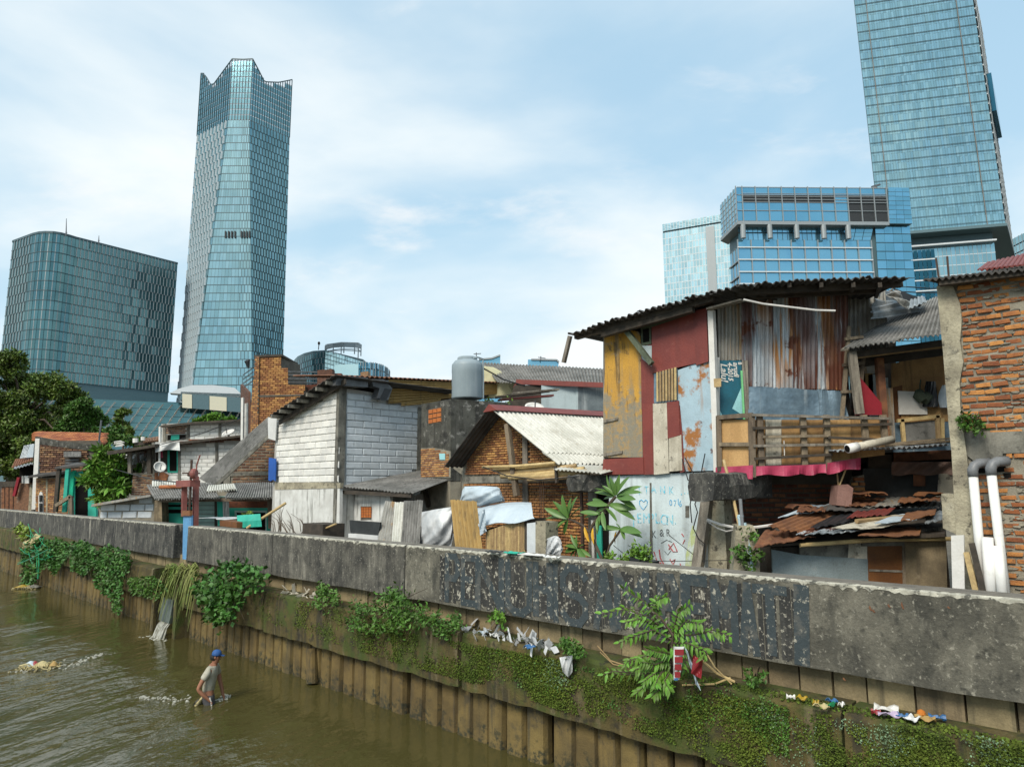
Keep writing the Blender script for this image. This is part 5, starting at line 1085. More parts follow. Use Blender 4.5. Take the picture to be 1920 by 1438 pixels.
part('upper_board', slabpx(K_, [(1676, 866), (1790, 860), (1790, 843), (1676, 848)], .02, .06), M['rust'], ub)
part('patch', slabpx(K_, [(1713, 911), (1735, 911), (1735, 890), (1713, 890)], .01, .15), M['rust'], ub)
single('render_slab', slabpx(Pl('Y', 11.7), [(1745, 945), (1800, 945), (1800, 888), (1764, 888), (1762, 920)], .06), M['white_board'], 'pale broken render slab beside the scorched tarp', 'slab')
bc = root('broken_brickwork', PY(1605, 940, 11.5), 'stub of broken brickwork sticking up by the dark tarp', 'brickwork'); part('core', slabpx(Pl('Y', 11.6), [(1592, 935), (1622, 940), (1620, 890), (1608, 893)], .2), M['mortar'], bc)
lay(bc, Pl('Y', 11.6), [(1590, 938), (1622, 938), (1620, 890), (1604, 893), (1596, 910)], .17, .055, .02, .025, M['brick_tan'], .03, 40, tilt=.06)
single('clay_jar', MB().prism([PY(x, y, 11.0) for x, y in ((1568, 947), (1596, 950), (1600, 915), (1590, 908), (1572, 910), (1570, 925))], V(.0, .25, 0)), mat('dusty_pink_clay', (.30, .17, .14), (.2, .11, .09), bump=.5), 'dusty pink torn clay block standing on the scrap roof', 'block')
for x0, y0, x1, y1 in ((1572, 910, 1568, 873), (1574, 910, 1588, 874)): single('bamboo_stick', MB().tube([PY(x0, y0, 11.1), PY(x1, y1, 11.1)], .014, 6), M['bamboo'], 'thin bamboo stick %s out of the pink clay block' % ('rising straight' if x1 < 1570 else 'slanting'), 'stick')

# ------------------------------------------------------------------ scrap roofed shed
sh_ = root('scrap_shed', PY(1600, 1090, 10.2), 'low shed with brown door under a roof of overlapping rusty scrap sheets', 'shed')
S_ = Pl('Y', 10.2)
part('back_body', MB().prism([down(PY(1452, 1040, 10.3), 2.3), down(PY(1776, 1040, 10.3), 2.3), down(PY(1776, 1040, 10.3) + V(.2, 1.4, 0), 2.3), down(PY(1452, 1040, 10.3) + V(.2, 1.4, 0), 2.3)], UP * 1.05), M['wood_dark'], sh_)
for nm, poly, m, o in (('wall_sheet', [(1451, 1140), (1632, 1140), (1628, 1048), (1500, 1040), (1448, 1030)], 'blue_shed', .02), ('wall_patch', [(1590, 1052), (1630, 1052), (1626, 1008), (1592, 1010)], 'white_board', .01), ('wall_patch', [(1500, 1046), (1592, 1050), (1592, 1020), (1500, 1022)], 'concrete', .0),
                       ('lintel', [(1617, 1024), (1696, 1023), (1695, 1010), (1616, 1011)], 'concrete', .05), ('side_board', [(1697, 1140), (1777, 1140), (1774, 1006), (1694, 1010)], 'ply_mould', .02), ('frame_batten', [(1694, 1140), (1700, 1140), (1697, 1012), (1692, 1012)], 'wood', .045), ('top_patch', [(1702, 1010), (1775, 1008), (1773, 988), (1720, 990)], 'parapet_dark', .0)):
    if m == 'blue_shed' and m not in M: M[m] = mat('washed_blue_grey_wall', (.27, .33, .34), (.2, .245, .25), sc_=2, spots=((.1, .11, .1), .6, 4, .55, .7), spots2=((.4, .42, .4), .5, 3, .57, .7))
    part(nm, slabpx(S_, poly, .04, o), M[m], sh_)
dr_ = part('door', slabpx(S_, [(1630, 1140), (1695, 1140), (1692, 1023), (1627, 1023)], .03, .03), M['ply_brown'], sh_); part('door_strip', slabpx(S_, [(1630, 1071), (1694, 1073), (1694, 1069), (1630, 1067)], .01, .042), M['wood_grey'], dr_)
part('pole', MB().tube([PY(1500, 1022, 9.9), PY(1640, 1012, 10.0), PY(1790, 1010, 10.1)], .03, 8), M['bamboo'], sh_)
def scrap(q, n, m, k, lift=0., amp=.010, wob=.009):
    (x0, y0, Y0), (x1, y1, Y1), (x2, y2, Y2), (x3, y3, Y3) = q
    o = UP * lift; part('roof_scrap', MB().corr(PY(x0, y0, Y0) + o, PY(x1, y1, Y1) + o, PY(x2, y2, Y2) + o, PY(x3, y3, Y3) + o, n, amp, .012, wob, 4, .03, k), M[m], sh_)
scrap([(1413, 1026, 9.6), (1530, 1008, 9.9), (1515, 992, 10.6), (1436, 996, 10.4)], 6, 'rust', 1, 0, .008, .015)
scrap([(1440, 990, 9.9), (1510, 1004, 9.9), (1600, 966, 11.2), (1530, 955, 11.2)], 6, 'rust_orange', 2, .02)
scrap([(1495, 1008, 9.8), (1560, 1000, 9.8), (1640, 965, 11.2), (1590, 964, 11.2)], 5, 'galv_rust', 3, .04)
scrap([(1520, 1000, 9.8), (1585, 988, 10.0), (1625, 970, 10.9), (1560, 974, 10.9)], 4, 'black', 4, .06, .01)
scrap([(1512, 1008, 9.7), (1600, 1000, 9.7), (1690, 980, 10.6), (1600, 985, 10.6)], 5, 'galv', 5, .03)
scrap([(1560, 1000, 9.7), (1660, 998, 9.7), (1740, 972, 10.7), (1640, 975, 10.7)], 3, 'white_board', 6, .06, .004)
scrap([(1610, 1006, 9.6), (1725, 1006, 9.7), (1728, 990, 10.3), (1640, 995, 10.3)], 3, 'rust_orange', 7, .01, .006)
scrap([(1640, 994, 9.7), (1720, 985, 9.9), (1752, 972, 10.7), (1690, 974, 10.7)], 3, 'tarp', 8, .08, .004)
scrap([(1690, 992, 9.8), (1755, 978, 10.0), (1757, 968, 10.6), (1700, 975, 10.6)], 3, 'rust_orange', 9, .1, .005)
scrap([(1735, 990, 9.9), (1768, 984, 10.), (1770, 966, 10.6), (1742, 970, 10.6)], 3, 'galv', 10, .06, .006)
scrap([(1590, 985, 10.2), (1660, 978, 10.3), (1680, 966, 10.9), (1610, 970, 10.9)], 6, 'maroon', 11, .1)
scrap([(1460, 978, 10.6), (1545, 965, 10.8), (1585, 950, 11.5), (1520, 955, 11.5)], 4, 'tarp', 12, .06, .006)
scrap([(1495, 972, 10.5), (1548, 972, 10.6), (1552, 962, 11.1), (1500, 964, 11.1)], 4, 'rust', 13, .1)
scrap([(1520, 966, 10.8), (1640, 972, 10.8), (1700, 962, 11.3), (1560, 958, 11.3)], 7, 'asbestos_dark', 14, .09)
scrap([(1575, 962, 11.0), (1640, 960, 11.), (1690, 938, 12.3), (1630, 940, 12.3)], 4, 'rust', 15, .1)
scrap([(1620, 966, 11.0), (1690, 962, 11.), (1740, 938, 12.3), (1680, 938, 12.3)], 5, 'galv_dull', 16, .12)
scrap([(1690, 966, 11.0), (1765, 962, 11.), (1766, 940, 12.3), (1720, 940, 12.3)], 6, 'asbestos', 17, .1)
scrap([(1685, 962, 10.8), (1765, 958, 10.9), (1765, 950, 11.4), (1690, 954, 11.4)], 5, 'rust_orange', 18, .16)
scrap([(1560, 944, 11.8), (1610, 950, 11.8), (1640, 938, 12.4), (1590, 936, 12.4)], 5, 'rust', 19, .16, .03)
part('roof_underlay', MB().hexa([PY(1425, 1026, 10.0), PY(1772, 1006, 10.0), PY(1772, 952, 12.2), PY(1480, 966, 12.2)], [PY(1425, 1022, 10.0), PY(1772, 1000, 10.0), PY(1772, 948, 12.2), PY(1480, 962, 12.2)]), M['wood_dark'], sh_)
single('roof_plank', MB().tube([PY(1606, 977, 10.0), PY(1680, 970, 10.4), PY(1738, 967, 10.6)], .035, 6), M['bamboo'], 'pale split bamboo lying across the scrap sheets', 'pole')
for k, (x, y) in enumerate(((1604, 946), (1636, 944), (1708, 960), (1744, 945), (1500, 968))):
    c = PY(x, y, 11.3) + UP * .12; mb = MB(); mb.sheet(lambda u, v: c + V((u - .5) * .34, (v - .5) * .3, .06 * math.sin(u * 3.14) + .02 * math.sin(u * 9)), 8, 2, .02)
    single('roof_tile', mb, M[['rust', 'rust_orange'][k % 2]], ['curved clay tile by the pink clay block', 'tilted orange clay tile on the scrap roof ridge', 'orange curled tile above the pale bamboo', 'dark tile at the back corner of the scrap roof', 'brown tile lying at the front slope of the scrap roof'][k], 'roof tile', 'loose tiles on the scrap roof')
# crumpled sheet above the annexe roof
cs = root('crumpled_sheet', PY(1680, 600, 12.4), 'torn crumpled metal sheet dumped above the annexe roof', 'metal sheet')
mb = MB(); a, b, c, d = PY(1636, 592, 12.2), PY(1662, 604, 12.0), PY(1720, 590, 12.8), PY(1640, 541, 12.9)
mb.corr(PY(1640, 542, 12.8), PY(1636, 596, 12.0), PY(1730, 585, 12.6), PY(1672, 548, 13.0), 5, .03, .01, .05, 5, .03, 5); part('sheet', mb, M['galv'], cs)
part('folded_flap', MB().corr(PY(1670, 540, 12.2), PY(1668, 560, 12.0), PY(1705, 578, 12.2), PY(1682, 545, 12.6), 3, .02, .01, .05, 4, .02, 6), M['galv_dull'], cs)
part('dark_flap', MB().prism([PY(x, y, 12.7) for x, y in ((1676, 540), (1722, 558), (1734, 566), (1722, 578), (1700, 574))], V(0, .03, 0)), M['black'], cs)
part('light_flap', MB().corr(PY(1704, 580, 12.1), PY(1738, 566, 12.2), PY(1733, 556, 12.8), PY(1708, 560, 12.8), 4, .015, .01), M['galv'], cs)

# ------------------------------------------------------------------ gabled brick house with white corrugated slope
gh = root('gable_house', W(11.2, 12.5, 2.3), 'small gabled brick house with white corrugated slope and maroon ridge', 'house')
GF = Pl('t', 11.3)
rf, rb = P(918, 762, 10.75), PY(1290, 776, 17.5)
e0, e1 = P(1046, 868, 10.75), PS(1160, 868, 9.36)
e1 = e0 + T * 5.0; rb = rf + T * 5.0 + UP * .18
n = 18; mid_ = lambda a, b, k: a * (1 - k) + b * k
part('roof_sheet', MB().corr(rf, rb, mid_(rb, e1, .84), mid_(rf, e0, .84), n * 2, .03, .012, .008, 4, .008, 2), M['roof_white'], gh, 'pale corrugated roof slope')
part('roof_sheet', MB().corr(mid_(rf, e0, .80) - UP * .03, mid_(rb, e1, .80) - UP * .03, e1, e0, n * 2, .03, .012, .008, 2, .02, 3), M['roof_white'], gh, 'lower strip of pale corrugated roof')
l0 = P(834, 876, 10.75); l1 = l0 + T * 5
part('roof_slope', MB().corr(rf, rb, l1, l0, 36, .02, .02, .006), M['asbestos_dark'], gh, 'dark far slope seen from below')  # far slope takes a darker sheet colour than the near one
part('ridge_cap', MB().prism([rf - UP * .10 + T * -.03 - D * .24, rf + UP * .05 - T * .03, rf - UP * .12 - T * .03 + D * .18], (rb - rf) * 1.0), M['maroon'], gh)
part('gable_wall', MB().prism([P(x, y, 11.34) for x, y in ((868, 1070), (1130, 1075), (1130, 900), (1046, 872), (922, 768), (842, 872), (866, 890))], T * .15), M['mortar'], gh)
part('house_body', MB().slab(8.3, 12.7, 11.5, 15.8, 2.3, 4.6), M['mortar_dark'], gh)
lay(gh, GF, [(872, 890), (880, 845), (920, 780), (955, 790), (1042, 868), (1100, 876), (1100, 890)], .115, .04, .012, .016, M['brick_tan'], .012, 330, tilt=.02, holes=[[(979, 900), (993, 900), (992, 780), (978, 780)]])
lay(gh, GF, [(900, 1075), (1128, 1075), (1128, 905), (870, 908)], .125, .042, .016, .02, M['brick_tan'], .014, 300, tilt=.04, jit=.12, name='brick', stuff='wall_bricks')
part('post', barpx(Pl('t', 10.85), (951, 795), (969, 930), .11, .1), M['wood'], gh, 'brown post under the roof edge'); part('post', slabpx(GF, [(980, 1000), (990, 1000), (988, 815), (979, 806)], .05, .05), M['wood_grey'], gh)
part('bond_beam', slabpx(GF, [(872, 906), (1130, 902), (1130, 890), (872, 894)], .06, .03), M['concrete'], gh)
part('wall_column', slabpx(GF, [(1104, 1070), (1120, 1072), (1118, 905), (1102, 905)], .06, .04), M['concrete'], gh)
part('iron_post', barpx(Pl('t', 10.9), (1089, 890), (1094, 1070), .05, .05), M['rod'], gh)
for k, x in enumerate((1012, 1015, 1019)): single('rebar', MB().tube([P(x, 880 + 6 * k, 10.9), P(x + 1, 985, 10.9)], .008, 5), M['rod'], ['leftmost of the three thin rusty rebars by the brick wall', 'middle one of the three thin rusty rebars by the brick wall', 'rightmost of the three thin rusty rebars by the brick wall'][k], 'rebar', 'rebars by the brick wall')
dg_ = root('bamboo_poles', P(1010, 885, 10.8), 'bundle of long bamboo poles stored under the white eave', 'pole bundle')
for k, (x0, y0, x1, y1, r) in enumerate(((927, 880, 1050, 869, .05), (938, 888, 1080, 873, .045), (940, 893, 1095, 879, .05), (955, 896, 1100, 884, .05), (990, 900, 1105, 889, .04), (905, 876, 1040, 868, .035))):
    a, b = P(x0, y0, 10.9 - .03 * k), P(x1, y1, 10.9 - .03 * k); part('bamboo_pole', MB().tube([a, (a + b) / 2 - UP * .02, b], r, 9), M['bamboo'], dg_, smooth=True)
a, b = P(1038, 880, 10.6), P(1128, 888, 10.6); single('awning_sheet', MB().corr(a, b, b + T * .7 + UP * .12, a + T * .7 + UP * .10, 12, .014, .008, .005), M['roof_white'], 'small white corrugated awning below the white slope', 'awning')
single('awning_post', barpx(Pl('t', 10.7), (1042, 874), (1044, 905), .05, .05), M['wood_dark'], 'short dark post under the little white awning', 'post')
dw = root('doorway', P(1128, 1060, 11.25), 'dark open doorway with turquoise door edge beside the blue washed wall', 'doorway')
part('opening', slabpx(GF, [(1122, 1090), (1146, 1090), (1144, 900), (1120, 900)], .05, .06), M['dark'], dw); part('door_edge', slabpx(GF, [(1120, 1090), (1130, 1090), (1127, 985), (1118, 985)], .04, .12), M['turq'], dw); part('jamb', slabpx(GF, [(1111, 1090), (1115, 1090), (1112, 975), (1108, 975)], .04, .12), M['white'], dw)

# ------------------------------------------------------------------ cinder block house
ch = root('block_house', W(19, 12.5, 2.3), 'tall pale cinder block house with sloping dark tin roof', 'house')
CFp = Pl('t', 11.0); CR_ = Pl('s', 17.4)
body = [(17.42, 11.02), (21.2, 11.02), (21.2, 14.6), (17.42, 14.6)]
zt0, zt1 = P(637, 722, 11)[2], P(516, 786, 11)[2]
part('wall_core', MB().hexa([W(17.43, 11.03, 2.3), W(21.16, 11.03, 2.3), W(21.16, 14.1, 2.3), W(17.43, 14.1, 2.3)], [W(17.43, 11.03, zt0 - .05), W(21.16, 11.03, zt1 - .05), W(21.16, 14.1, zt1 - .4), W(17.43, 14.1, zt0 - .2)]), M['grout'], ch)
lay(ch, CFp, [(519, 905), (634, 904), (636, 727), (518, 792)], .60, .192, .014, .009, M['block'], .008, 120, 'block', jit=.01, tilt=.003)
lay(ch, CR_, [(649, 918), (784, 884), (784, 768), (736, 757), (650, 732)], .60, .192, .012, .009, M['block_cool'], .008, 120, 'block', jit=.01, tilt=.003)  # right wall's shade is put into this cooler block colour
part('corner_column', MB().slab(17.36, 17.5, 10.97, 11.22, 2.3, zt0 + .02), M['concrete'], ch)
part('corner_column', MB().slab(17.38, 17.6, 13.88, 14.12, 2.3, 6.75), M['concrete'], ch)
part('bond_beam', slabpx(CFp, [(515, 918), (638, 915), (638, 905), (515, 904)], .1, .03), M['pillar'], ch)
part('lower_plaster', slabpx(CFp, [(515, 1020), (636, 1020), (637, 914), (515, 917)], .1, .015), M['plaster'], ch)
part('lower_plaster', MB().slab(17.34, 17.45, 11.0, 14.1, 2.3, 4.28), M['plaster'], ch, 'stained plaster of the right hand wall')
part('lower_column', MB().slab(17.33, 17.37, 10.96, 11.14, 2.3, 4.3), M['concrete'], ch)
# roof: narrow tin roof with rafters poking out on the left
ra, rb_, rc_, rd = P(508, 777, 10.55), P(628, 703, 10.55), PS(950, 716, 17.0), None
rr = P(628, 703, 10.5); rl = P(505, 779, 10.5)
part('roof_sheet', MB().corr(rl, rr, rr + T * 4.6, rl + T * 4.6, 16, .018, .014, .006, 2, .01), M['asbestos_dark'], ch)
for k in range(7):
    u = .06 + k * .14; p = rl * (1 - u) + rr * u - UP * .10; part('rafter', MB().box(p - T * .05, p + T * 1.0, .09, .1), M['concrete'], ch)
part('eave_board', MB().box(rl - UP * .2 + T * .35, rr - UP * .14 + T * .35, .05, .16), M['wood_dark'], ch)
# long corrugated roof running back to the right of the corner
w0, w1 = PS(628, 704, 17.2), PS(962, 719, 17.2)
part('long_roof', MB().corr(w0, w1, w1 + D * 2.4 + UP * .25, w0 + D * 2.4 + UP * .25, 42, .022, .014, .004, 2, .008), M['rust'], ch)
for (x0, x1) in ((728, 800), (796, 870), (866, 955)):
    a, b, c, d = [PS(x, y, 17.3) for x, y in ((x0, 712 + (x0 - 728) * .045), (x0, 757 - (x0 - 728) * .09), (x1, 757 - (x1 - 728) * .09), (x1, 712 + (x1 - 728) * .045))]
    part('siding', MB().corr(a, b, c, d, 8, .022, .01, .006), M['gold'], ch)
part('siding_body', MB().prism([PS(700, 715, 17.5), PS(955, 722, 17.5), PS(955, 745, 17.5), PS(700, 760, 17.5)], D * .1), M['wood_dark'], ch)
a, b, c, d = [PS(x, y, 17.18) for x, y in ((752, 756), (752, 762), (826, 755), (826, 748))]; part('siding_offcut', MB().corr(a, b, c, d, 2, .02, .01), M['gold'], ch)
part('gutter_duct', MB().prism([PS(x, y, 17.05) for x, y in ((629, 722), (690, 726), (690, 708), (633, 704))], D * .25), M['steel'], ch)
part('gutter_elbow', MB().prism([PS(x, y, 17.0) for x, y in ((697, 711), (720, 711), (736, 728), (728, 750), (707, 746), (712, 728), (700, 724))], D * .28), M['steel'], ch)
part('gutter_outlet', MB().prism([PS(x, y, 16.99) for x, y in ((712, 748), (724, 750), (734, 730), (722, 728))], D * .1), M['black'], ch)
# lean-to roof along the right wall
q0, q1, q2, q3 = PS(634, 916, 17.2), PS(905, 877, 16.9), None, None
a, b = P(640, 918, 10.95), PS(770, 924, 15.3)
sl0, sl1, sl2, sl3 = PS(637, 918, 17.3), W(15.5, 11.2, 3.95), W(15.2, 15.2, 4.35), PS(895, 879, 17.1)
A_, B_2, C_, D_2 = PS(640, 913, 17.33), P(775, 925, 11.3), PS(905, 876, 15.0), PS(800, 880, 17.33)
part('leanto_roof', MB().corr(A_, B_2, C_, D_2, 22, .02, .014, .01, 4, .01, 4), M['asbestos'], ch)
part('leanto_fascia', MB().box(P(640, 922, 11.15), P(772, 929, 11.35), .05, .1), M['wood_dark'], ch)
part('leanto_wall', MB().slab(15.6, 17.33, 11.55, 11.65, 2.3, 4.05), M['plaster'], ch)
part('leanto_side', MB().prism([PS(782, 1030, 15.6), PS(885, 1020, 15.6), PS(900, 885, 15.6), PS(780, 930, 15.6)], D * .1), M['grout'], ch)
lay(ch, Pl('s', 15.58), [(806, 990), (870, 980), (880, 900), (808, 925)], .40, .18, .014, .014, M['block'], .012, 40, 'block', jit=.02)
part('dark_post', barpx(Pl('s', 15.5), (797, 920), (804, 950), .12, .08), M['wood_dark'], ch)
vt = part('vent_frame', slabpx(Pl('t', 11.55), [(676, 975), (696, 974), (696, 949), (676, 949)], .02, .01), M['mortar_dark'], ch)
for j in range(4):
    for i in range(4): part('vent_block', slabpx(Pl('t', 11.55), [(677 + i * 4.8, 955 + j * 5), (681 + i * 4.8, 955 + j * 5), (681 + i * 4.8, 950.6 + j * 5), (677 + i * 4.8, 950.6 + j * 5)], .02, .03), M['terracotta'], vt)
for nm, poly, m, lab in (('hanging_cloth', [(503, 822), (516, 826), (519, 778), (502, 784)], 'cloth', 'white cloth hung at the left edge of the block house'), ('blue_tarp', [(503, 900), (507, 902), (512, 899), (516, 902), (517, 860), (504, 858)], 'bluetarp', 'strip of bright blue tarp below the hanging white cloth')):
    single(nm, slabpx(Pl('t', 11.0), poly, .03, .12), M[m], lab, 'cloth')

# ------------------------------------------------------------------ mossy block house with the water tank
mk = root('mossy_outhouse', W(15.8, 16, 2.3), 'black mouldy concrete block carrying the grey water tank', 'outhouse')
M['mould'] = mat('black_mouldy_concrete', (.10, .10, .085), (.05, .05, .04), sc_=2.5, bump=.8, bsc=25, spots=((.34, .33, .30), .8, 5, .55, .68), spots2=((.02, .02, .018), .9, 3, .5, .65), streak=((.02, .02, .018), .8, 5, .48, .62))
mA, mB, mC = PS(792, 762, 16.8), P(850, 750, 13.6), None
def box_px(name, par, x0, x1, x2, ytop0, ytop1, ytop2, zb, s0, m):
    a = PS(x0, ytop0, s0); 
    b = PS(x1, ytop1, s0); c = P(x2, ytop2, st(b)[1]); zt = max(a[2], b[2])
    return a, b, c, zt
b0 = PS(790, 756, 17.0); t0 = st(b0)[1]; t1 = t0 + 1.35
mt_ = PY(850, 748, 19.2)
x_ = lambda px, Y: down(PY(px, 800, Y), 0)
c0_, c1_, c2_ = x_(790, 20.4), x_(845, 19.2), x_(960, 20.2); zt = PY(845, 748, 19.2)[2]
part('concrete_body', MB().prism([down(c0_, 4.4), down(c1_, 4.4), down(c2_, 4.4), down(c2_ + V(-.6, 1.5, 0), 4.4), down(c0_ + V(.3, 1.5, 0), 4.4)], UP * (zt - 4.4)), M['mould'], mk)
part('brick_base', MB().prism([down(c0_, 2.3), down(c1_ - V(0, -.02, 0), 2.3), down(c2_, 2.3), down(c2_ + V(-.6, 1.5, 0), 2.3), down(c0_ + V(.3, 1.5, 0), 2.3)], UP * 2.1), M['mortar'], mk)
vp = vplane(c0_ + UP, c1_ + UP); nv = outward(c0_, c1_)
class PlV(Pl):
    def __init__(s, a, b): s.k = 'v'; s.a = a; s.e = nrm(b - a); s.n = outward(a, b); s.rz = math.atan2(s.e[1], s.e[0]); s.f = vplane(a + UP, b + UP)
    def hit(s, x, y, off=0.): return s.f(x, y) + s.n * off
    def at(s, u, z, off=0.): return down(s.a, 0) + s.e * (u - s.a @ s.e) + UP * z + s.n * off
VL = PlV(c0_, c1_); VR = PlV(c1_, c2_)
lay(mk, VL, [(790, 893), (842, 893), (842, 850), (815, 842), (790, 842)], .16, .045, .016, .018, M['brick_tan'], .02, 120, tilt=.03)
part('brick_panel', slabpx(VL, [(790, 895), (845, 895), (845, 846), (818, 840), (790, 840)], .02, .006), M['mortar'], mk)
vt = part('vent', slabpx(VL, [(804, 797), (829, 792), (829, 762), (805, 768)], .02, .01), M['mortar_dark'], mk)
for j in range(3):
    for i in range(3): part('vent_block', slabpx(VL, [(805 + i * 8, 776 + j * 9 - i * 1.5), (812 + i * 8, 775 + j * 9 - i * 1.5), (812 + i * 8, 768 + j * 9 - i * 1.5), (805 + i * 8, 769 + j * 9 - i * 1.5)], .02, .03), M['terracotta'], vt)
part('poster', slabpx(VL, [(826, 862), (836, 862), (836, 850), (825, 850)], .01, .03), M['cyan'], mk)
tk = root('water_tank', PY(876, 750, 19.9), 'grey plastic water tank standing on the mouldy block', 'water tank')
tc_ = PY(876, 748, 19.9); rr_ = (905 - 846) / 2 / 1300 * 19.9; hh = PY(876, 672, 19.9)[2] - tc_[2]
part('tank_body', MB().lathe(tc_, [(rr_ * .97, 0), (rr_, .03), (rr_ * .985, hh * .3), (rr_, hh * .32), (rr_ * .99, hh * .62), (rr_ * 1.005, hh * .64), (rr_, hh * .8), (rr_ * .985, hh * .84), (rr_ * .8, hh * .93), (rr_ * .62, hh * .955)], 40), M['tank'], tk, smooth=True)
part('lid', MB().lathe(tc_, [(rr_ * .64, hh * .955), (rr_ * .64, hh * 1.0), (rr_ * .58, hh * 1.03), (rr_ * .2, hh * 1.045)], 28), M['tank'], tk)
part('inlet_pipe', MB().tube([tc_ + V(.16, -.2, hh * .97), tc_ + V(.3, -.25, hh * .99), tc_ + V(.46, -.12, hh * .97), tc_ + V(.47, -.1, hh * .5), tc_ + V(.47, -.1, 0)], .025, 8), M['tank'], tk)

# ------------------------------------------------------------------ long grey roofed house behind
lh = root('long_roofed_house', PY(1030, 780, 25), 'long house with grey corrugated roof and pale blue upper wall behind the gable', 'house')
a, b, c, d = PY(934, 717, 23.5), PY(1150, 722, 22.0), PY(1150, 693, 25), PY(903, 681, 26.5)
part('roof_sheet', MB().corr(a, b, c, d, 40, .03, .015, .01, 5, .02), M['asbestos'], lh)
part('gable_wall', MB().prism([PY(x, y, 24.5) for x, y in ((903, 745), (965, 745), (950, 716), (930, 700), (904, 686))], V(.4, .3, 0)), M['cream'], lh)
part('fascia', MB().box(PY(968, 716, 22.4), PY(1150, 723, 21.8), .1, .16), M['maroon'], lh); part('fascia_end', MB().prism([PY(x, y, 22.4) for x, y in ((962, 726), (985, 724), (983, 713), (968, 715))], V(0, .3, 0)), M['maroon'], lh)
WB = Pl('Y', 22.2); part('upper_wall', slabpx(WB, [(1015, 775), (1150, 775), (1150, 722), (1015, 718)], .1), M['bluewall'], lh)
wn = part('window', slabpx(WB, [(1080, 772), (1150, 772), (1150, 724), (1080, 722)], .05, .03), M['bluewall'], lh); part('pane', slabpx(WB, [(1084, 770), (1150, 770), (1150, 726), (1084, 724)], .02, .05), mat('dusty_glass', (.16, .19, .2), (.1, .12, .13), rough=.25, streak=((.4, .43, .43), .7, 4, .5, .64)), wn)
part('dark_loft', slabpx(WB, [(940, 790), (1020, 790), (1020, 722), (965, 722)], .1, -.1), M['wood_dark'], lh)
part('house_body', MB().prism([down(PY(905, 780, 22.9), 2.3), down(PY(1150, 780, 22.5), 2.3), down(PY(1150, 780, 24.6), 2.3), down(PY(905, 780, 26), 2.3)], UP * 4.6), M['grout'], lh)
for k, (x0, y0, x1, y1, m) in enumerate(((930, 745, 1032, 733, 'wood_dark'), (935, 750, 1036, 742, 'maroon'), (960, 738, 1046, 731, 'wood_grey'))): single('loose_board', MB().box(PY(x0, y0, 20.4 + .1 * k), PY(x1, y1, 20.8 + .1 * k), .3, .05), M[m], ['dark board propped under the grey roof', 'maroon tin strip below the dark board', 'thin grey plank sticking out above the maroon tin strip'][k], 'board')
def dish(nm, c, r, lab, ax, par=None):
    o = root(nm, c, lab, 'satellite dish'); x = nrm(np.cross(ax, V(.2, .3, .9))); 
    part('reflector', MB().lathe(c, [(r, .0), (r * .98, .03), (r * .7, -r * .14), (r * .35, -r * .24), (.02, -r * .27), (.02, -r * .29), (r * .4, -r * .27), (r * .75, -r * .16)], 20, ax=nrm(ax)), M['white'], o, smooth=True)
    part('feed_arm', MB().tube([c - nrm(ax) * r * .28, c - nrm(ax) * r * .3 - UP * r * .5, c + nrm(ax) * r * .5 - UP * r * .6, c + nrm(ax) * r * .8], .02 * r / .3, 6), M['steel'], o)
    part('mount', MB().tube([c - nrm(ax) * r * .3, c - nrm(ax) * r * .5 - UP * r * .3, c - nrm(ax) * r * .5 - UP * r * 1.3], .03, 6), M['steel'], o); return o
dish('satellite_dish', PY(1002, 764, 17.0), .24, 'pale satellite dish showing above the maroon ridge', V(.1, -.5, .8))
# ------------------------------------------------------------------ houses along the left bank
# brick house with the long lean-to roof
gb = root('brick_leanto_house', PY(450, 950, 29), 'brown brick house with a steep grey lean-to roof left of the block house', 'house')
HB = Pl('Y', 29.0)
part('wall', slabpx(HB, [(392, 975), (530, 980), (530, 775), (500, 800), (430, 860), (400, 890)], .2), M['mortar'], gb)
part('house_body', MB().prism([down(PY(396, 900, 29.3), 2.3), down(PY(528, 900, 29.3), 2.3), down(PY(520, 900, 34), 2.3), down(PY(400, 900, 34), 2.3)], UP * 2.6), M['wood_dark'], gb)
lay(gb, HB, [(436, 905), (524, 905), (522, 790), (502, 802), (440, 860)], .30, .085, .03, .035, M['brick_brown'], .02, 270, tilt=.02)
part('bond_beam', slabpx(HB, [(424, 893), (524, 890), (524, 883), (424, 886)], .1, .04), M['concrete'], gb); part('wall_column', slabpx(HB, [(418, 920), (432, 920), (430, 865), (420, 872)], .1, .045), M['concrete'], gb)
part('dark_gap', slabpx(HB, [(396, 912), (420, 912), (420, 870), (398, 890)], .1, .03), M['dark'], gb)
ra, rb2 = PY(374, 897, 27.6), PY(505, 782, 28.2); rbk = V(-3.2, 6.0, .2)
u0_, u1_ = PY(378, 903, 27.3), PY(507, 800, 27.6)
part('roof_sheet', MB().corr(ra, PY(402, 911, 27.2), PY(514, 806, 27.4), rb2, 12, .03, .02, .01, 4, .02, 1), M['asbestos'], gb)
part('roof_edge', MB().box(PY(402, 913, 27.15), PY(515, 808, 27.3), .08, .12), M['concrete'], gb)
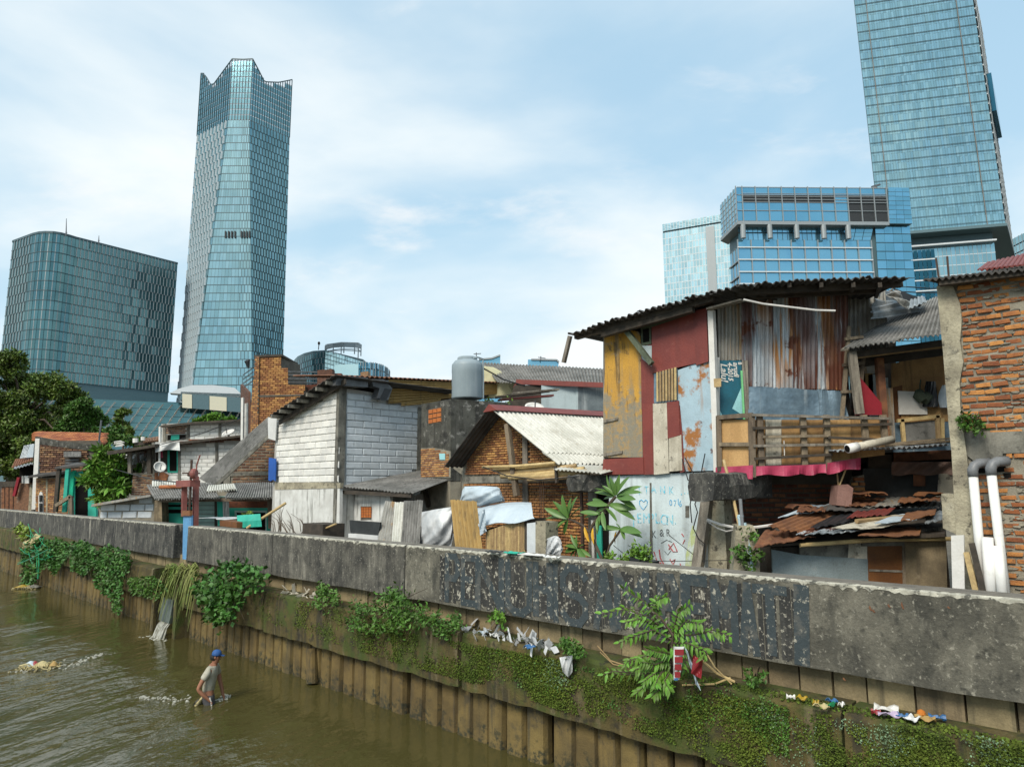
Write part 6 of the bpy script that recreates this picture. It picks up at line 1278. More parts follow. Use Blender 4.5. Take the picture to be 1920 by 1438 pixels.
# porch row with corrugated roofs and turquoise front
pc = root('turquoise_porch_house', PY(410, 975, 26), 'low turquoise fronted house under two grey corrugated porch roofs', 'house')
PW = Pl('Y', 26.4)
a, b, c, d = PY(291, 936, 24.6), PY(412, 934, 24.2), PY(398, 907, 26.6), PY(276, 911, 26.8); part('porch_roof', MB().corr(a, b, c, d, 26, .045, .02, .012, 3, .03, 3), M['asbestos'], pc, 'left porch roof')
a, b, c, d = PY(421, 935, 24.2), PY(516, 934, 23.8), PY(514, 907, 26.2), PY(440, 907, 26.2); part('porch_roof', MB().corr(a, b, c, d, 20, .045, .02, .012, 3, .03, 4), M['asbestos'], pc, 'right porch roof')
a, b, c, d = PY(388, 922, 24.9), PY(445, 919, 24.7), PY(440, 908, 25.6), PY(392, 912, 25.7); part('pale_roof_sheet', MB().corr(a, b, c, d, 12, .045, .02, .012), M['roof_white'], pc)
a, b, c, d = PY(286, 913, 26.3), PY(340, 913, 26.2), PY(340, 905, 26.9), PY(286, 904, 27); part('pale_roof_sheet', MB().corr(a, b, c, d, 12, .045, .02, .012), M['roof_white'], pc)
part('tile_ridge', MB().tube([PY(300, 913, 26.0), PY(345, 912, 25.7)], .07, 7), M['tile'], pc)
part('wall', slabpx(PW, [(300, 1000), (530, 1010), (530, 930), (300, 930)], .2), M['mint'], pc)
part('turquoise_wall', slabpx(PW, [(306, 1000), (364, 1000), (364, 940), (306, 940)], .05, .03), M['turq'], pc)
for y0, y1 in ((946, 950), (955, 962)): part('opening', slabpx(PW, [(310, y1), (362, y1), (362, y0), (310, y0)], .05, .045), M['dark'], pc)
rs = part('roller_shutter', slabpx(PW, [(372, 1000), (402, 1000), (402, 936), (372, 938)], .04, .04), M['mint'], pc)
for k in range(6): part('shutter_rib', slabpx(PW, [(372, 948 + k * 8), (402, 948 + k * 8), (402, 947 + k * 8), (372, 947 + k * 8)], .02, .055), M['concrete'], rs)
part('dark_jamb', slabpx(PW, [(402, 1000), (406, 1000), (406, 936), (402, 936)], .04, .05), M['wood_dark'], pc)
part('pillar', barpx(Pl('Y', 25.6), (414, 932), (416, 985), .2, .2), M['turq'], pc); part('pillar', barpx(Pl('Y', 25.4), (423, 932), (425, 985), .16, .16), M['plaster'], pc); part('pillar', barpx(Pl('Y', 25.7), (410, 936), (411, 985), .06, .06), M['white'], pc)
part('brick_patch', slabpx(PW, [(428, 952), (505, 952), (505, 935), (428, 936)], .06, .04), M['brick_red'], pc); part('turquoise_wall', slabpx(PW, [(428, 1000), (505, 1000), (505, 952), (428, 952)], .05, .05), M['turq'], pc)
wn = part('window', slabpx(PW, [(440, 1000), (500, 1000), (500, 957), (440, 957)], .05, .07), M['mint'], pc); part('opening', slabpx(PW, [(444, 1000), (497, 1000), (497, 961), (444, 961)], .05, .085), M['dark'], wn)
part('pillar', barpx(Pl('Y', 25.2), (508, 932), (510, 990), .2, .2), M['wood'], pc)
part('porch_beam', MB().box(PY(300, 938, 25.2), PY(514, 936, 24.6), .08, .12), M['wood'], pc)
single('white_tube_lamp', MB().tube([PY(314, 939, 25.2), PY(375, 940, 25.0)], .04, 7), M['white'], 'white tube lamp under the left porch roof', 'lamp')
# rough pillar and low block wall left of it
single('stone_pillar', MB().prism([PY(x, y, 25.8) for x, y in ((288, 985), (304, 985), (303, 937), (290, 938))], V(0, .5, 0)), M['ply_mould'], 'rough tan stone pillar at the left end of the porch', 'pillar')
lw = root('low_block_wall', PY(240, 980, 27), 'low wall of grey blocks over rough mortar with a tin capping', 'wall'); LW = Pl('Y', 27.4)
part('wall_core', slabpx(LW, [(186, 1000), (292, 1000), (290, 932), (240, 938), (186, 952)], .25), M['mortar'], lw)
lay(lw, LW, [(188, 972), (288, 968), (288, 935), (240, 940), (188, 952)], .56, .26, .02, .02, M['block_cool'], .02, 40, 'block', jit=.02)
part('capping', MB().prism([PY(x, y, 26.9) for x, y in ((170, 950), (240, 938), (282, 931), (282, 927), (238, 934), (172, 945))], V(0, .9, 0)), M['galv_dull'], lw)
# white block house with upper storey
wb = root('white_block_house', PY(370, 900, 37), 'white block house with set back upper room and thin dark roof edges', 'house')
WF = Pl('Y', 37.0); WU = Pl('Y', 40.5)
part('wall_core', MB().prism([down(PY(286, 900, 37.2), 2.3), down(PY(452, 900, 37.2), 2.3), down(PY(450, 900, 42), 2.3), down(PY(290, 900, 42), 2.3)], UP * (PY(330, 828, 37)[2] - 2.3)), M['grout'], wb)
part('wall_face', slabpx(WF, [(262, 985), (452, 985), (452, 818), (290, 830), (286, 880), (262, 890)], .2), M['grout'], wb)
lay(wb, WF, [(338, 905), (404, 905), (404, 834), (338, 836)], .58, .19, .02, .02, M['block'], .02, 100, 'block', jit=.02, tilt=.004)
lay(wb, WF, [(410, 900), (440, 900), (440, 836), (410, 836)], .58, .19, .02, .02, M['block'], .02, 60, 'block', jit=.02, tilt=.004)
lay(wb, WF, [(312, 906), (334, 906), (334, 886), (312, 886)], .58, .19, .02, .02, M['block'], .02, 20, 'block', jit=.02)
lay(wb, WF, [(338, 833), (452, 826), (452, 818), (338, 826)], .24, .075, .02, .02, M['brick_red'], .02, 120)
part('brick_wall', slabpx(WF, [(246, 928), (290, 930), (290, 888), (250, 886)], .2, .03), M['mortar'], wb); lay(wb, Pl('Y', 36.97), [(246, 928), (288, 928), (288, 888), (250, 888)], .28, .085, .03, .035, M['brick_brown'], .02, 120)
part('brick_corbel', slabpx(WF, [(290, 900), (312, 902), (316, 890), (306, 885), (290, 886)], .1, .06), M['brick_red'], wb)
for x in (287, 336, 406): part('column', slabpx(WF, [(x - 2.5, 905), (x + 2.5, 905), (x + 2.5, 829), (x - 2.5, 830)], .1, .05), M['concrete'], wb)
part('recess', slabpx(WF, [(292, 884), (334, 884), (334, 842), (292, 842)], .1, .02), M['wood_dark'], wb)
wn = part('window', slabpx(WF, [(314, 886), (333, 886), (333, 842), (314, 844)], .06, .07), M['turq'], wb); part('opening', slabpx(WF, [(318, 883), (331, 883), (331, 844), (318, 845)], .05, .085), M['dark'], wn)
part('pipe', MB().tube([PY(299, 886, 36.5), PY(299, 846, 36.5)], .05, 7), M['pvc'], wb); part('pink_rag', slabpx(WF, [(300, 858), (305, 858), (304, 846), (300, 847)], .03, .4), M['pink'], wb)
part('roof_edge', MB().prism([PY(x, y, 36.3) for x, y in ((228, 845), (300, 832), (455, 815), (455, 819), (300, 837), (228, 850))], V(.5, 3, .3)), M['wood_dark'], wb)
single('white_banner', MB().sheet(lambda u, v: PY(290 + 46 * u + 1.5 * v, 832 - 3 * u + (16 - 3 * math.sin(u * 3.1)) * v, 36.1 + .1 * math.sin(u * 8 + v * 3)), 14, 5, .02), M['cloth'], 'white cloth banner hung under the roof edge of the white block house', 'banner')
part('upper_wall', slabpx(WU, [(306, 832), (452, 826), (452, 788), (302, 795)], .2), M['grout'], wb)
part('upper_room_body', MB().prism([down(PY(304, 800, 40.7), 6.5), down(PY(452, 800, 40.7), 6.5), down(PY(450, 800, 44), 6.5), down(PY(306, 800, 44), 6.5)], UP * 1.0), M['grout'], wb)
lay(wb, WU, [(312, 813), (350, 812), (350, 796), (312, 798)], .30, .085, .025, .03, M['brick_brown'], .02, 60)
lay(wb, WU, [(356, 824), (410, 822), (410, 797), (356, 799)], .58, .2, .02, .02, M['block'], .02, 50, 'block', jit=.02); lay(wb, WU, [(414, 820), (450, 818), (450, 800), (414, 800)], .58, .2, .02, .02, M['block'], .02, 30, 'block', jit=.02)
for x in (308, 353, 412): part('upper_column', slabpx(WU, [(x - 2.5, 828), (x + 2.5, 828), (x + 2.5, 794), (x - 2.5, 795)], .1, .05), M['concrete'], wb)
wn = part('window', slabpx(WU, [(312, 826), (350, 824), (350, 814), (312, 815)], .05, .03), M['concrete'], wb); part('opening', slabpx(WU, [(314, 825), (348, 823), (348, 815), (314, 816)], .05, .045), M['dark'], wn); part('curtain', slabpx(WU, [(320, 825), (336, 824), (336, 815), (321, 816)], .02, .06), M['turq'], wn)
part('upper_roof_edge', MB().prism([PY(x, y, 39.8) for x, y in ((298, 798), (360, 791), (452, 786), (452, 789), (360, 795), (299, 802))], V(.5, 3.5, .4)), M['wood_dark'], wb)
part('downpipe', MB().tube([PY(300, 830, 39.8), PY(300, 800, 39.8)], .07, 7), M['white'], wb)
dish('satellite_dish', PY(300, 875, 35.6), .30, 'white satellite dish beside the turquoise window', V(.6, -.7, .45)); dish('satellite_dish', PY(428, 811, 37.4), .34, 'upturned silvery satellite dish on the thin dark roof edge', V(-.2, -.5, .8))
# veranda between tree and block house
vr = root('veranda', PY(262, 890, 36.6), 'open cluttered veranda under a dark sloping roof beside the bright green tree', 'veranda')
part('roof', MB().prism([PY(x, y, 35.8) for x, y in ((200, 846), (290, 833), (290, 838), (202, 853))], V(.3, 2.5, .3)), M['wood_dark'], vr); part('back', slabpx(Pl('Y', 38.6), [(205, 890), (288, 890), (288, 838), (205, 848)], .1), M['dark'], vr)
part('post', barpx(Pl('Y', 36.5), (280, 838), (281, 888), .2, .2), M['wood_dark'], vr); part('post', barpx(Pl('Y', 36.5), (243, 845), (244, 888), .16, .16), M['wood_grey'], vr)
for k, (x, y, w, h, m) in enumerate(((247, 848, 10, 22, 'plastic'), (262, 850, 14, 16, 'galv'), (271, 845, 6, 12, 'brick_red'), (256, 868, 9, 18, 'leaf_mid'), (268, 864, 8, 22, 'white_board'), (232, 852, 8, 10, 'white'))):
    part('hanging_clutter', MB().sheet(lambda u, v: PY(x + w * u, y + h * v, 37.2 + .2 * math.sin(u * 5 + v * 4 + k)), 5, 4, .03), M[m], vr)
single('white_coil', MB().tube([PY(x, y, 39.5) for x, y in ((214, 829), (226, 827), (233, 829), (220, 831), (214, 832), (228, 832), (233, 834), (218, 836), (216, 837), (230, 836))], .035, 5), M['white'], 'loose coil of white wire hanging above the bright green tree', 'wire')
sm = root('small_rooftop', PY(270, 826, 42), 'small cluttered rooftop with rusty tiles behind the veranda', 'roof'); part('roof_slab', MB().prism([PY(x, y, 42) for x, y in ((252, 836), (302, 830), (302, 824), (252, 829))], V(0, 3, .3)), M['wood_dark'], sm)
part('tile_patch', MB().corr(PY(268, 830, 41.8), PY(300, 826, 41.8), PY(298, 819, 43.5), PY(272, 823, 43.5), 10, .05, .02), M['brick_brown'], sm); part('chimney_pipe', MB().tube([PY(254, 830, 42), PY(254, 822, 42)], .16, 8), M['white'], sm); part('chimney_pipe', MB().tube([PY(268, 826, 42), PY(268, 819, 42)], .12, 8), M['white'], sm)
# stepped brick stair tower with railings
bt = root('brick_stair_tower', PY(500, 790, 34), 'stepped orange brick stair tower with pipe railings above the lean-to roof', 'tower')
BT = Pl('Y', 34.0)
tpoly = [(470, 800), (470, 770), (476, 695), (478, 668), (527, 666), (527, 688), (540, 692), (540, 720), (572, 722), (572, 800)]
part('wall_core', MB().prism([PY(x, y, 34.05) for x, y in [(470, 830), (572, 830), (572, 724), (539, 722), (539, 694), (526, 690), (526, 668), (479, 669), (476, 700)]], V(.2, 2.6, 0)), M['mortar_dark'], bt)
lay(bt, BT, [(480, 800), (572, 800), (572, 723), (540, 722), (540, 692), (527, 688), (527, 667), (480, 668)], .24, .085, .018, .02, M['brick_tan'], .02, 290, tilt=.02)
part('pilaster', slabpx(BT, [(470, 815), (484, 815), (486, 668), (478, 668), (476, 700), (470, 770)], .3, .09), M['mortar_dark'], bt); lay(bt, Pl('Y', 33.91), [(470, 815), (484, 815), (486, 668), (478, 668), (476, 700), (470, 770)], .2, .085, .02, .02, M['brick_tan'], .015, 130)
part('bond_line', slabpx(BT, [(478, 745), (572, 742), (572, 739), (478, 741)], .1, .04), M['mortar_dark'], bt); part('coping', slabpx(BT, [(476, 670), (529, 668), (529, 664), (476, 666)], 2.6, .08), M['wood_dark'], bt)
part('side_wall', MB().prism([PY(x, y, Y) for x, y, Y in ((470, 830, 34.1), (470, 735, 34.1), (455, 720, 38), (455, 830, 38))], V(-.15, .1, 0)), M['brick_brown'], bt)
part('white_jamb', MB().prism([PY(x, y, 33.9) for x, y in ((451, 825), (455, 825), (456, 745), (452, 746))], V(0, .2, 0)), M['white'], bt); part('pale_door', MB().prism([PY(x, y, 34.3) for x, y in ((456, 825), (469, 825), (469, 755), (457, 757))], V(0, .1, 0)), M['plaster'], bt)
for y in (697, 703, 710, 717): part('railing_bar', MB().tube([PY(540, y, 33.9), PY(597, y + 1, 33.9)], .03, 6), M['steel'], bt)
for k in range(4): part('railing_bar', MB().tube([PY(474, 690 + k * 8, 34.2), PY(456, 703 + k * 8, 37)], .03, 6), M['steel'], bt)
part('rear_parapet', MB().prism([PY(x, y, 34.4) for x, y in ((572, 790), (640, 790), (640, 700), (596, 700), (596, 720), (572, 722))], V(0, .3, 0)), M['brick_red'], bt)
for x0, x1, y0 in ((595, 623, 692), (676, 690, 696)): part('parapet_stub', MB().prism([PY(x, y, 33.8) for x, y in ((x0, 730), (x1, 730), (x1, y0), (x0, y0 + 2))], V(0, .5, 0)), M['brick_brown'], bt)
single('floodlight', MB().tube([PY(466, 690, 34), PY(463, 678, 34), PY(468, 674, 34)], [.05, .14, .03], 8), M['black'], 'small black floodlight on the side of the brick stair tower', 'lamp')

# far left: brick house with orange tiles
lb = root('tile_roofed_house', PY(130, 950, 50), 'brown brick house with orange tile roof and arched white window, far left', 'house')
LB = Pl('Y', 50.0)
part('house_body', MB().prism([down(PY(64, 900, 50.1), 2.3), down(PY(183, 900, 50.1), 2.3), down(PY(180, 900, 57), 2.3), down(PY(70, 900, 57), 2.3)], UP * (PY(120, 826, 50)[2] - 2.3)), M['mortar_dark'], lb)
lay(lb, LB, [(74, 886), (166, 884), (166, 842), (74, 832)], .40, .11, .04, .045, M['brick_brown'], .03, 290, tilt=.01)
part('roof_parapet', slabpx(LB, [(66, 832), (178, 846), (178, 834), (120, 828), (66, 818)], .4, .06), M['mould'], lb)
part('pale_corner', slabpx(LB, [(59, 955), (68, 955), (74, 822), (66, 822)], .2, .08), M['block'], lb)
part('lower_wall', slabpx(Pl('Y', 49.5), [(66, 970), (165, 970), (165, 893), (68, 896)], .2), M['mortar'], lb); lay(lb, Pl('Y', 49.5), [(66, 965), (165, 965), (165, 894), (68, 897)], .34, .1, .03, .035, M['brick_tan'], .03, 280, tilt=.01)
for x in (88, 106): part('wall_rib', slabpx(Pl('Y', 49.5), [(x - 2, 965), (x + 1, 965), (x + 1, 898), (x - 2, 898)], .06, .04), M['pillar'], lb)
aw = part('arched_window', MB().prism([PY(x, y, 49.4) for x, y in ((72, 965), (80.5, 965), (80.5, 930), (79, 924), (76.5, 921), (74, 924), (72, 930))], V(0, .1, 0)), M['white'], lb)
for x0, x1 in ((73.5, 75.7), (77, 79.2)):
    for y0, y1 in ((928, 941), (943, 962)): part('pane', MB().prism([PY(x, y, 49.35) for x, y in ((x0, y1), (x1, y1), (x1, y0), (x0, y0))], V(0, .03, 0)), M['dark'], aw)
wn = part('window', slabpx(LB, [(121, 878), (149, 876), (149, 856), (121, 857)], .1, .05), M['wood_dark'], lb); part('awning', MB().corr(PY(120, 857, 49.4), PY(152, 857, 49.4), PY(152, 847, 49.8), PY(120, 847, 49.8), 12, .03, .02), M['asbestos'], wn)
for k in range(3): part('louvre', slabpx(LB, [(123, 864 + k * 5), (147, 863 + k * 5), (147, 861 + k * 5), (123, 862 + k * 5)], .1, .08), M['steel'], wn)
part('lower_roof', MB().prism([PY(x, y, 48.8) for x, y in ((52, 896), (112, 890), (112, 886), (52, 893))], V(0, 1.5, .3)), M['asbestos_dark'], lb)
tr_ = part('tile_roof', MB().prism([PY(x, y, Y) for x, y, Y in ((62, 826, 50.4), (192, 836, 50.4), (196, 815, 54), (62, 813, 54))], UP * .06), M['tile'], lb)
mb = MB()
for j in range(6):
    for i in range(26):
        v = j / 6; u = (i + .5 * (j % 2)) / 26; p = (PY(62, 826, 50.3) * (1 - u) + PY(192, 836, 50.3) * u) * (1 - v) + (PY(62, 813, 54) * (1 - u) + PY(196, 815, 54) * u) * v + UP * .1
        mb.tube([p, p + V(0, .62, .13)], [.13, .10], 6)
part('roof_tiles', mb, M['tile'], tr_, kind='stuff')
single('tv_mast', MB().tube([PY(183, 850, 49), PY(190, 788, 49)], .06, 6), M['steel'], 'thin striped mast above the orange tile roof', 'mast')
# turquoise doorway
td = root('turquoise_doorway', PY(145, 955, 45), 'bright turquoise doorway and porch roof in front of the brick house', 'porch'); TD = Pl('Y', 45.)
part('wall', slabpx(TD, [(128, 970), (180, 970), (180, 880), (128, 886)], .2), M['turq'], td); part('jamb', slabpx(TD, [(129, 930), (136, 930), (140, 882), (131, 884)], .2, .1), M['turq_bright'], td); part('opening', slabpx(TD, [(141, 970), (164, 970), (164, 905), (156, 896), (148, 896), (141, 903)], .1, .03), M['dark'], td)
part('roof', MB().prism([PY(x, y, 44.2) for x, y in ((102, 880), (186, 870), (186, 867), (103, 876))], V(0, 1.6, .3)), M['asbestos_dark'], td)
for x0, x1, m in ((104, 111, 'wood_dark'), (121, 128, 'turq')): part('post', barpx(Pl('Y', 44.4), (x1, 878), (x0 if x0 < 110 else x0, 960), .22, .2), M[m], td)
part('stair_rail', barpx(Pl('Y', 44.0), (105, 948), (133, 930), .2, .2), M['wood'], td); part('rail_post', barpx(Pl('Y', 44.0), (133, 930), (134, 965), .2, .2), M['wood'], td)
# shack at the very edge
es_ = root('edge_shack', PY(40, 950, 55), 'ramshackle tin roofed shack at the far left end of the bank', 'house'); ES = Pl('Y', 54.)
part('wall', slabpx(ES, [(26, 970), (62, 970), (62, 905), (32, 905)], .3), M['brick_brown'], es_); part('pillar', slabpx(ES, [(52, 970), (62, 970), (64, 908), (56, 908)], .3, .1), M['pillar'], es_)
part('dark_room', slabpx(ES, [(34, 906), (64, 906), (64, 868), (38, 872)], .3, -.2), M['dark'], es_)
part('roof', MB().corr(PY(22, 878, 53), PY(62, 864, 53), PY(62, 856, 55), PY(30, 862, 55), 8, .05, .04), M['rust'], es_)
part('roof', MB().corr(PY(26, 880, 52.6), PY(62, 870, 52.6), PY(62, 867, 53), PY(28, 876, 53), 6, .04, .03), M['galv'], es_, 'pale strip of roof')
part('tilted_sheet', MB().corr(PY(38, 860, 54), PY(52, 858, 54), PY(64, 832, 54.5), PY(46, 836, 54.5), 6, .04, .03), M['galv'], es_); part('pale_sheet', MB().prism([PY(x, y, 53.8) for x, y in ((50, 858), (62, 857), (64, 832), (56, 834))], V(0, .1, 0)), M['tarp'], es_)
part('red_post', barpx(ES, (27, 930), (36, 895), .2, .2, .3), M['red'], es_); part('laundry', MB().sheet(lambda u, v: PY(42 + 14 * u, 892 + 14 * v, 53.5 + .2 * math.sin(u * 6)), 6, 4, .04), M['cloth'], es_)
fe = root('plank_fence', PY(10, 950, 58), 'dim fence of brown planks under the big tree at the left edge', 'fence')
for k in range(9): x = -30 + k * 8; part('plank', slabpx(Pl('Y', 58.), [(x, 965), (x + 6, 965), (x + 6, 910 + R.uniform(-3, 3)), (x, 912)], .08, R.uniform(0, .06)), M['rust'], fe)
part('fence_rail', slabpx(Pl('Y', 58.), [(-40, 914), (45, 912), (45, 902), (-40, 903)], .08, .1), M['wood_dark'], fe)
# ------------------------------------------------------------------ plants
def leafset(mb, pos, size, asp=.45, up=.3, out=None, droop=.3, jit=.9, rg=NR):
    """diamond leaves at pos (n,3)"""
    n = len(pos)
    d = rg.normal(size=(n, 3)); d[:, 2] -= droop * 1.2
    if out is not None: d += out
    d /= np.linalg.norm(d, axis=1, keepdims=True)
    nn = rg.normal(size=(n, 3)) * jit + np.array([0, 0, up]); 
    if out is not None: nn += out * .8
    w = np.cross(d, nn); w /= np.linalg.norm(w, axis=1, keepdims=True) + 1e-9
    s = (size * rg.uniform(.6, 1.35, n))[:, None]; h = np.cross(w, d)
    q = np.stack([pos, pos + d * s * .45 + w * s * asp * .5 - h * s * .06, pos + d * s, pos + d * s * .45 - w * s * asp * .5 - h * s * .06], 1)
    mb.bulk(q.reshape(-1, 3), np.arange(n * 4).reshape(-1, 4)); return mb
def ball(n, c, r, sq=(1, 1, 1), hollow=.55):
    d = NR.normal(size=(n, 3)); d /= np.linalg.norm(d, axis=1, keepdims=True)
    return c + d * (r * (hollow + (1 - hollow) * NR.random(n)))[:, None] * np.array(sq), d
def tree(nm, lab, base, trunk, blobs, m, n, size, group=None, sub=7, asp=.5, r0=.3):
    o = root(nm, base, lab, 'tree' if nm != 'shrub' else 'shrub', group)
    mb = MB(); mb.tube([base] + trunk, [r0 * (1 - .6 * i / len(trunk)) for i in range(len(trunk) + 1)], 8)
    cr = MB(); tot = sum(r ** 2 for _, r in blobs)
    for c, r in blobs:
        j = len(trunk) - 1; mb.tube([trunk[j // 2], (trunk[j] + c) / 2 - UP * .1 * r, c], [r0 * .35, r0 * .2, r0 * .08], 6)
        for k in range(sub):
            d = NR.normal(size=3); d /= np.linalg.norm(d); d[2] = d[2] * .7 + .1; cc = c + d * r * NR.uniform(.45, .85); rr = r * NR.uniform(.28, .48)
            k_ = max(4, int(n * r ** 2 / tot / sub)); p, dd = ball(k_, cc, rr, (1, 1, .7), .5); leafset(cr, p, size, asp, .6, dd * .6)
    part('trunk', mb, M['bark'], o); part('crown', cr, M[m], o); return o
def bl(lst, Y, dy=2.): return [(PY(x, y, Y + R.uniform(-dy, dy)), r / 1300 * Y) for x, y, r in lst]
Y = 72; tree('big_tree', 'largest dark green tree at the left edge in front of the office block', down(PY(20, 900, Y), 2.3), [PY(25, 850, Y), PY(40, 790, Y), PY(45, 740, Y)],
     bl([(-25, 700, 45), (18, 685, 34), (40, 720, 45), (80, 725, 38), (110, 735, 34), (135, 750, 28), (-10, 770, 60), (50, 790, 55), (105, 785, 45), (140, 800, 34), (20, 850, 60), (80, 850, 48), (-40, 850, 60), (30, 800, 46), (78, 826, 40), (5, 835, 50), (125, 830, 34), (25, 880, 40), (65, 868, 36)], Y - 2, 3), 'leaf_dark', 80000, .36, sub=12, r0=.5)
Y = 64; tree('round_tree', 'mid green tree behind the orange tile roof', down(PY(165, 900, Y), 2.3), [PY(165, 860, Y), PY(160, 820, Y)],
     bl([(150, 760, 20), (140, 785, 30), (172, 785, 34), (195, 815, 26), (130, 810, 34), (225, 820, 24), (250, 828, 18), (180, 845, 26)], Y, 2), 'leaf_mid', 22000, .33, r0=.25)
Y = 90; tree('slim_tree', 'slim grey green tree rising in front of the white finned podium', down(PY(232, 900, Y), 2.3), [PY(231, 850, Y), PY(230, 800, Y)], bl([(230, 775, 12), (228, 795, 16), (236, 815, 18), (262, 830, 14), (290, 838, 12)], Y, 1), 'leaf_dark', 6000, .4, r0=.2)
Y = 58; tree('roof_hedge', 'band of bright green foliage showing above the upper roof of the white block house', down(PY(405, 880, Y), 2.3), [PY(405, 840, Y), PY(405, 800, Y)], bl([(372, 792, 9), (388, 787, 9), (402, 783, 9), (418, 786, 9), (432, 790, 8)], Y, 1), 'leaf_bright', 3000, .35, r0=.15)
Y = 37; tree('mango_tree', 'bright green glossy leaved tree between the turquoise doorway and the veranda', down(PY(205, 980, Y), 2.3), [PY(205, 930, Y), PY(205, 890, Y)],
     bl([(196, 850, 15), (182, 875, 20), (212, 870, 20), (235, 885, 16), (190, 905, 24), (222, 915, 22), (205, 935, 22), (240, 912, 10), (172, 900, 14), (200, 890, 26)], Y, .6), 'leaf_bright', 3600, .42, sub=8, asp=.36, r0=.12)
def patch_plant(nm, lab, cat, poly, m, n, size, t0, t1, asp=.6, drp=.5, clump=0, group=None, stem=None):
    xs = [p[0] for p in poly]; ys = [p[1] for p in poly]; pts = []
    cl = [(R.uniform(min(xs), max(xs)), R.uniform(min(ys), max(ys))) for _ in range(clump * 4)]; cl = [c for c in cl if inpoly(c[0], c[1], poly)][:clump]
    k = 0
    while len(pts) < n and k < n * 40:
        k += 1; x, y = R.uniform(min(xs), max(xs)), R.uniform(min(ys), max(ys))
        if cl:
            c = R.choice(cl); g = (max(xs) - min(xs)) / 9 + 3; x, y = c[0] + R.gauss(0, g * .55), c[1] + R.gauss(0, g * .5)
            if not inpoly(x, y, poly) and R.random() > .25: continue
        elif not inpoly(x, y, poly): continue
        pts.append(P(x, y, R.uniform(t0, t1)))
    o = root(nm, P(sum(xs) / len(xs), max(ys), t1), lab, cat, group)
    part('leaves', leafset(MB(), np.array(pts), size, asp, .4, np.tile(-T * 1.1 + UP * .2, (len(pts), 1)), drp), M[m], o)
    mb = MB(); cx, top = sum(xs) / len(xs), min(ys); by = max(ys)
    for k in range(stem or 5):
        x1, y1 = R.uniform(min(xs), max(xs)), R.uniform(min(ys), max(ys)); b = P(cx + R.uniform(-6, 6), (top + by) / 2 + R.uniform(0, 10), t1); e = P(x1, y1, (t0 + t1) / 2); mb.tube([b, (b + e) / 2 + UP * .04, e], [.012, .009, .004], 5)
    part('stem', mb, M['stem'], o); return o
patch_plant('ivy', 'dark ivy tangled with green netting at the far left of the ledge', 'ivy', [(42, 1020), (70, 1008), (95, 1012), (98, 1050), (84, 1060), (60, 1100), (42, 1095)], 'leaf_ivy', 1300, .15, 8.05, 8.4)
patch_plant('ivy', 'ivy curtain right of the netted clump, left of the longest one', 'ivy', [(88, 1015), (118, 1010), (140, 1025), (120, 1055), (104, 1078), (90, 1060)], 'leaf_ivy', 1200, .13, 8.1, 8.4)
patch_plant('ivy', 'middle ivy curtain with leaves over a bare wall gap', 'ivy', [(132, 1018), (160, 1012), (182, 1030), (176, 1060), (160, 1078), (136, 1070)], 'leaf_ivy', 1200, .13, 8.1, 8.4)
patch_plant('ivy', 'longest ivy curtain trailing down to the water', 'ivy', [(176, 1040), (200, 1022), (245, 1034), (246, 1060), (232, 1085), (226, 1150), (214, 1145), (208, 1120), (180, 1100)], 'leaf_ivy', 2400, .115, 8.05, 8.4)
patch_plant('weed', 'low ragged weeds between the ivy and the reeds', 'weed', [(240, 1082), (290, 1080), (318, 1100), (300, 1122), (246, 1112)], 'leaf_mid', 900, .10, 8.05, 8.4)
patch_plant('weed', 'yellowish weeds drooping beneath the parapet at the far left', 'weed', [(30, 985), (58, 985), (60, 1010), (36, 1012)], 'leaf_yellow', 160, .22, 8.2, 8.5)
patch_plant('bush', 'dense round leafed bush hanging over the ledge right of the reeds', 'bush', [(358, 1095), (400, 1065), (440, 1052), (470, 1060), (504, 1080), (482, 1096), (465, 1120), (440, 1165), (402, 1172), (378, 1150)], 'leaf_ivy', 2000, .125, 7.8, 8.4, .8, .3, clump=44, stem=14)
patch_plant('shrub', 'small feathery shrub under the parapet, leftmost of the feathery ones', 'shrub', [(583, 1130), (596, 1098), (616, 1086), (636, 1108), (642, 1130), (615, 1150)], 'leaf_mid', 620, .085, 8.1, 8.7, .5, .2, clump=16)
patch_plant('shrub', 'widest feathery shrub spreading under the parapet', 'shrub', [(650, 1160), (672, 1125), (700, 1130), (735, 1098), (752, 1105), (768, 1130), (802, 1140), (800, 1165), (775, 1180), (700, 1190), (660, 1180)], 'leaf_mid', 2600, .08, 8.0, 8.7, .5, .2, clump=46, stem=14)
patch_plant('shrub', 'loose feathery shrub right of the widest one', 'shrub', [(800, 1160), (830, 1140), (862, 1148), (868, 1165), (850, 1190), (815, 1200)], 'leaf_mid', 800, .075, 8.1, 8.7, .5, .2, clump=20)
patch_plant('shrub', 'tiny yellow green shrub rooted above the white litter', 'shrub', [(914, 1160), (932, 1145), (950, 1155), (946, 1182), (930, 1190)], 'leaf_bright', 160, .08, 8.2, 8.8, .5, .2, clump=8)
patch_plant('shrub', 'small bush above the hanging white plastic rag', 'shrub', [(1042, 1215), (1056, 1192), (1085, 1198), (1100, 1215), (1086, 1235), (1050, 1232)], 'leaf_mid', 520, .065, 8.05, 8.7, .5, .2, clump=16)
patch_plant('weed', 'sprig of weed on the ledge right of the sapling', 'weed', [(1395, 1260), (1415, 1245), (1440, 1262), (1432, 1290), (1402, 1284)], 'leaf_mid', 170, .06, 8.3, 8.8, .5, .2, clump=9)
patch_plant('weed', 'fern growing from the brick joint beside the concrete pillar', 'weed', [(1800, 780), (1815, 768), (1850, 780), (1855, 800), (1835, 812), (1806, 808)], 'leaf_mid', 260, .07, 10.15, 10.3, .4, .2, clump=12)
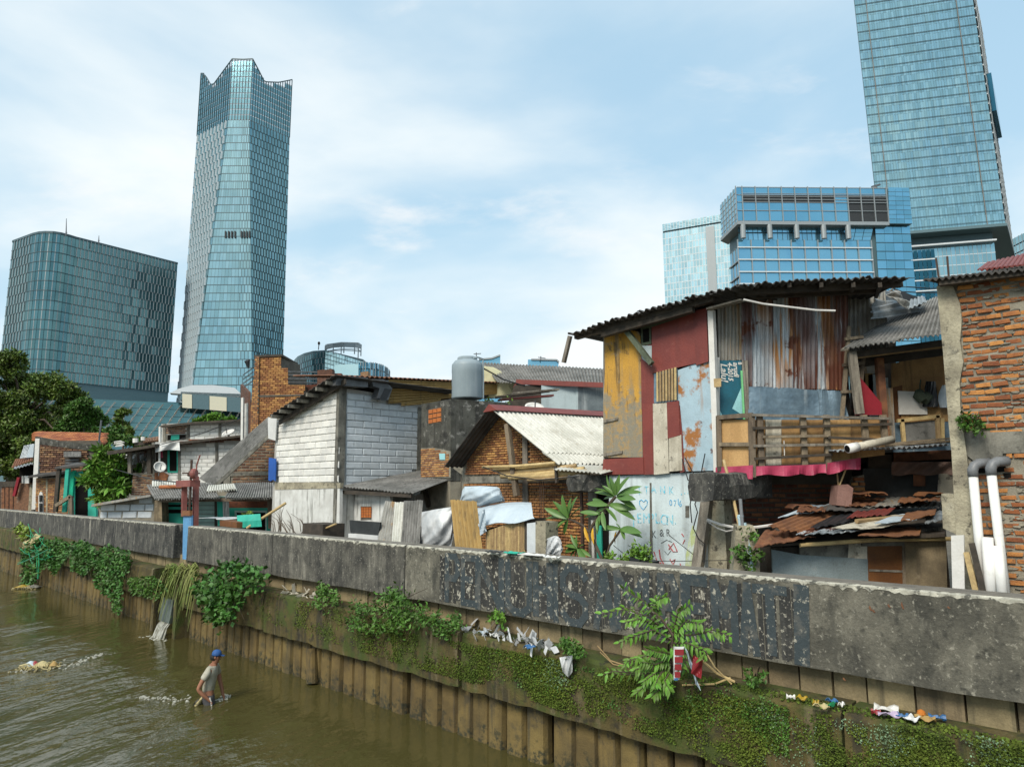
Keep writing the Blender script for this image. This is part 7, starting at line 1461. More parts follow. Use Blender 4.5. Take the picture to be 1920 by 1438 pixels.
patch_plant('weed', 'yellow green weed sprouting on the mouldy block by the tank', 'weed', [(906, 760), (915, 742), (928, 752), (925, 770), (912, 778)], 'leaf_yellow', 110, .09, 14.6, 14.9, .4, 0., clump=8)
patch_plant('weed', 'small green weeds beneath the tank at the block edge', 'weed', [(858, 762), (872, 755), (962, 752), (955, 765), (890, 778)], 'leaf_bright', 150, .09, 14.4, 14.7, .5, 0., clump=10)
patch_plant('creeper', 'creeper climbing around the light blue pipes', 'creeper', [(1376, 1030), (1392, 985), (1420, 985), (1432, 1030), (1436, 1080), (1408, 1085)], 'leaf_mid', 330, .075, 9.7, 10.0, .7, .3, clump=22)
# reeds
rd = root('reed_clump', P(340, 1110, 8.5), 'arching yellow green reeds beside the sluice gate', 'reeds'); mb = MB()
for k in range(230):
    c = P(R.uniform(318, 375), R.uniform(1062, 1085), 8.45); a = R.uniform(-1, 1); l = R.uniform(.7, 1.7); d = D * (-a) * .8 - T * R.uniform(.1, .7); w = .022
    pts = [c + d * l * u * .62 + UP * l * (.62 * u - 1.15 * u * u) for u in (0, .25, .5, .75, 1.)]
    if k % 4 == 0: pts = [c + d * l * u * .4 + UP * (.1 - 1.3 * u * l * .7) for u in (0, .25, .5, .75, 1.)]
    sd_ = nrm(np.cross(d, UP) + V(.2, 0, .3)); vs = []
    for i, p in enumerate(pts): q = w * (1 - .22 * i) + .002; vs += [p - sd_ * q, p + sd_ * q]
    mb.add(vs, [(2 * i, 2 * i + 1, 2 * i + 3, 2 * i + 2) for i in range(4)])
part('blades', mb, M['grassy'], rd)
# moss cushions on the ledge beam
from mathutils import noise as mno
def moss(poly, n, size, m, thr, t=8.335, sc_=1.3, seed=0):
    xs = [p[0] for p in poly]; ys = [p[1] for p in poly]; pts = []
    for _ in range(n * 4):
        x, y = R.uniform(min(xs), max(xs)), R.uniform(min(ys), max(ys))
        if len(pts) >= n: break
        if not inpoly(x, y, poly): continue
        p = P(x, y, t + R.uniform(-.02, .015))
        v = mno.noise(Vector((p @ D * sc_ + seed, p[2] * sc_ * 1.3, 3.))) + .5 * mno.noise(Vector((p @ D * sc_ * 3.5 + seed, p[2] * sc_ * 4, 8.)))
        if v > thr + R.uniform(-.3, .3): pts.append(p)
    return leafset(MB(), np.array(pts), size, .9, .3, np.tile(-T * 1.0 + UP * .3, (len(pts), 1)), .1, .7)
mo_ = root('moss', W(5, 8.34, .9), 'thick green moss carpet on the concrete ledge beam', 'moss')
beamR = [(1090, 1245), (1300, 1290), (1500, 1330), (1700, 1360), (1990, 1410), (1990, 1500), (1440, 1500), (1300, 1405), (1100, 1340)]
part('moss_cushions', moss(beamR, 30000, .024, 'moss', .06), M['moss'], mo_, kind='stuff')
part('moss_cushions', moss([(730, 1180), (1100, 1245), (1110, 1350), (960, 1300), (740, 1240)], 18000, .024, 'moss', -.03, seed=4), M['moss'], mo_, kind='stuff')
part('bright_moss', moss([(850, 1200), (1100, 1250), (1400, 1290), (1480, 1330), (1480, 1420), (1250, 1360), (900, 1270)], 9000, .026, 'moss', .2, seed=9), M['leaf_mid'], mo_, kind='stuff')
part('dull_moss', moss([(480, 1100), (740, 1170), (740, 1240), (480, 1160)], 5000, .026, 'moss', .1, seed=13), M['moss'], mo_, kind='stuff')
part('ledge_moss', leafset(MB(), np.array([W(R.uniform(.5, 5.4), R.uniform(8.38, 8.6), 1.77) for _ in range(2600)]), .035, .9, .9, None, 0), M['moss'], mo_, kind='stuff')
M['lichen'] = mat('pale_green_lichen', (.17, .26, .15), (.13, .2, .11), bump=.3, island=.3, fine=0)
part('lichen_runs', moss([(1390, 1320), (1990, 1400), (1990, 1500), (1400, 1440)], 3000, .018, 'lichen', .26, 8.33, 2.2, 21), M['lichen'], mo_, kind='stuff')
part('lichen_runs', moss([(1010, 1230), (1060, 1240), (1070, 1300), (1010, 1280)], 420, .024, 'lichen', .1, 8.33, 2.2, 25), M['lichen'], mo_, kind='stuff')
M['leaf_sap'] = leafmat('sapling_foliage', (.07, .175, .016), (.10, .20, .02), .35)
# sapling with pinnate leaves
sp = root('sapling', P(1262, 1290, 8.45), 'green sapling with long feathery leaves growing out of the ledge across the lettering', 'sapling'); mb = MB(); lf = MB()
def frond(pts, t0, t1, n, size, m=None):
    pts = [P(x, y, t0 + (t1 - t0) * i / (len(pts) - 1)) for i, (x, y) in enumerate(pts)]; mb.tube(pts, [.012 - .009 * i / (len(pts) - 1) for i in range(len(pts))], 5)
    sg = [np.linalg.norm(b - a) for a, b in zip(pts[:-1], pts[1:])]; tot = sum(sg); pos, out = [], []
    for k in range(n):
        u = (k + .5) / n * tot; i = 0
        while i < len(sg) - 1 and u > sg[i]: u -= sg[i]; i += 1
        d = (pts[i + 1] - pts[i]) / sg[i]; p = pts[i] + d * u; s = 1 if k % 2 else -1; side = nrm(np.cross(d, -T + UP * .3)) * s
        ax = nrm(side * .75 + d * .55 - UP * .45 - T * R.uniform(-.2, .5)); w = nrm(np.cross(ax, UP * .7 - T * .7 + V(*NR.normal(size=3)) * .25)); l = size * R.uniform(.8, 1.2); h = np.cross(w, ax)
        lf.add([p, p + ax * l * .35 + w * l * .19, p + ax * l * .75 + w * l * .13 - UP * l * .04, p + ax * l - UP * l * .12, p + ax * l * .75 - w * l * .13 - UP * l * .04, p + ax * l * .35 - w * l * .19, p + ax * l * .5 + h * l * .04], [(0, 1, 6), (1, 2, 6), (2, 3, 6), (3, 4, 6), (4, 5, 6), (5, 0, 6)])
B0 = (1262, 1292)
mb.tube([P(1262, 1292, 8.45), P(1258, 1240, 8.2), P(1262, 1190, 8.1), P(1235, 1150, 8.05)], [.022, .018, .014, .008], 7)
for pts in ([(1262, 1192), (1240, 1160), (1205, 1125), (1168, 1104)], [(1262, 1192), (1215, 1155), (1170, 1142), (1126, 1150)], [(1240, 1172), (1200, 1160), (1172, 1166)], [(1262, 1200), (1225, 1180), (1180, 1195), (1160, 1205)], [(1260, 1190), (1300, 1190), (1340, 1180), (1370, 1192)], [(1262, 1190), (1285, 1165), (1315, 1168)], [(1262, 1188), (1270, 1150), (1290, 1136)], [(1258, 1205), (1290, 1205), (1325, 1222), (1318, 1232)], [(1235, 1150), (1230, 1125), (1250, 1118)],
            [(1258, 1240), (1215, 1228), (1178, 1238), (1172, 1246)], [(1258, 1245), (1215, 1246), (1190, 1255)], [(1258, 1262), (1200, 1262), (1150, 1258), (1130, 1265)], [(1258, 1265), (1215, 1280), (1190, 1302)], [(1258, 1270), (1240, 1290), (1222, 1304)], [(1256, 1255), (1228, 1262), (1205, 1278)], [(1258, 1225), (1240, 1222), (1215, 1216)], [(1258, 1210), (1275, 1232), (1278, 1250)], [(1256, 1260), (1246, 1276), (1256, 1294)], [(1255, 1235), (1230, 1245), (1200, 1240)], [(1250, 1250), (1235, 1268), (1228, 1285)]):
    frond(pts, 8.15, 7.85, 22, .10); frond([(x + R.uniform(-10, 10), y + R.uniform(-8, 8)) for x, y in pts], 8.2, 8.0, 14, .085)
part('branch', mb, M['stem'], sp); part('leaflets', lf, M['leaf_sap'], sp, kind='stuff')
single('dead_twigs', MB().tube([P(1310, 1232, 8.3), P(1345, 1262, 8.35), P(1378, 1278, 8.4)], .016, 6).tube([P(1325, 1225, 8.3), P(1340, 1250, 8.3), P(1372, 1282, 8.4)], .01, 6).tube([P(1280, 1284, 8.35), P(1340, 1282, 8.35), P(1370, 1270, 8.4)], .012, 6), M['bamboo'], 'bare dead twigs on the ledge right of the sapling', 'twigs')
single('dead_twigs', MB().tube([P(1120, 1210, 8.3), P(1145, 1238, 8.35), P(1180, 1250, 8.4)], .008, 5).tube([P(1125, 1222, 8.3), P(1150, 1245, 8.35), P(1175, 1250, 8.4)], .007, 5), M['bamboo'], 'dry pale stalks on the ledge left of the sapling', 'twigs')
# plumeria: every big leaf its own piece
def leaf_mesh(m):
    mb = MB(); vs = []
    for i in range(7):
        u = i / 6; w = .17 * math.sin(math.pi * min(1, u * .92 + .06)) ** .8 if u < 1 else .0; z = -.12 * u * u
        vs += [(u, -w, z + w * .35), (u, 0, z), (u, w, z + w * .35)]
    fs = []
    for i in range(6):
        for k in (0, 1): fs.append((i * 3 + k, i * 3 + 3 + k, i * 3 + 4 + k, i * 3 + 1 + k))
    mb.add(vs, fs); return _mesh('leaf', mb, m, V(0, 0, 0), True)
LM = [leaf_mesh(M['leaf_big']), leaf_mesh(M['leaf_gold'])]
M['leaf_big'].node_tree.nodes; 
pl_ = root('plumeria', P(1120, 1062, 10.0), 'plumeria with bare stems and rosettes of large oval leaves in front of the brick wall', 'plant')
mb = MB()
for pts, r in (([(1135, 1062), (1120, 1029), (1106, 999), (1110, 986), (1125, 965), (1140, 948), (1154, 931)], .028), ([(1106, 999), (1093, 985), (1075, 976), (1066, 973)], .02), ([(1135, 1050), (1143, 1023), (1164, 993)], .02), ([(1084, 1060), (1083, 1030)], .02), ([(1136, 962), (1122, 958)], .012)):
    mb.tube([P(x, y, 10.0) for x, y in pts], r, 8)
part('stem', mb, M['stem'], pl_)
def leafat(x, y, ang, ln, gold=0, tilt=None, t=9.98):
    p = P(x, y, t); e = -D; d = nrm(e * math.cos(ang) + UP * math.sin(ang) - T * R.uniform(-.25, .6)); 
    n_ = nrm((UP * .8 - T * .8 + V(*NR.normal(size=3)) * .35)); yv = nrm(np.cross(n_, d)); n_ = np.cross(d, yv)
    o = bpy.data.objects.new('leaf', LM[gold]); col.objects.link(o); o.parent = pl_; s = ln / 92.
    yv = yv * .72; o.matrix_local = Matrix(((d[0] * s, yv[0] * s, n_[0] * s, 0), (d[1] * s, yv[1] * s, n_[1] * s, 0), (d[2] * s, yv[2] * s, n_[2] * s, 0), (0, 0, 0, 1))); o.location = [float(q) for q in p - ORG[pl_.name]]
rad = math.radians
for a, l in ((150, 34), (120, 36), (95, 30), (70, 34), (48, 42), (25, 44), (12, 50), (-2, 48), (-20, 44), (165, 36), (185, 26), (80, 22), (105, 24), (135, 26)): leafat(1154 + 3 * math.cos(rad(a)), 931 - 3 * math.sin(rad(a)), rad(a), l)
for x, y, a, l in ((1140, 947, 175, 42), (1138, 949, 160, 38), (1142, 945, -25, 50), (1140, 946, -8, 46), (1136, 952, -40, 30), (1130, 960, -60, 34), (1128, 962, 190, 34), (1125, 965, 170, 36), (1126, 963, -100, 34), (1130, 958, -80, 26), (1120, 972, -70, 22), (1136, 952, 200, 30)): leafat(x, y, rad(a), l)
for a, l in ((155, 46), (175, 46), (195, 44), (215, 40), (120, 38), (100, 40), (82, 34), (60, 34), (42, 32), (140, 40), (240, 30), (20, 26), (205, 48), (70, 40), (130, 30)): leafat(1066 + 2 * math.cos(rad(a)), 973 - 2 * math.sin(rad(a)), rad(a), l)
for a, l in ((0, 52), (-8, 46), (-60, 18), (180, 36), (120, 12), (-40, 22), (172, 30)): leafat(1164, 992, rad(a), l)
for a, l in ((100, 22), (120, 26), (60, 20), (190, 42), (215, 34), (-20, 30), (-35, 40), (-50, 30), (240, 26), (30, 18), (170, 30)): leafat(1083, 1028, rad(a), l)
for x, y, a, l in ((1096, 988, -65, 26), (1112, 990, -80, 26), (1156, 996, -115, 24), (1086, 1032, -85, 24)): leafat(x, y, rad(a), l, 1)
part('flower_stalk', MB().tube([P(1154, 929, 10.), P(1158, 905, 10.)], .01, 5).tube([P(1156, 915, 10.), P(1162, 903, 10.)], .007, 5).tube([P(1156, 918, 10.), P(1153, 902, 10.)], .007, 5), M['leaf_yellow'], pl_)
pot = root('planter', P(1200, 1060, 9.75), 'black planter box with a leafy bright shrub in front of the blue washed wall', 'planter')
part('box', MB().prism([P(x, y, 9.7) for x, y in ((1181, 1075), (1217, 1078), (1217, 1054), (1181, 1044))], T * .3), M['black'], pot)
pts = np.array([P(R.gauss(1190, 5) if R.random() < .45 else R.gauss(1208, 6), R.gauss(1044, 5) if R.random() < .5 else R.gauss(1035, 7), 9.85 + R.uniform(-.15, .15)) for _ in range(420)]); part('foliage', leafset(MB(), pts, .075, .5, .5, None, .0), M['leaf_bright'], pot)
pts = np.array([P(R.gauss(1170, 5), R.gauss(1052, 4), 9.8 + R.uniform(-.1, .1)) for _ in range(150)]); o = root('seedling', P(1170, 1058, 9.8), 'small bright seedling left of the black planter', 'plant'); part('leaves', leafset(MB(), pts, .075, .5, .5, None, -.2), M['leaf_bright'], o)
pts = np.array([P(R.gauss(1142, 4), R.gauss(1048, 5), 9.8 + R.uniform(-.1, .1)) for _ in range(120)]); o = root('seedling', P(1142, 1056, 9.8), 'small bright seedling at the foot of the plumeria', 'plant'); part('leaves', leafset(MB(), pts, .08, .5, .5, None, -.2), M['leaf_bright'], o)
# ------------------------------------------------------------------ things leaning and lying behind the parapet
def leansheet(q, t0, t1, n, m, lab, seed):
    (a, b, c, d) = q; single('corrugated_sheet', MB().corr(P(*a, t0), P(*b, t0), P(*c, t1), P(*d, t1), n, .03, .01, .008, 3, .01, seed), M[m], lab, 'metal sheet')
leansheet([(708, 1018), (735, 1020), (744, 942), (724, 940)], 9.7, 10.1, 5, 'galv_dull', 'grey corrugated sheet leaning by the black board, leftmost of three', 1)
leansheet([(736, 1020), (754, 1022), (760, 942), (742, 942)], 9.68, 10.05, 4, 'roof_white', 'narrow whitish corrugated sheet in the middle of the leaning three', 2)
leansheet([(753, 1022), (786, 1024), (793, 938), (759, 940)], 9.66, 10.0, 7, 'asbestos', 'dark grooved corrugated sheet, rightmost of the leaning three', 3)
leansheet([(857, 1036), (906, 1038), (893, 940), (845, 937)], 9.35, 9.6, 7, 'gold', 'mustard corrugated sheet propped against the white tarp', 4)
single('black_board', MB().prism([P(x, y, 9.75) for x, y in ((657, 999), (709, 1004), (713, 979), (655, 975))], T * .04), M['blackcloth'], 'black board lying against the plaster wall under the terracotta vent', 'board')
single('white_board', MB().prism([P(x, y, 9.7) for x, y in ((653, 1012), (708, 1016), (708, 1004), (653, 1000))], T * .04), M['cloth'], 'pale board edge below the black board', 'board')
def heap(nm, lab, cat, poly, t, m, bulge=.25, seed=1, n=18):
    xs = [p[0] for p in poly]; rg = random.Random(seed); ph = [rg.uniform(0, 6) for _ in range(6)]
    def edge(u, top):
        x = min(xs) + (max(xs) - min(xs)) * u; c = []
        for (xa, ya), (xb, yb) in zip(poly, poly[1:] + poly[:1]):
            if (xa - x) * (xb - x) <= 0 and xa != xb: c.append(ya + (yb - ya) * (x - xa) / (xb - xa))
        return x, (min(c) if top else max(c)) if c else poly[0][1]
    def fn(u, v):
        u2 = min(max(u, .002), .998); x, y0 = edge(u2, True); _, y1 = edge(u2, False); y = y0 + (y1 - y0) * v
        f = math.sin(math.pi * u) ** .6 * math.sin(math.pi * (.15 + .8 * v)) ** .7
        return P(x, y, t - bulge * f + .035 * math.sin(u * 11 + ph[0] + 7 * v * v) * math.sin(v * 6 + ph[1] + 3 * u) + .012 * math.sin(u * 19 + v * 11 + ph[2] + 3 * math.sin(v * 7)))
    mb = MB().sheet(fn, n, n, .012); return single(nm, mb, M[m], lab, cat)
heap('plastic_heap', 'crumpled white plastic sheeting heaped left of the mustard sheet', 'plastic sheet', [(786, 1030), (790, 960), (815, 955), (848, 950), (850, 1000), (846, 1030)], 9.9, 'plastic', .3, 2, 26)
heap('white_tarp', 'pale tarp hump bulging behind the bamboo cage', 'tarp', [(862, 945), (868, 912), (905, 911), (936, 913), (946, 940), (900, 950)], 10.3, 'tarp', .35, 5)
cg = root('bamboo_cage', P(950, 1040, 9.6), 'bamboo slatted cage covered by a pale blue tarp', 'cage')
for k in range(27):
    u = (k + .5) / 27; x = 911 + 74 * u; y1 = 1034 - 6 * max(0, u - .6); part('slat', MB().tube([P(x, y1 + 3, 9.5 + .25 * u), P(x + .5, 996 - 26 * u, 9.5 + .25 * u)], .020, 6), M['bamboo'], cg)
part('inner_box', MB().prism([P(x, y, 9.9) for x, y in ((911, 1036), (985, 1032), (985, 972), (911, 992))], T * .6), M['wood_dark'], cg)
part('end_post', MB().box(P(988, 1030, 9.75), P(988, 968, 9.75), .07, .07), M['wood_dark'], cg)
part('tarp_cover', MB().sheet(lambda u, v: P(897 + 103 * u - 4 * (1 - v) + (2 if v > .9 else 0), (952 + (-7 * u) * (1 - v)) + (34 - 12 * u) * v + 2.5 * math.sin(u * 9 + v * 2) * v - 6 * math.sin(u * 2.6) * (1 - v), 10.2 - .78 * v ** .6 + .25 * u * v + .03 * math.sin(u * 20 + v * 7)), 26, 8, .012), M['tarp'], cg)
part('tarp_tail', MB().sheet(lambda u, v: P(897 + 12 * u + 3 * v, 962 + 42 * v - 8 * u, 9.38 + .03 * math.sin(u * 6 + v * 9)), 5, 8, .01), M['tarp'], cg)
gp_ = root('block_post', P(1005, 1045, 9.6), 'stout grey block and concrete post right of the bamboo cage', 'post')
part('block_face', MB().prism([P(x, y, 9.62) for x, y in ((988, 1050), (1004, 1050), (1004, 979), (988, 981))], T * .3), M['block_cool'], gp_); part('concrete_face', MB().prism([P(x, y, 9.58) for x, y in ((1004, 1050), (1023, 1050), (1023, 979), (1004, 977))], T * .35), M['pillar'], gp_)
heap('grey_cloth', 'pale grey cloth drooping beside the concrete post', 'cloth', [(1023, 1044), (1024, 1010), (1040, 1004), (1048, 1006), (1055, 1028), (1050, 1044)], 9.6, 'plastic', .12, 8, 12)
def rag(nm, lab, cat, cx, cy, w, h, m, z=3.115, seed=1):
    rg = random.Random(seed); ph = rg.uniform(0, 6); a, b = PZ(cx - w / 2, cy, z), PZ(cx + w / 2, cy + w * .07, z)
    e = b - a; n_ = T * h
    mb = MB().sheet(lambda u, v: a + e * (u + .05 * math.sin(v * 7 + ph)) + n_ * (v - .5 + .12 * math.sin(u * 8 + ph)) + UP * (.02 + .018 * math.sin(u * 13 + ph) * math.sin(v * 9)), 12, 6, .008); return single(nm, mb, M[m], lab, cat)
rag('rag', 'crumpled turquoise rag on top of the parapet', 'rag', 962, 1038, 26, .2, 'turq', seed=1); rag('paper', 'torn white paper spread on the parapet right of the turquoise rag', 'paper', 1000, 1041, 42, .18, 'cloth', seed=2); rag('rag', 'dark rag on the parapet left of the turquoise one', 'rag', 925, 1036, 24, .16, 'blackcloth', seed=3); rag('paper', 'thin white scrap at the right end of the papers on the parapet', 'paper', 1034, 1046, 26, .14, 'cloth', seed=4)
# left: cloth covered tables, sticks
tb = root('covered_table', P(466, 988, 9.8), 'table under a bright turquoise cloth behind the parapet', 'table'); part('cloth', MB().sheet(lambda u, v: P(444 + 44 * u + 2 * v, 966 - 3 * u + 24 * v, 9.9 - .35 * min(1, v * 2.2) + .03 * math.sin(u * 14 + v * 2)), 18, 6, .012), M['turq'], tb); part('table_frame', MB().slab(16.0, 17.0, 9.75, 10.4, 2.3, 3.3), M['wood_dark'], tb)
rag('cloth', 'white cloth spread left of the turquoise table', 'cloth', 424, 971, 44, .9, 'cloth', z=3.25, seed=5)
single('brown_box', MB().prism([P(x, y, 9.35) for x, y in ((412, 986), (444, 990), (444, 979), (412, 975))], T * .4), M['ply_brown'], 'flat reddish brown box behind the parapet below the white cloth', 'box')
patch_plant('pot_plant', 'yellow green pot plant on the turquoise table', 'plant', [(456, 964), (468, 958), (476, 962), (472, 969), (458, 970)], 'leaf_yellow', 70, .1, 10.0, 10.2, .4, 0)
single('bamboo_pole', MB().tube([P(463, 990, 9.5), P(536, 943, 10.2)], .04, 8), M['bamboo'], 'long pale pole leaning against the plaster wall beside the turquoise table', 'pole')
mb = MB()
for k in range(22):
    x, y = R.uniform(512, 580), R.uniform(985, 1000); a = R.uniform(.4, 2.6); l = R.uniform(18, 55); mb.tube([P(x, y + 6, 9.9), P(x + .5 * l * math.cos(a) + R.uniform(-4, 4), y - .5 * l * math.sin(a), 9.9), P(x + l * math.cos(a), y - l * math.sin(a) * .8, 9.9)], [.012, .009, .004], 5)
single('brushwood', mb, M['stem'], 'bare twiggy brushwood piled in front of the stained plaster wall', 'brushwood')
single('bamboo_pole', MB().tube([P(592, 998, 9.8), P(630, 982, 9.9)], .025, 6), M['bamboo'], 'short thin cane leaning at the foot of the plaster corner', 'pole')
# pipes, cables by the shack
single('long_cane', MB().tube([P(1357, 862, 10.2), P(1372, 920, 10.1), P(1389, 1000, 10.0)], .024, 8), M['bamboo'], 'long straight cane leaning across the broken beam stub', 'pole')
bpq = root('blue_pipes', P(1402, 1080, 9.9), 'bunch of light blue water pipes rising from behind the parapet', 'pipes')
for pts, m in (([(1384, 968), (1386, 972), (1395, 1030), (1404, 1085)], 'pvc_blue'), ([(1384, 968), (1393, 967)], 'pvc_blue'), ([(1396, 980), (1404, 1020), (1412, 1085)], 'pvc_blue'), ([(1388, 935), (1392, 985), (1402, 1040)], 'pvc_grey'), ([(1398, 1025), (1406, 1085)], 'pvc')): part('pipe', MB().tube([P(x, y, 9.92 + R.uniform(-.03, .03)) for x, y in pts], .026, 8), M[m], bpq)
def cable(lab, pts, m='cable', r=.01, t=10.0): single('cable', MB().tube([P(x, y, t) for x, y in pts], r, 5), M[m], lab, 'cable')
cable('pale hose looping from the leaning post to the blue pipes', [(1326, 974), (1350, 983), (1384, 990), (1420, 988), (1450, 984)], 'cable_white', .02, 10.1); cable('thin white cable sagging below the pale hose', [(1326, 977), (1345, 990), (1362, 996), (1380, 992)], 'cable_white', .01, 10.1)
cable('black cable looping down the blue washed wall beside the post', [(1284, 858), (1296, 880), (1306, 898), (1310, 912), (1298, 925), (1294, 945), (1297, 980)], t=10.8); cable('second black cable curling in front of the leaning post', [(1308, 932), (1303, 945), (1308, 960), (1300, 990), (1310, 1010), (1322, 1020), (1320, 1055)], t=10.15); cable('thin wire strung low across the blue washed wall', [(1150, 1022), (1185, 1050), (1260, 1052), (1380, 1050)], r=.006, t=10.2); cable('thin wire slanting past the K and R scrawl', [(1253, 1002), (1302, 1041)], r=.006, t=10.6)
cable('black cable hanging off the patchwork wall corner', [(1279, 860), (1290, 900), (1312, 905), (1316, 880), (1322, 850)], t=10.85)
for k, (lab, pts) in enumerate((('thin overhead wire sagging from the tank house to the grey roof', ((905, 690, 21), (945, 712, 21.5), (985, 724, 22))), ('overhead wire crossing behind the crumpled sheet', ((1690, 547, 13.5), (1730, 549, 13.4), (1790, 548, 13.2))), ('second overhead wire just below the first behind the crumpled sheet', ((1700, 538, 14), (1740, 541, 14), (1790, 541, 14))),
    ('wire strung from the red sluice gate to the tile roofed house', ((350, 905, 22), (290, 900, 28), (215, 880, 36), (150, 868, 44))), ('overhead wire from the white block house to the stair tower', ((300, 834, 36), (380, 812, 35), (458, 782, 34))), ('slack wire across the front of the gable', ((905, 875, 14.6), (950, 892, 14.2), (1010, 900, 13.8), (1085, 893, 13.2))))):
    single('cable', MB().tube([PY(*p) for p in pts], .012 if pts[0][2] < 20 else .022, 5), M['cable'], lab, 'cable')
# litter
def bit(nm, lab, cat, x, y, w, h, m, z=1.79, seed=1, grp=None):
    rg = random.Random(seed); c = PZ(x, y, z); ph = rg.uniform(0, 6); a = rg.uniform(-.5, .5); ex = -D * math.cos(a) + T * math.sin(a); ey = T * math.cos(a) + D * math.sin(a)
    w, h = w * .8, h * .8; mb = MB().sheet(lambda u, v: c + ex * w * (u - .5) + ey * h * (v - .5) + UP * (.03 + .03 * math.sin(u * 7 + ph) * math.cos(v * 5 + ph)), 6, 4, .006); return single(nm, mb, M[m], lab, cat, grp)
M['yellowp'] = paint('yellow_wrapper', '#a88a20', rough=.4); M['bluep'] = paint('blue_wrapper', '#3a6a9a', rough=.4); M['redp'] = paint('red_wrapper', '#8c2a30', rough=.4); M['purplep'] = paint('lilac_film', '#b9a9c2', rough=.4); M['orangep'] = paint('orange_ball', '#c8772a'); M['greenp'] = paint('green_plastic', '#1d8f5c', rough=.4)
for k, a in enumerate((('foam_box', 'white foam lunch box lying open on the ledge', 'box', 1662, 1333, .3, .22, 'white'), ('wrapper', 'red wrapper left of the white foam box', 'wrapper', 1643, 1340, .12, .08, 'redp'), ('plastic_film', 'lilac plastic film in front of the foam box', 'plastic', 1668, 1344, .28, .12, 'purplep'), ('wrapper', 'blue wrapper right of the lilac film', 'wrapper', 1692, 1347, .14, .08, 'bluep'), ('paper', 'white paper hanging over the ledge near the foam box', 'paper', 1710, 1352, .14, .16, 'cloth'), ('paper', 'tan paper scraps right of the foam box', 'paper', 1735, 1352, .24, .12, 'gold'), ('wrapper', 'blue and red wrapper alone at the right of the litter', 'wrapper', 1758, 1350, .2, .08, 'bluep'),
                         ('wrapper', 'yellow wrapper on the ledge below the lettering end', 'wrapper', 1503, 1313, .14, .1, 'yellowp'), ('stick', 'white plastic spoon left of the yellow wrapper', 'litter', 1483, 1311, .12, .03, 'white'), ('wrapper', 'blue wrapper behind the green straw', 'wrapper', 1560, 1318, .16, .06, 'bluep'), ('straw', 'green straw lying slantwise on the ledge', 'straw', 1558, 1326, .04, .24, 'greenp'), ('wrapper', 'small white cup between green straw and foam box', 'cup', 1578, 1325, .07, .07, 'white'), ('paper', 'brown scrap of card among the coloured wrappers', 'paper', 1540, 1328, .2, .08, 'sack'), ('wrapper', 'small yellow scrap beside the brown card', 'wrapper', 1530, 1322, .08, .06, 'yellowp'))): bit(a[0], a[1], a[2], *a[3:], seed=k)
single('orange_ball', MB().lathe(PZ(1728, 1345, 1.79), [(.005, 0), (.035, .012), (.045, .04), (.035, .07), (.005, .085)], 12), M['orangep'], 'small orange ball beside the tan paper scraps', 'ball')
mb = MB()
for k in range(70):
    x = R.uniform(868, 1038); y = 1180 + (x - 868) * .205 + R.gauss(0, 3); c = PZ(x, y, 1.79); e = V(*NR.normal(size=3)) * .07; f = V(*NR.normal(size=3)) * .05; mb.prism([c + UP * .03, c + UP * .03 + e, c + UP * .03 + e + f, c + UP * .03 + f * 1.2], UP * .006)
single('litter', mb, M['plastic'], 'trail of white torn litter along the ledge below the lettering', kind='stuff')
mb = MB()
for k in range(26):
    x = R.uniform(530, 610); y = 1108 + (x - 530) * .19 + R.gauss(0, 1.5); c = PZ(x, y, 1.79); e = V(*NR.normal(size=3)) * .07; f = V(*NR.normal(size=3)) * .05; mb.prism([c + UP * .02, c + UP * .02 + e, c + UP * .02 + e + f, c + UP * .02 + f], UP * .006)
single('litter', mb, M['white_board'], 'pale rubble and scraps on the ledge left of the feathery shrubs', kind='stuff')
for k, (x, y, m, lab) in enumerate(((905, 1188, 'tarp', 'blue white bag among the ledge litter'), (993, 1216, 'bluep', 'blue and white carton at the right of the ledge litter'), (926, 1193, 'cloth', 'upright white scrap at the left of the ledge litter'))): bit('plastic_bag', lab, 'bag', x, y, .2, .16, m, seed=40 + k)
single('plastic_rag', MB().sheet(lambda u, v: P(1049 + 24 * u + 6 * v * (1 - u), 1232 - 4 * u + (40 - 22 * abs(u - .6)) * v, 8.26 - .05 * math.sin(v * 3) + .02 * math.sin(u * 11 + v * 6)), 10, 10, .006), M['plastic'], 'torn white plastic rag hanging over the ledge below the lettering', 'plastic rag')
po = root('red_poster', P(1272, 1275, 7.9), 'torn red and white poster strip caught in the sapling', 'poster'); Pq = Pl('t', 7.8)
part('sheet', MB().sheet(lambda u, v: P(1263 + (20 - 9 * v) * u, 1212 + 62 * v, 7.82 + .02 * math.sin(u * 5 + v * 8)), 6, 10, .004), M['cloth'], po)
for k, tx in enumerate(('LOST', 'TRIT', 'CHA', 'NO')):
    y0 = 1217 + k * 14; w_ = 17 - k * 2.2; part('red_band', slabpx(Pq, [(1265, y0 + 11), (1265 + w_, y0 + 11), (1265 + w_, y0), (1265, y0)], .003, .012), M['redp'], po); text3(tx, Pq, .062, 1266.5, y0 + 9, M['white'], 'lettering', po, off=.018, sx=.72, bold=.001, ext=.001)
part('blue_tip', slabpx(Pq, [(1264, 1275), (1271, 1275), (1271, 1271), (1264, 1271)], .003, .014), M['bluep'], po)
single('torn_plastic', MB().sheet(lambda u, v: P(1283 + 8 * u + 22 * v, 1212 + 70 * v + 12 * u, 7.95 + .03 * math.sin(u * 6 + v * 11)), 6, 14, .005), M['tarp'], 'long torn strip of pale plastic hanging right of the red poster', 'plastic strip')
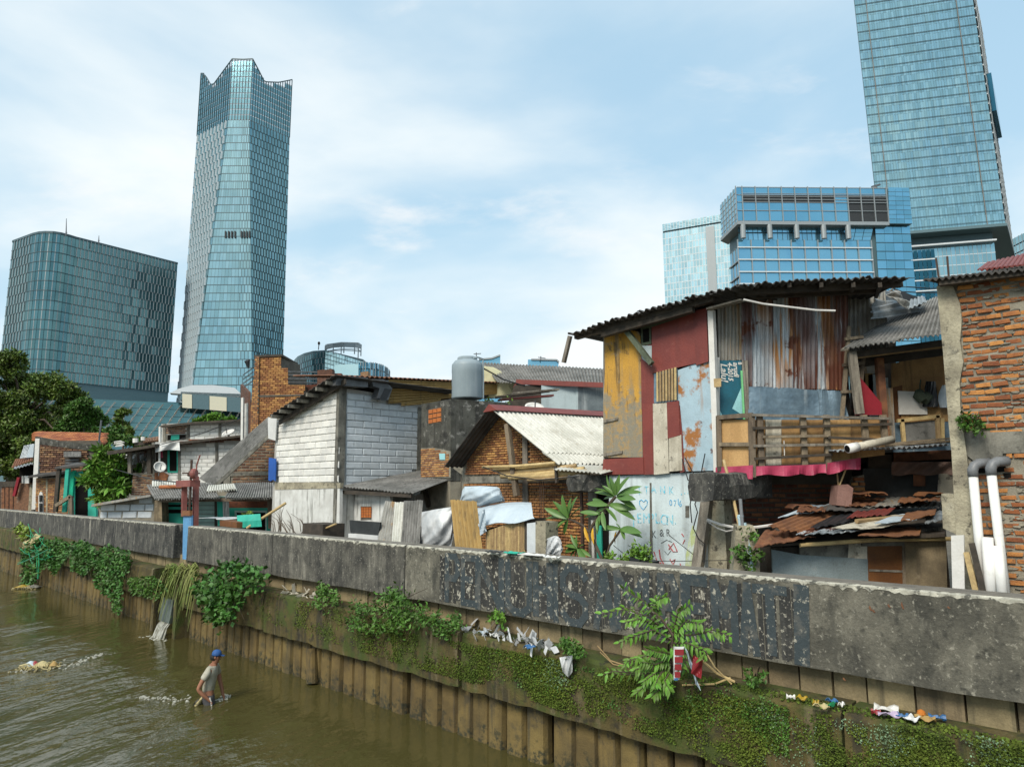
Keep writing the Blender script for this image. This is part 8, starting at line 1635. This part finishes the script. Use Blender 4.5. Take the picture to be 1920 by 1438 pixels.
single('torn_poster', MB().sheet(lambda u, v: P(1300 + 18 * u - 4 * v, 1228 + 10 * u + 34 * v, 7.9 + .03 * math.sin(u * 6 + v * 5)), 6, 6, .005), M['redp'], 'small torn red poster half hidden by the sapling twigs', 'poster')
heap('tan_sack', 'dirty tan sack slumped on the ledge at the far left', 'sack', [(40, 1030), (42, 1016), (60, 1010), (66, 1000), (78, 1002), (80, 1014), (70, 1024), (56, 1034)], 8.35, 'sack', .25, 3, 12)
mb = MB()
for k in range(30): x, y = R.uniform(46, 98), R.uniform(1002, 1050); a = R.uniform(0, 6.3); l = R.uniform(8, 28); mb.tube([P(x, y, 8.05), P(x + l * math.cos(a) * .5, y + l * math.sin(a) * .5 + 3, 8.0), P(x + l * math.cos(a), y + l * math.sin(a), 8.05)], .016, 4)
mb.tube([P(72, 1035, 8.), P(73, 1060, 8.), P(71, 1085, 8.)], .03, 5); mb.tube([P(90, 1030, 8.), P(62, 1045, 7.9), P(33, 1058, 7.9)], .02, 5)
single('green_netting', mb, M['greenp'], 'tangle of green netting and cord snagged on the far left ivy', 'netting')

# ------------------------------------------------------------------ floating rubbish, foam, the wading man
def raft(nm, lab, x0, x1, y, seed, cols):
    rg = random.Random(seed); o = root(nm, PZ((x0 + x1) / 2, y, 0), lab, 'debris')
    mb = MB(); a, b = PZ(x0, y, 0), PZ(x1, y, 0); w = np.linalg.norm(b - a)
    for k in range(90): u = rg.random(); c = a + (b - a) * u + V(0, rg.gauss(0, .16), .01); d = V(rg.gauss(0, 1), rg.gauss(0, .6), rg.uniform(0, .5)) * .16 * math.sin(math.pi * (u * .8 + .1)); mb.tube([c - UP * .03, c + d * .5 + UP * .08 * math.sin(math.pi * u), c + d], .014, 4)
    part('straw_mat', mb, M['sack'], o)
    for k, (u, m, s) in enumerate(cols): c = a + (b - a) * u; part('scrap', MB().sheet(lambda p, q: c + V((p - .5) * s, (q - .5) * s * .8, .06 + .1 * math.sin(p * 3.1) * math.sin(q * 3.1)), 5, 4, .008), M[m], o)
    return o
raft('floating_rubbish', 'raft of straw and rubbish drifting in the river at the left edge', 38, 106, 1252, 3, ((.28, 'tarp', .26), (.4, 'redp', .16), (.92, 'gold', .16), (.6, 'sack', .3)))
raft('floating_rubbish', 'low drift of leaves and scraps beneath the far left ivy', 30, 72, 1103, 5, ((.3, 'yellowp', .5), (.8, 'concrete', .5)))
mb = MB()
def foam(x0, y0, x1, y1, n, w, r0=.02, r1=.07, bend=0.):
    for k in range(n):
        u = R.random() ** .8; x = x0 + (x1 - x0) * u; y = y0 + (y1 - y0) * u + bend * math.sin(u * 3.1) + R.gauss(0, w * (1 - u * .6)); c = PZ(x, y, 0.004); r = R.uniform(r0, r1)
        mb.lathe(c, [(r, 0), (r * .8, .012), (r * .2, .022 * r / .05)], 6) if r < .05 else mb.prism([c + V(math.cos(q) * r * R.uniform(1.2, 3.2), math.sin(q) * r * R.uniform(.4, .8), 0) for q in (0, .9, 1.9, 3., 4.1, 5.2)], UP * .006)
foam(362, 1314, 262, 1306, 70, 4.5, .008, .03); foam(412, 1308, 432, 1304, 45, 2.6, .008, .025); foam(372, 1317, 426, 1310, 40, 1.4, .008, .025); foam(100, 1250, 192, 1226, 80, 4.5, .008, .035, bend=4); foam(4, 1262, 104, 1252, 40, 1.8, .008, .03)
single('foam', mb, M['foam'], 'flecks of white foam around the wading man and the drifting rubbish', kind='stuff')

pm0 = PZ(389, 1317, 0.) - UP * .13; fw = nrm(V(.95, .32, 0)); rt_ = nrm(np.cross(fw, UP)); PSC = 1.03
man = root('person', pm0, 'man in blue cap and dirty grey shirt wading thigh deep holding a white stick', 'person')
def L3(f, r, z): return pm0 + (fw * f + rt_ * r + UP * z) * PSC
def skin(nm, m, verts, edges, par, sub=2, label=None):
    me = bpy.data.meshes.new(nm); me.from_pydata([(L3(*v[:3]) - ORG[man.name]).tolist() for v in verts], edges, [])
    o = bpy.data.objects.new(nm, me); col.objects.link(o); sk = o.modifiers.new('skin', 'SKIN'); sk.use_smooth_shade = True
    ss = o.modifiers.new('sub', 'SUBSURF'); ss.levels = ss.render_levels = sub
    for i, v in enumerate(verts): a = v[3]; b = v[4] if len(v) > 4 else a; me.skin_vertices[0].data[i].radius = (a * PSC, b * PSC); me.skin_vertices[0].data[i].use_root = (i == 0)
    m2 = bpy.data.meshes.new_from_object(o.evaluated_get(bpy.context.evaluated_depsgraph_get())); m2.materials.clear(); m2.materials.append(M[m]); bpy.data.objects.remove(o)
    m2.polygons.foreach_set('use_smooth', [True] * len(m2.polygons)); o = bpy.data.objects.new(nm, m2); col.objects.link(o); o.parent = par; ORG[o.name] = ORG[man.name]; return o
vs = [(0, 0, .30, .13, .10), (.01, 0, .42, .12, .095), (.04, 0, .62, .135, .10), (.07, 0, .76, .10, .09), (.085, 0, .835, .055), (.105, 0, .90, .07), (.12, 0, .955, .082, .075), (.11, 0, 1.02, .075)]
ed = [(i, i + 1) for i in range(7)]
def limb(start, pts):
    p = start
    for q in pts: vs.append(q); ed.append((p, len(vs) - 1)); p = len(vs) - 1
    return p
w = limb(3, [(.02, .17, .765, .062), (-.09, .21, .60, .046), (-.165, .22, .44, .042), (-.07, .22, .33, .038), (.03, .20, .235, .028), (.05, .195, .205, .034, .022)])
for k, (a, b) in enumerate(((.075, .21), (.082, .20), (.08, .19), (.07, .18))): limb(w, [(a, b, .19 - .004 * k, .011), (a + .02, b + .012 - k * .006, .165, .0095), (a + .005, b + .012 - k * .006, .145, .008)])
limb(w, [(.045, .175, .185, .012), (.07, .172, .17, .009)])
w = limb(3, [(.10, -.17, .765, .062), (.16, -.20, .60, .046), (.20, -.19, .44, .042), (.24, -.17, .32, .036), (.26, -.15, .225, .028), (.265, -.145, .195, .034, .022)])
for k, (a, b) in enumerate(((.285, -.12), (.288, -.135), (.284, -.15), (.276, -.162))): limb(w, [(a, b, .165 - .004 * k, .011), (a + .012, b, .13, .0095), (a + .008, b, .10 + .006 * k, .008)])
limb(w, [(.285, -.125, .19, .012), (.302, -.122, .165, .009)])
for s in (1, -1): limb(0, [(.03 * s, .085 * s, .18, .088), (.10 * s, .09 * s, -.12, .075), (.1 * s, .09 * s, -.45, .05)])
skin('body', 'skin', vs, ed, man)
vs = [(0, 0, .29, .150, .125), (.005, 0, .42, .150, .122), (.04, 0, .62, .168, .128), (.07, 0, .765, .115, .10), (.082, 0, .815, .072, .066)]; ed = [(0, 1), (1, 2), (2, 3), (3, 4)]
limb(3, [(.02, .165, .765, .080), (-.055, .20, .655, .072), (-.09, .215, .59, .074)]); limb(3, [(.10, -.165, .765, .080), (.14, -.19, .66, .07), (.16, -.205, .59, .072)])
skin('shirt', 'shirt', vs, ed, man)
vs = [(0, 0, .34, .140, .115), (0, 0, .26, .158, .128)]; ed = [(0, 1)]
for s in (1, -1): limb(1, [(.03 * s, .088 * s, .18, .112), (.09 * s, .09 * s, -.08, .108)])
skin('shorts', 'shorts', vs, ed, man)
hc = L3(.115, 0, .985); ha = nrm(UP + fw * .12)
part('hair', MB().lathe(hc - fw * .03 * PSC, [(.02, -.085), (.070, -.075), (.083, -.03), (.085, .01)], 16, ax=ha), M['hair'], man, smooth=True)
cp_ = part('cap', MB().lathe(hc + ha * .012, [(.090, 0), (.094, .02), (.090, .055), (.072, .088), (.042, .106), (.008, .112)], 20, ax=ha), M['cap'], man, smooth=True)
part('brim', MB().sheet(lambda u, v: hc + ha * (.016 - .022 * v) + fw * (.078 + .085 * v * math.sin(math.pi * (.12 + .76 * u)) ** .5) + rt_ * (u - .5) * (.15 - .02 * v), 12, 4, .006), M['cap'], cp_)
part('nose', MB().tube([L3(.185, 0, .975), L3(.208, 0, .945), L3(.19, 0, .935)], [.008, .015, .01], 8), M['skin'], man, smooth=True)
for s in (1, -1):
    part('eye', MB().lathe(L3(.188, .028 * s, .975), [(.001, -.006), (.009, 0), (.001, .006)], 8, ax=fw), M['hair'], man); part('ear', MB().lathe(L3(.10, .078 * s, .965), [(.004, -.03), (.016, -.015), (.018, .01), (.005, .03)], 8), M['skin'], man, smooth=True)
part('mouth', MB().tube([L3(.186, -.022, .915), L3(.192, 0, .917), L3(.186, .022, .915)], .005, 5), M['hair'], man)
single('white_stick', MB().tube([L3(.052, .215, .27), L3(.085, .205, .17), L3(.12, .21, -.2)], .014, 8), M['white'], 'short white stick gripped in the right hand of the wading man', 'stick')
sk_ = root('sack', L3(-.2, .08, 0), 'yellowish woven sack trailing in the water behind the wading man', 'sack')
part('sack_body', MB().sheet(lambda u, v: L3(-.02 - .26 * u ** .8 + .04 * math.sin(v * 6), .02 + .18 * math.sin(v * 3.14) * (.4 + .6 * u), .33 - .37 * u ** .9 + .06 * math.sin(v * 3.14) - .10 * v * (1 - u) + .02 * math.sin(v * 18)), 10, 14, .012), M['sack'], sk_, smooth=True)
part('strap', MB().tube([L3(-.24, .1, .13), L3(-.2, .16, .2), L3(-.14, .14, .24)], .012, 6), M['black'], sk_)
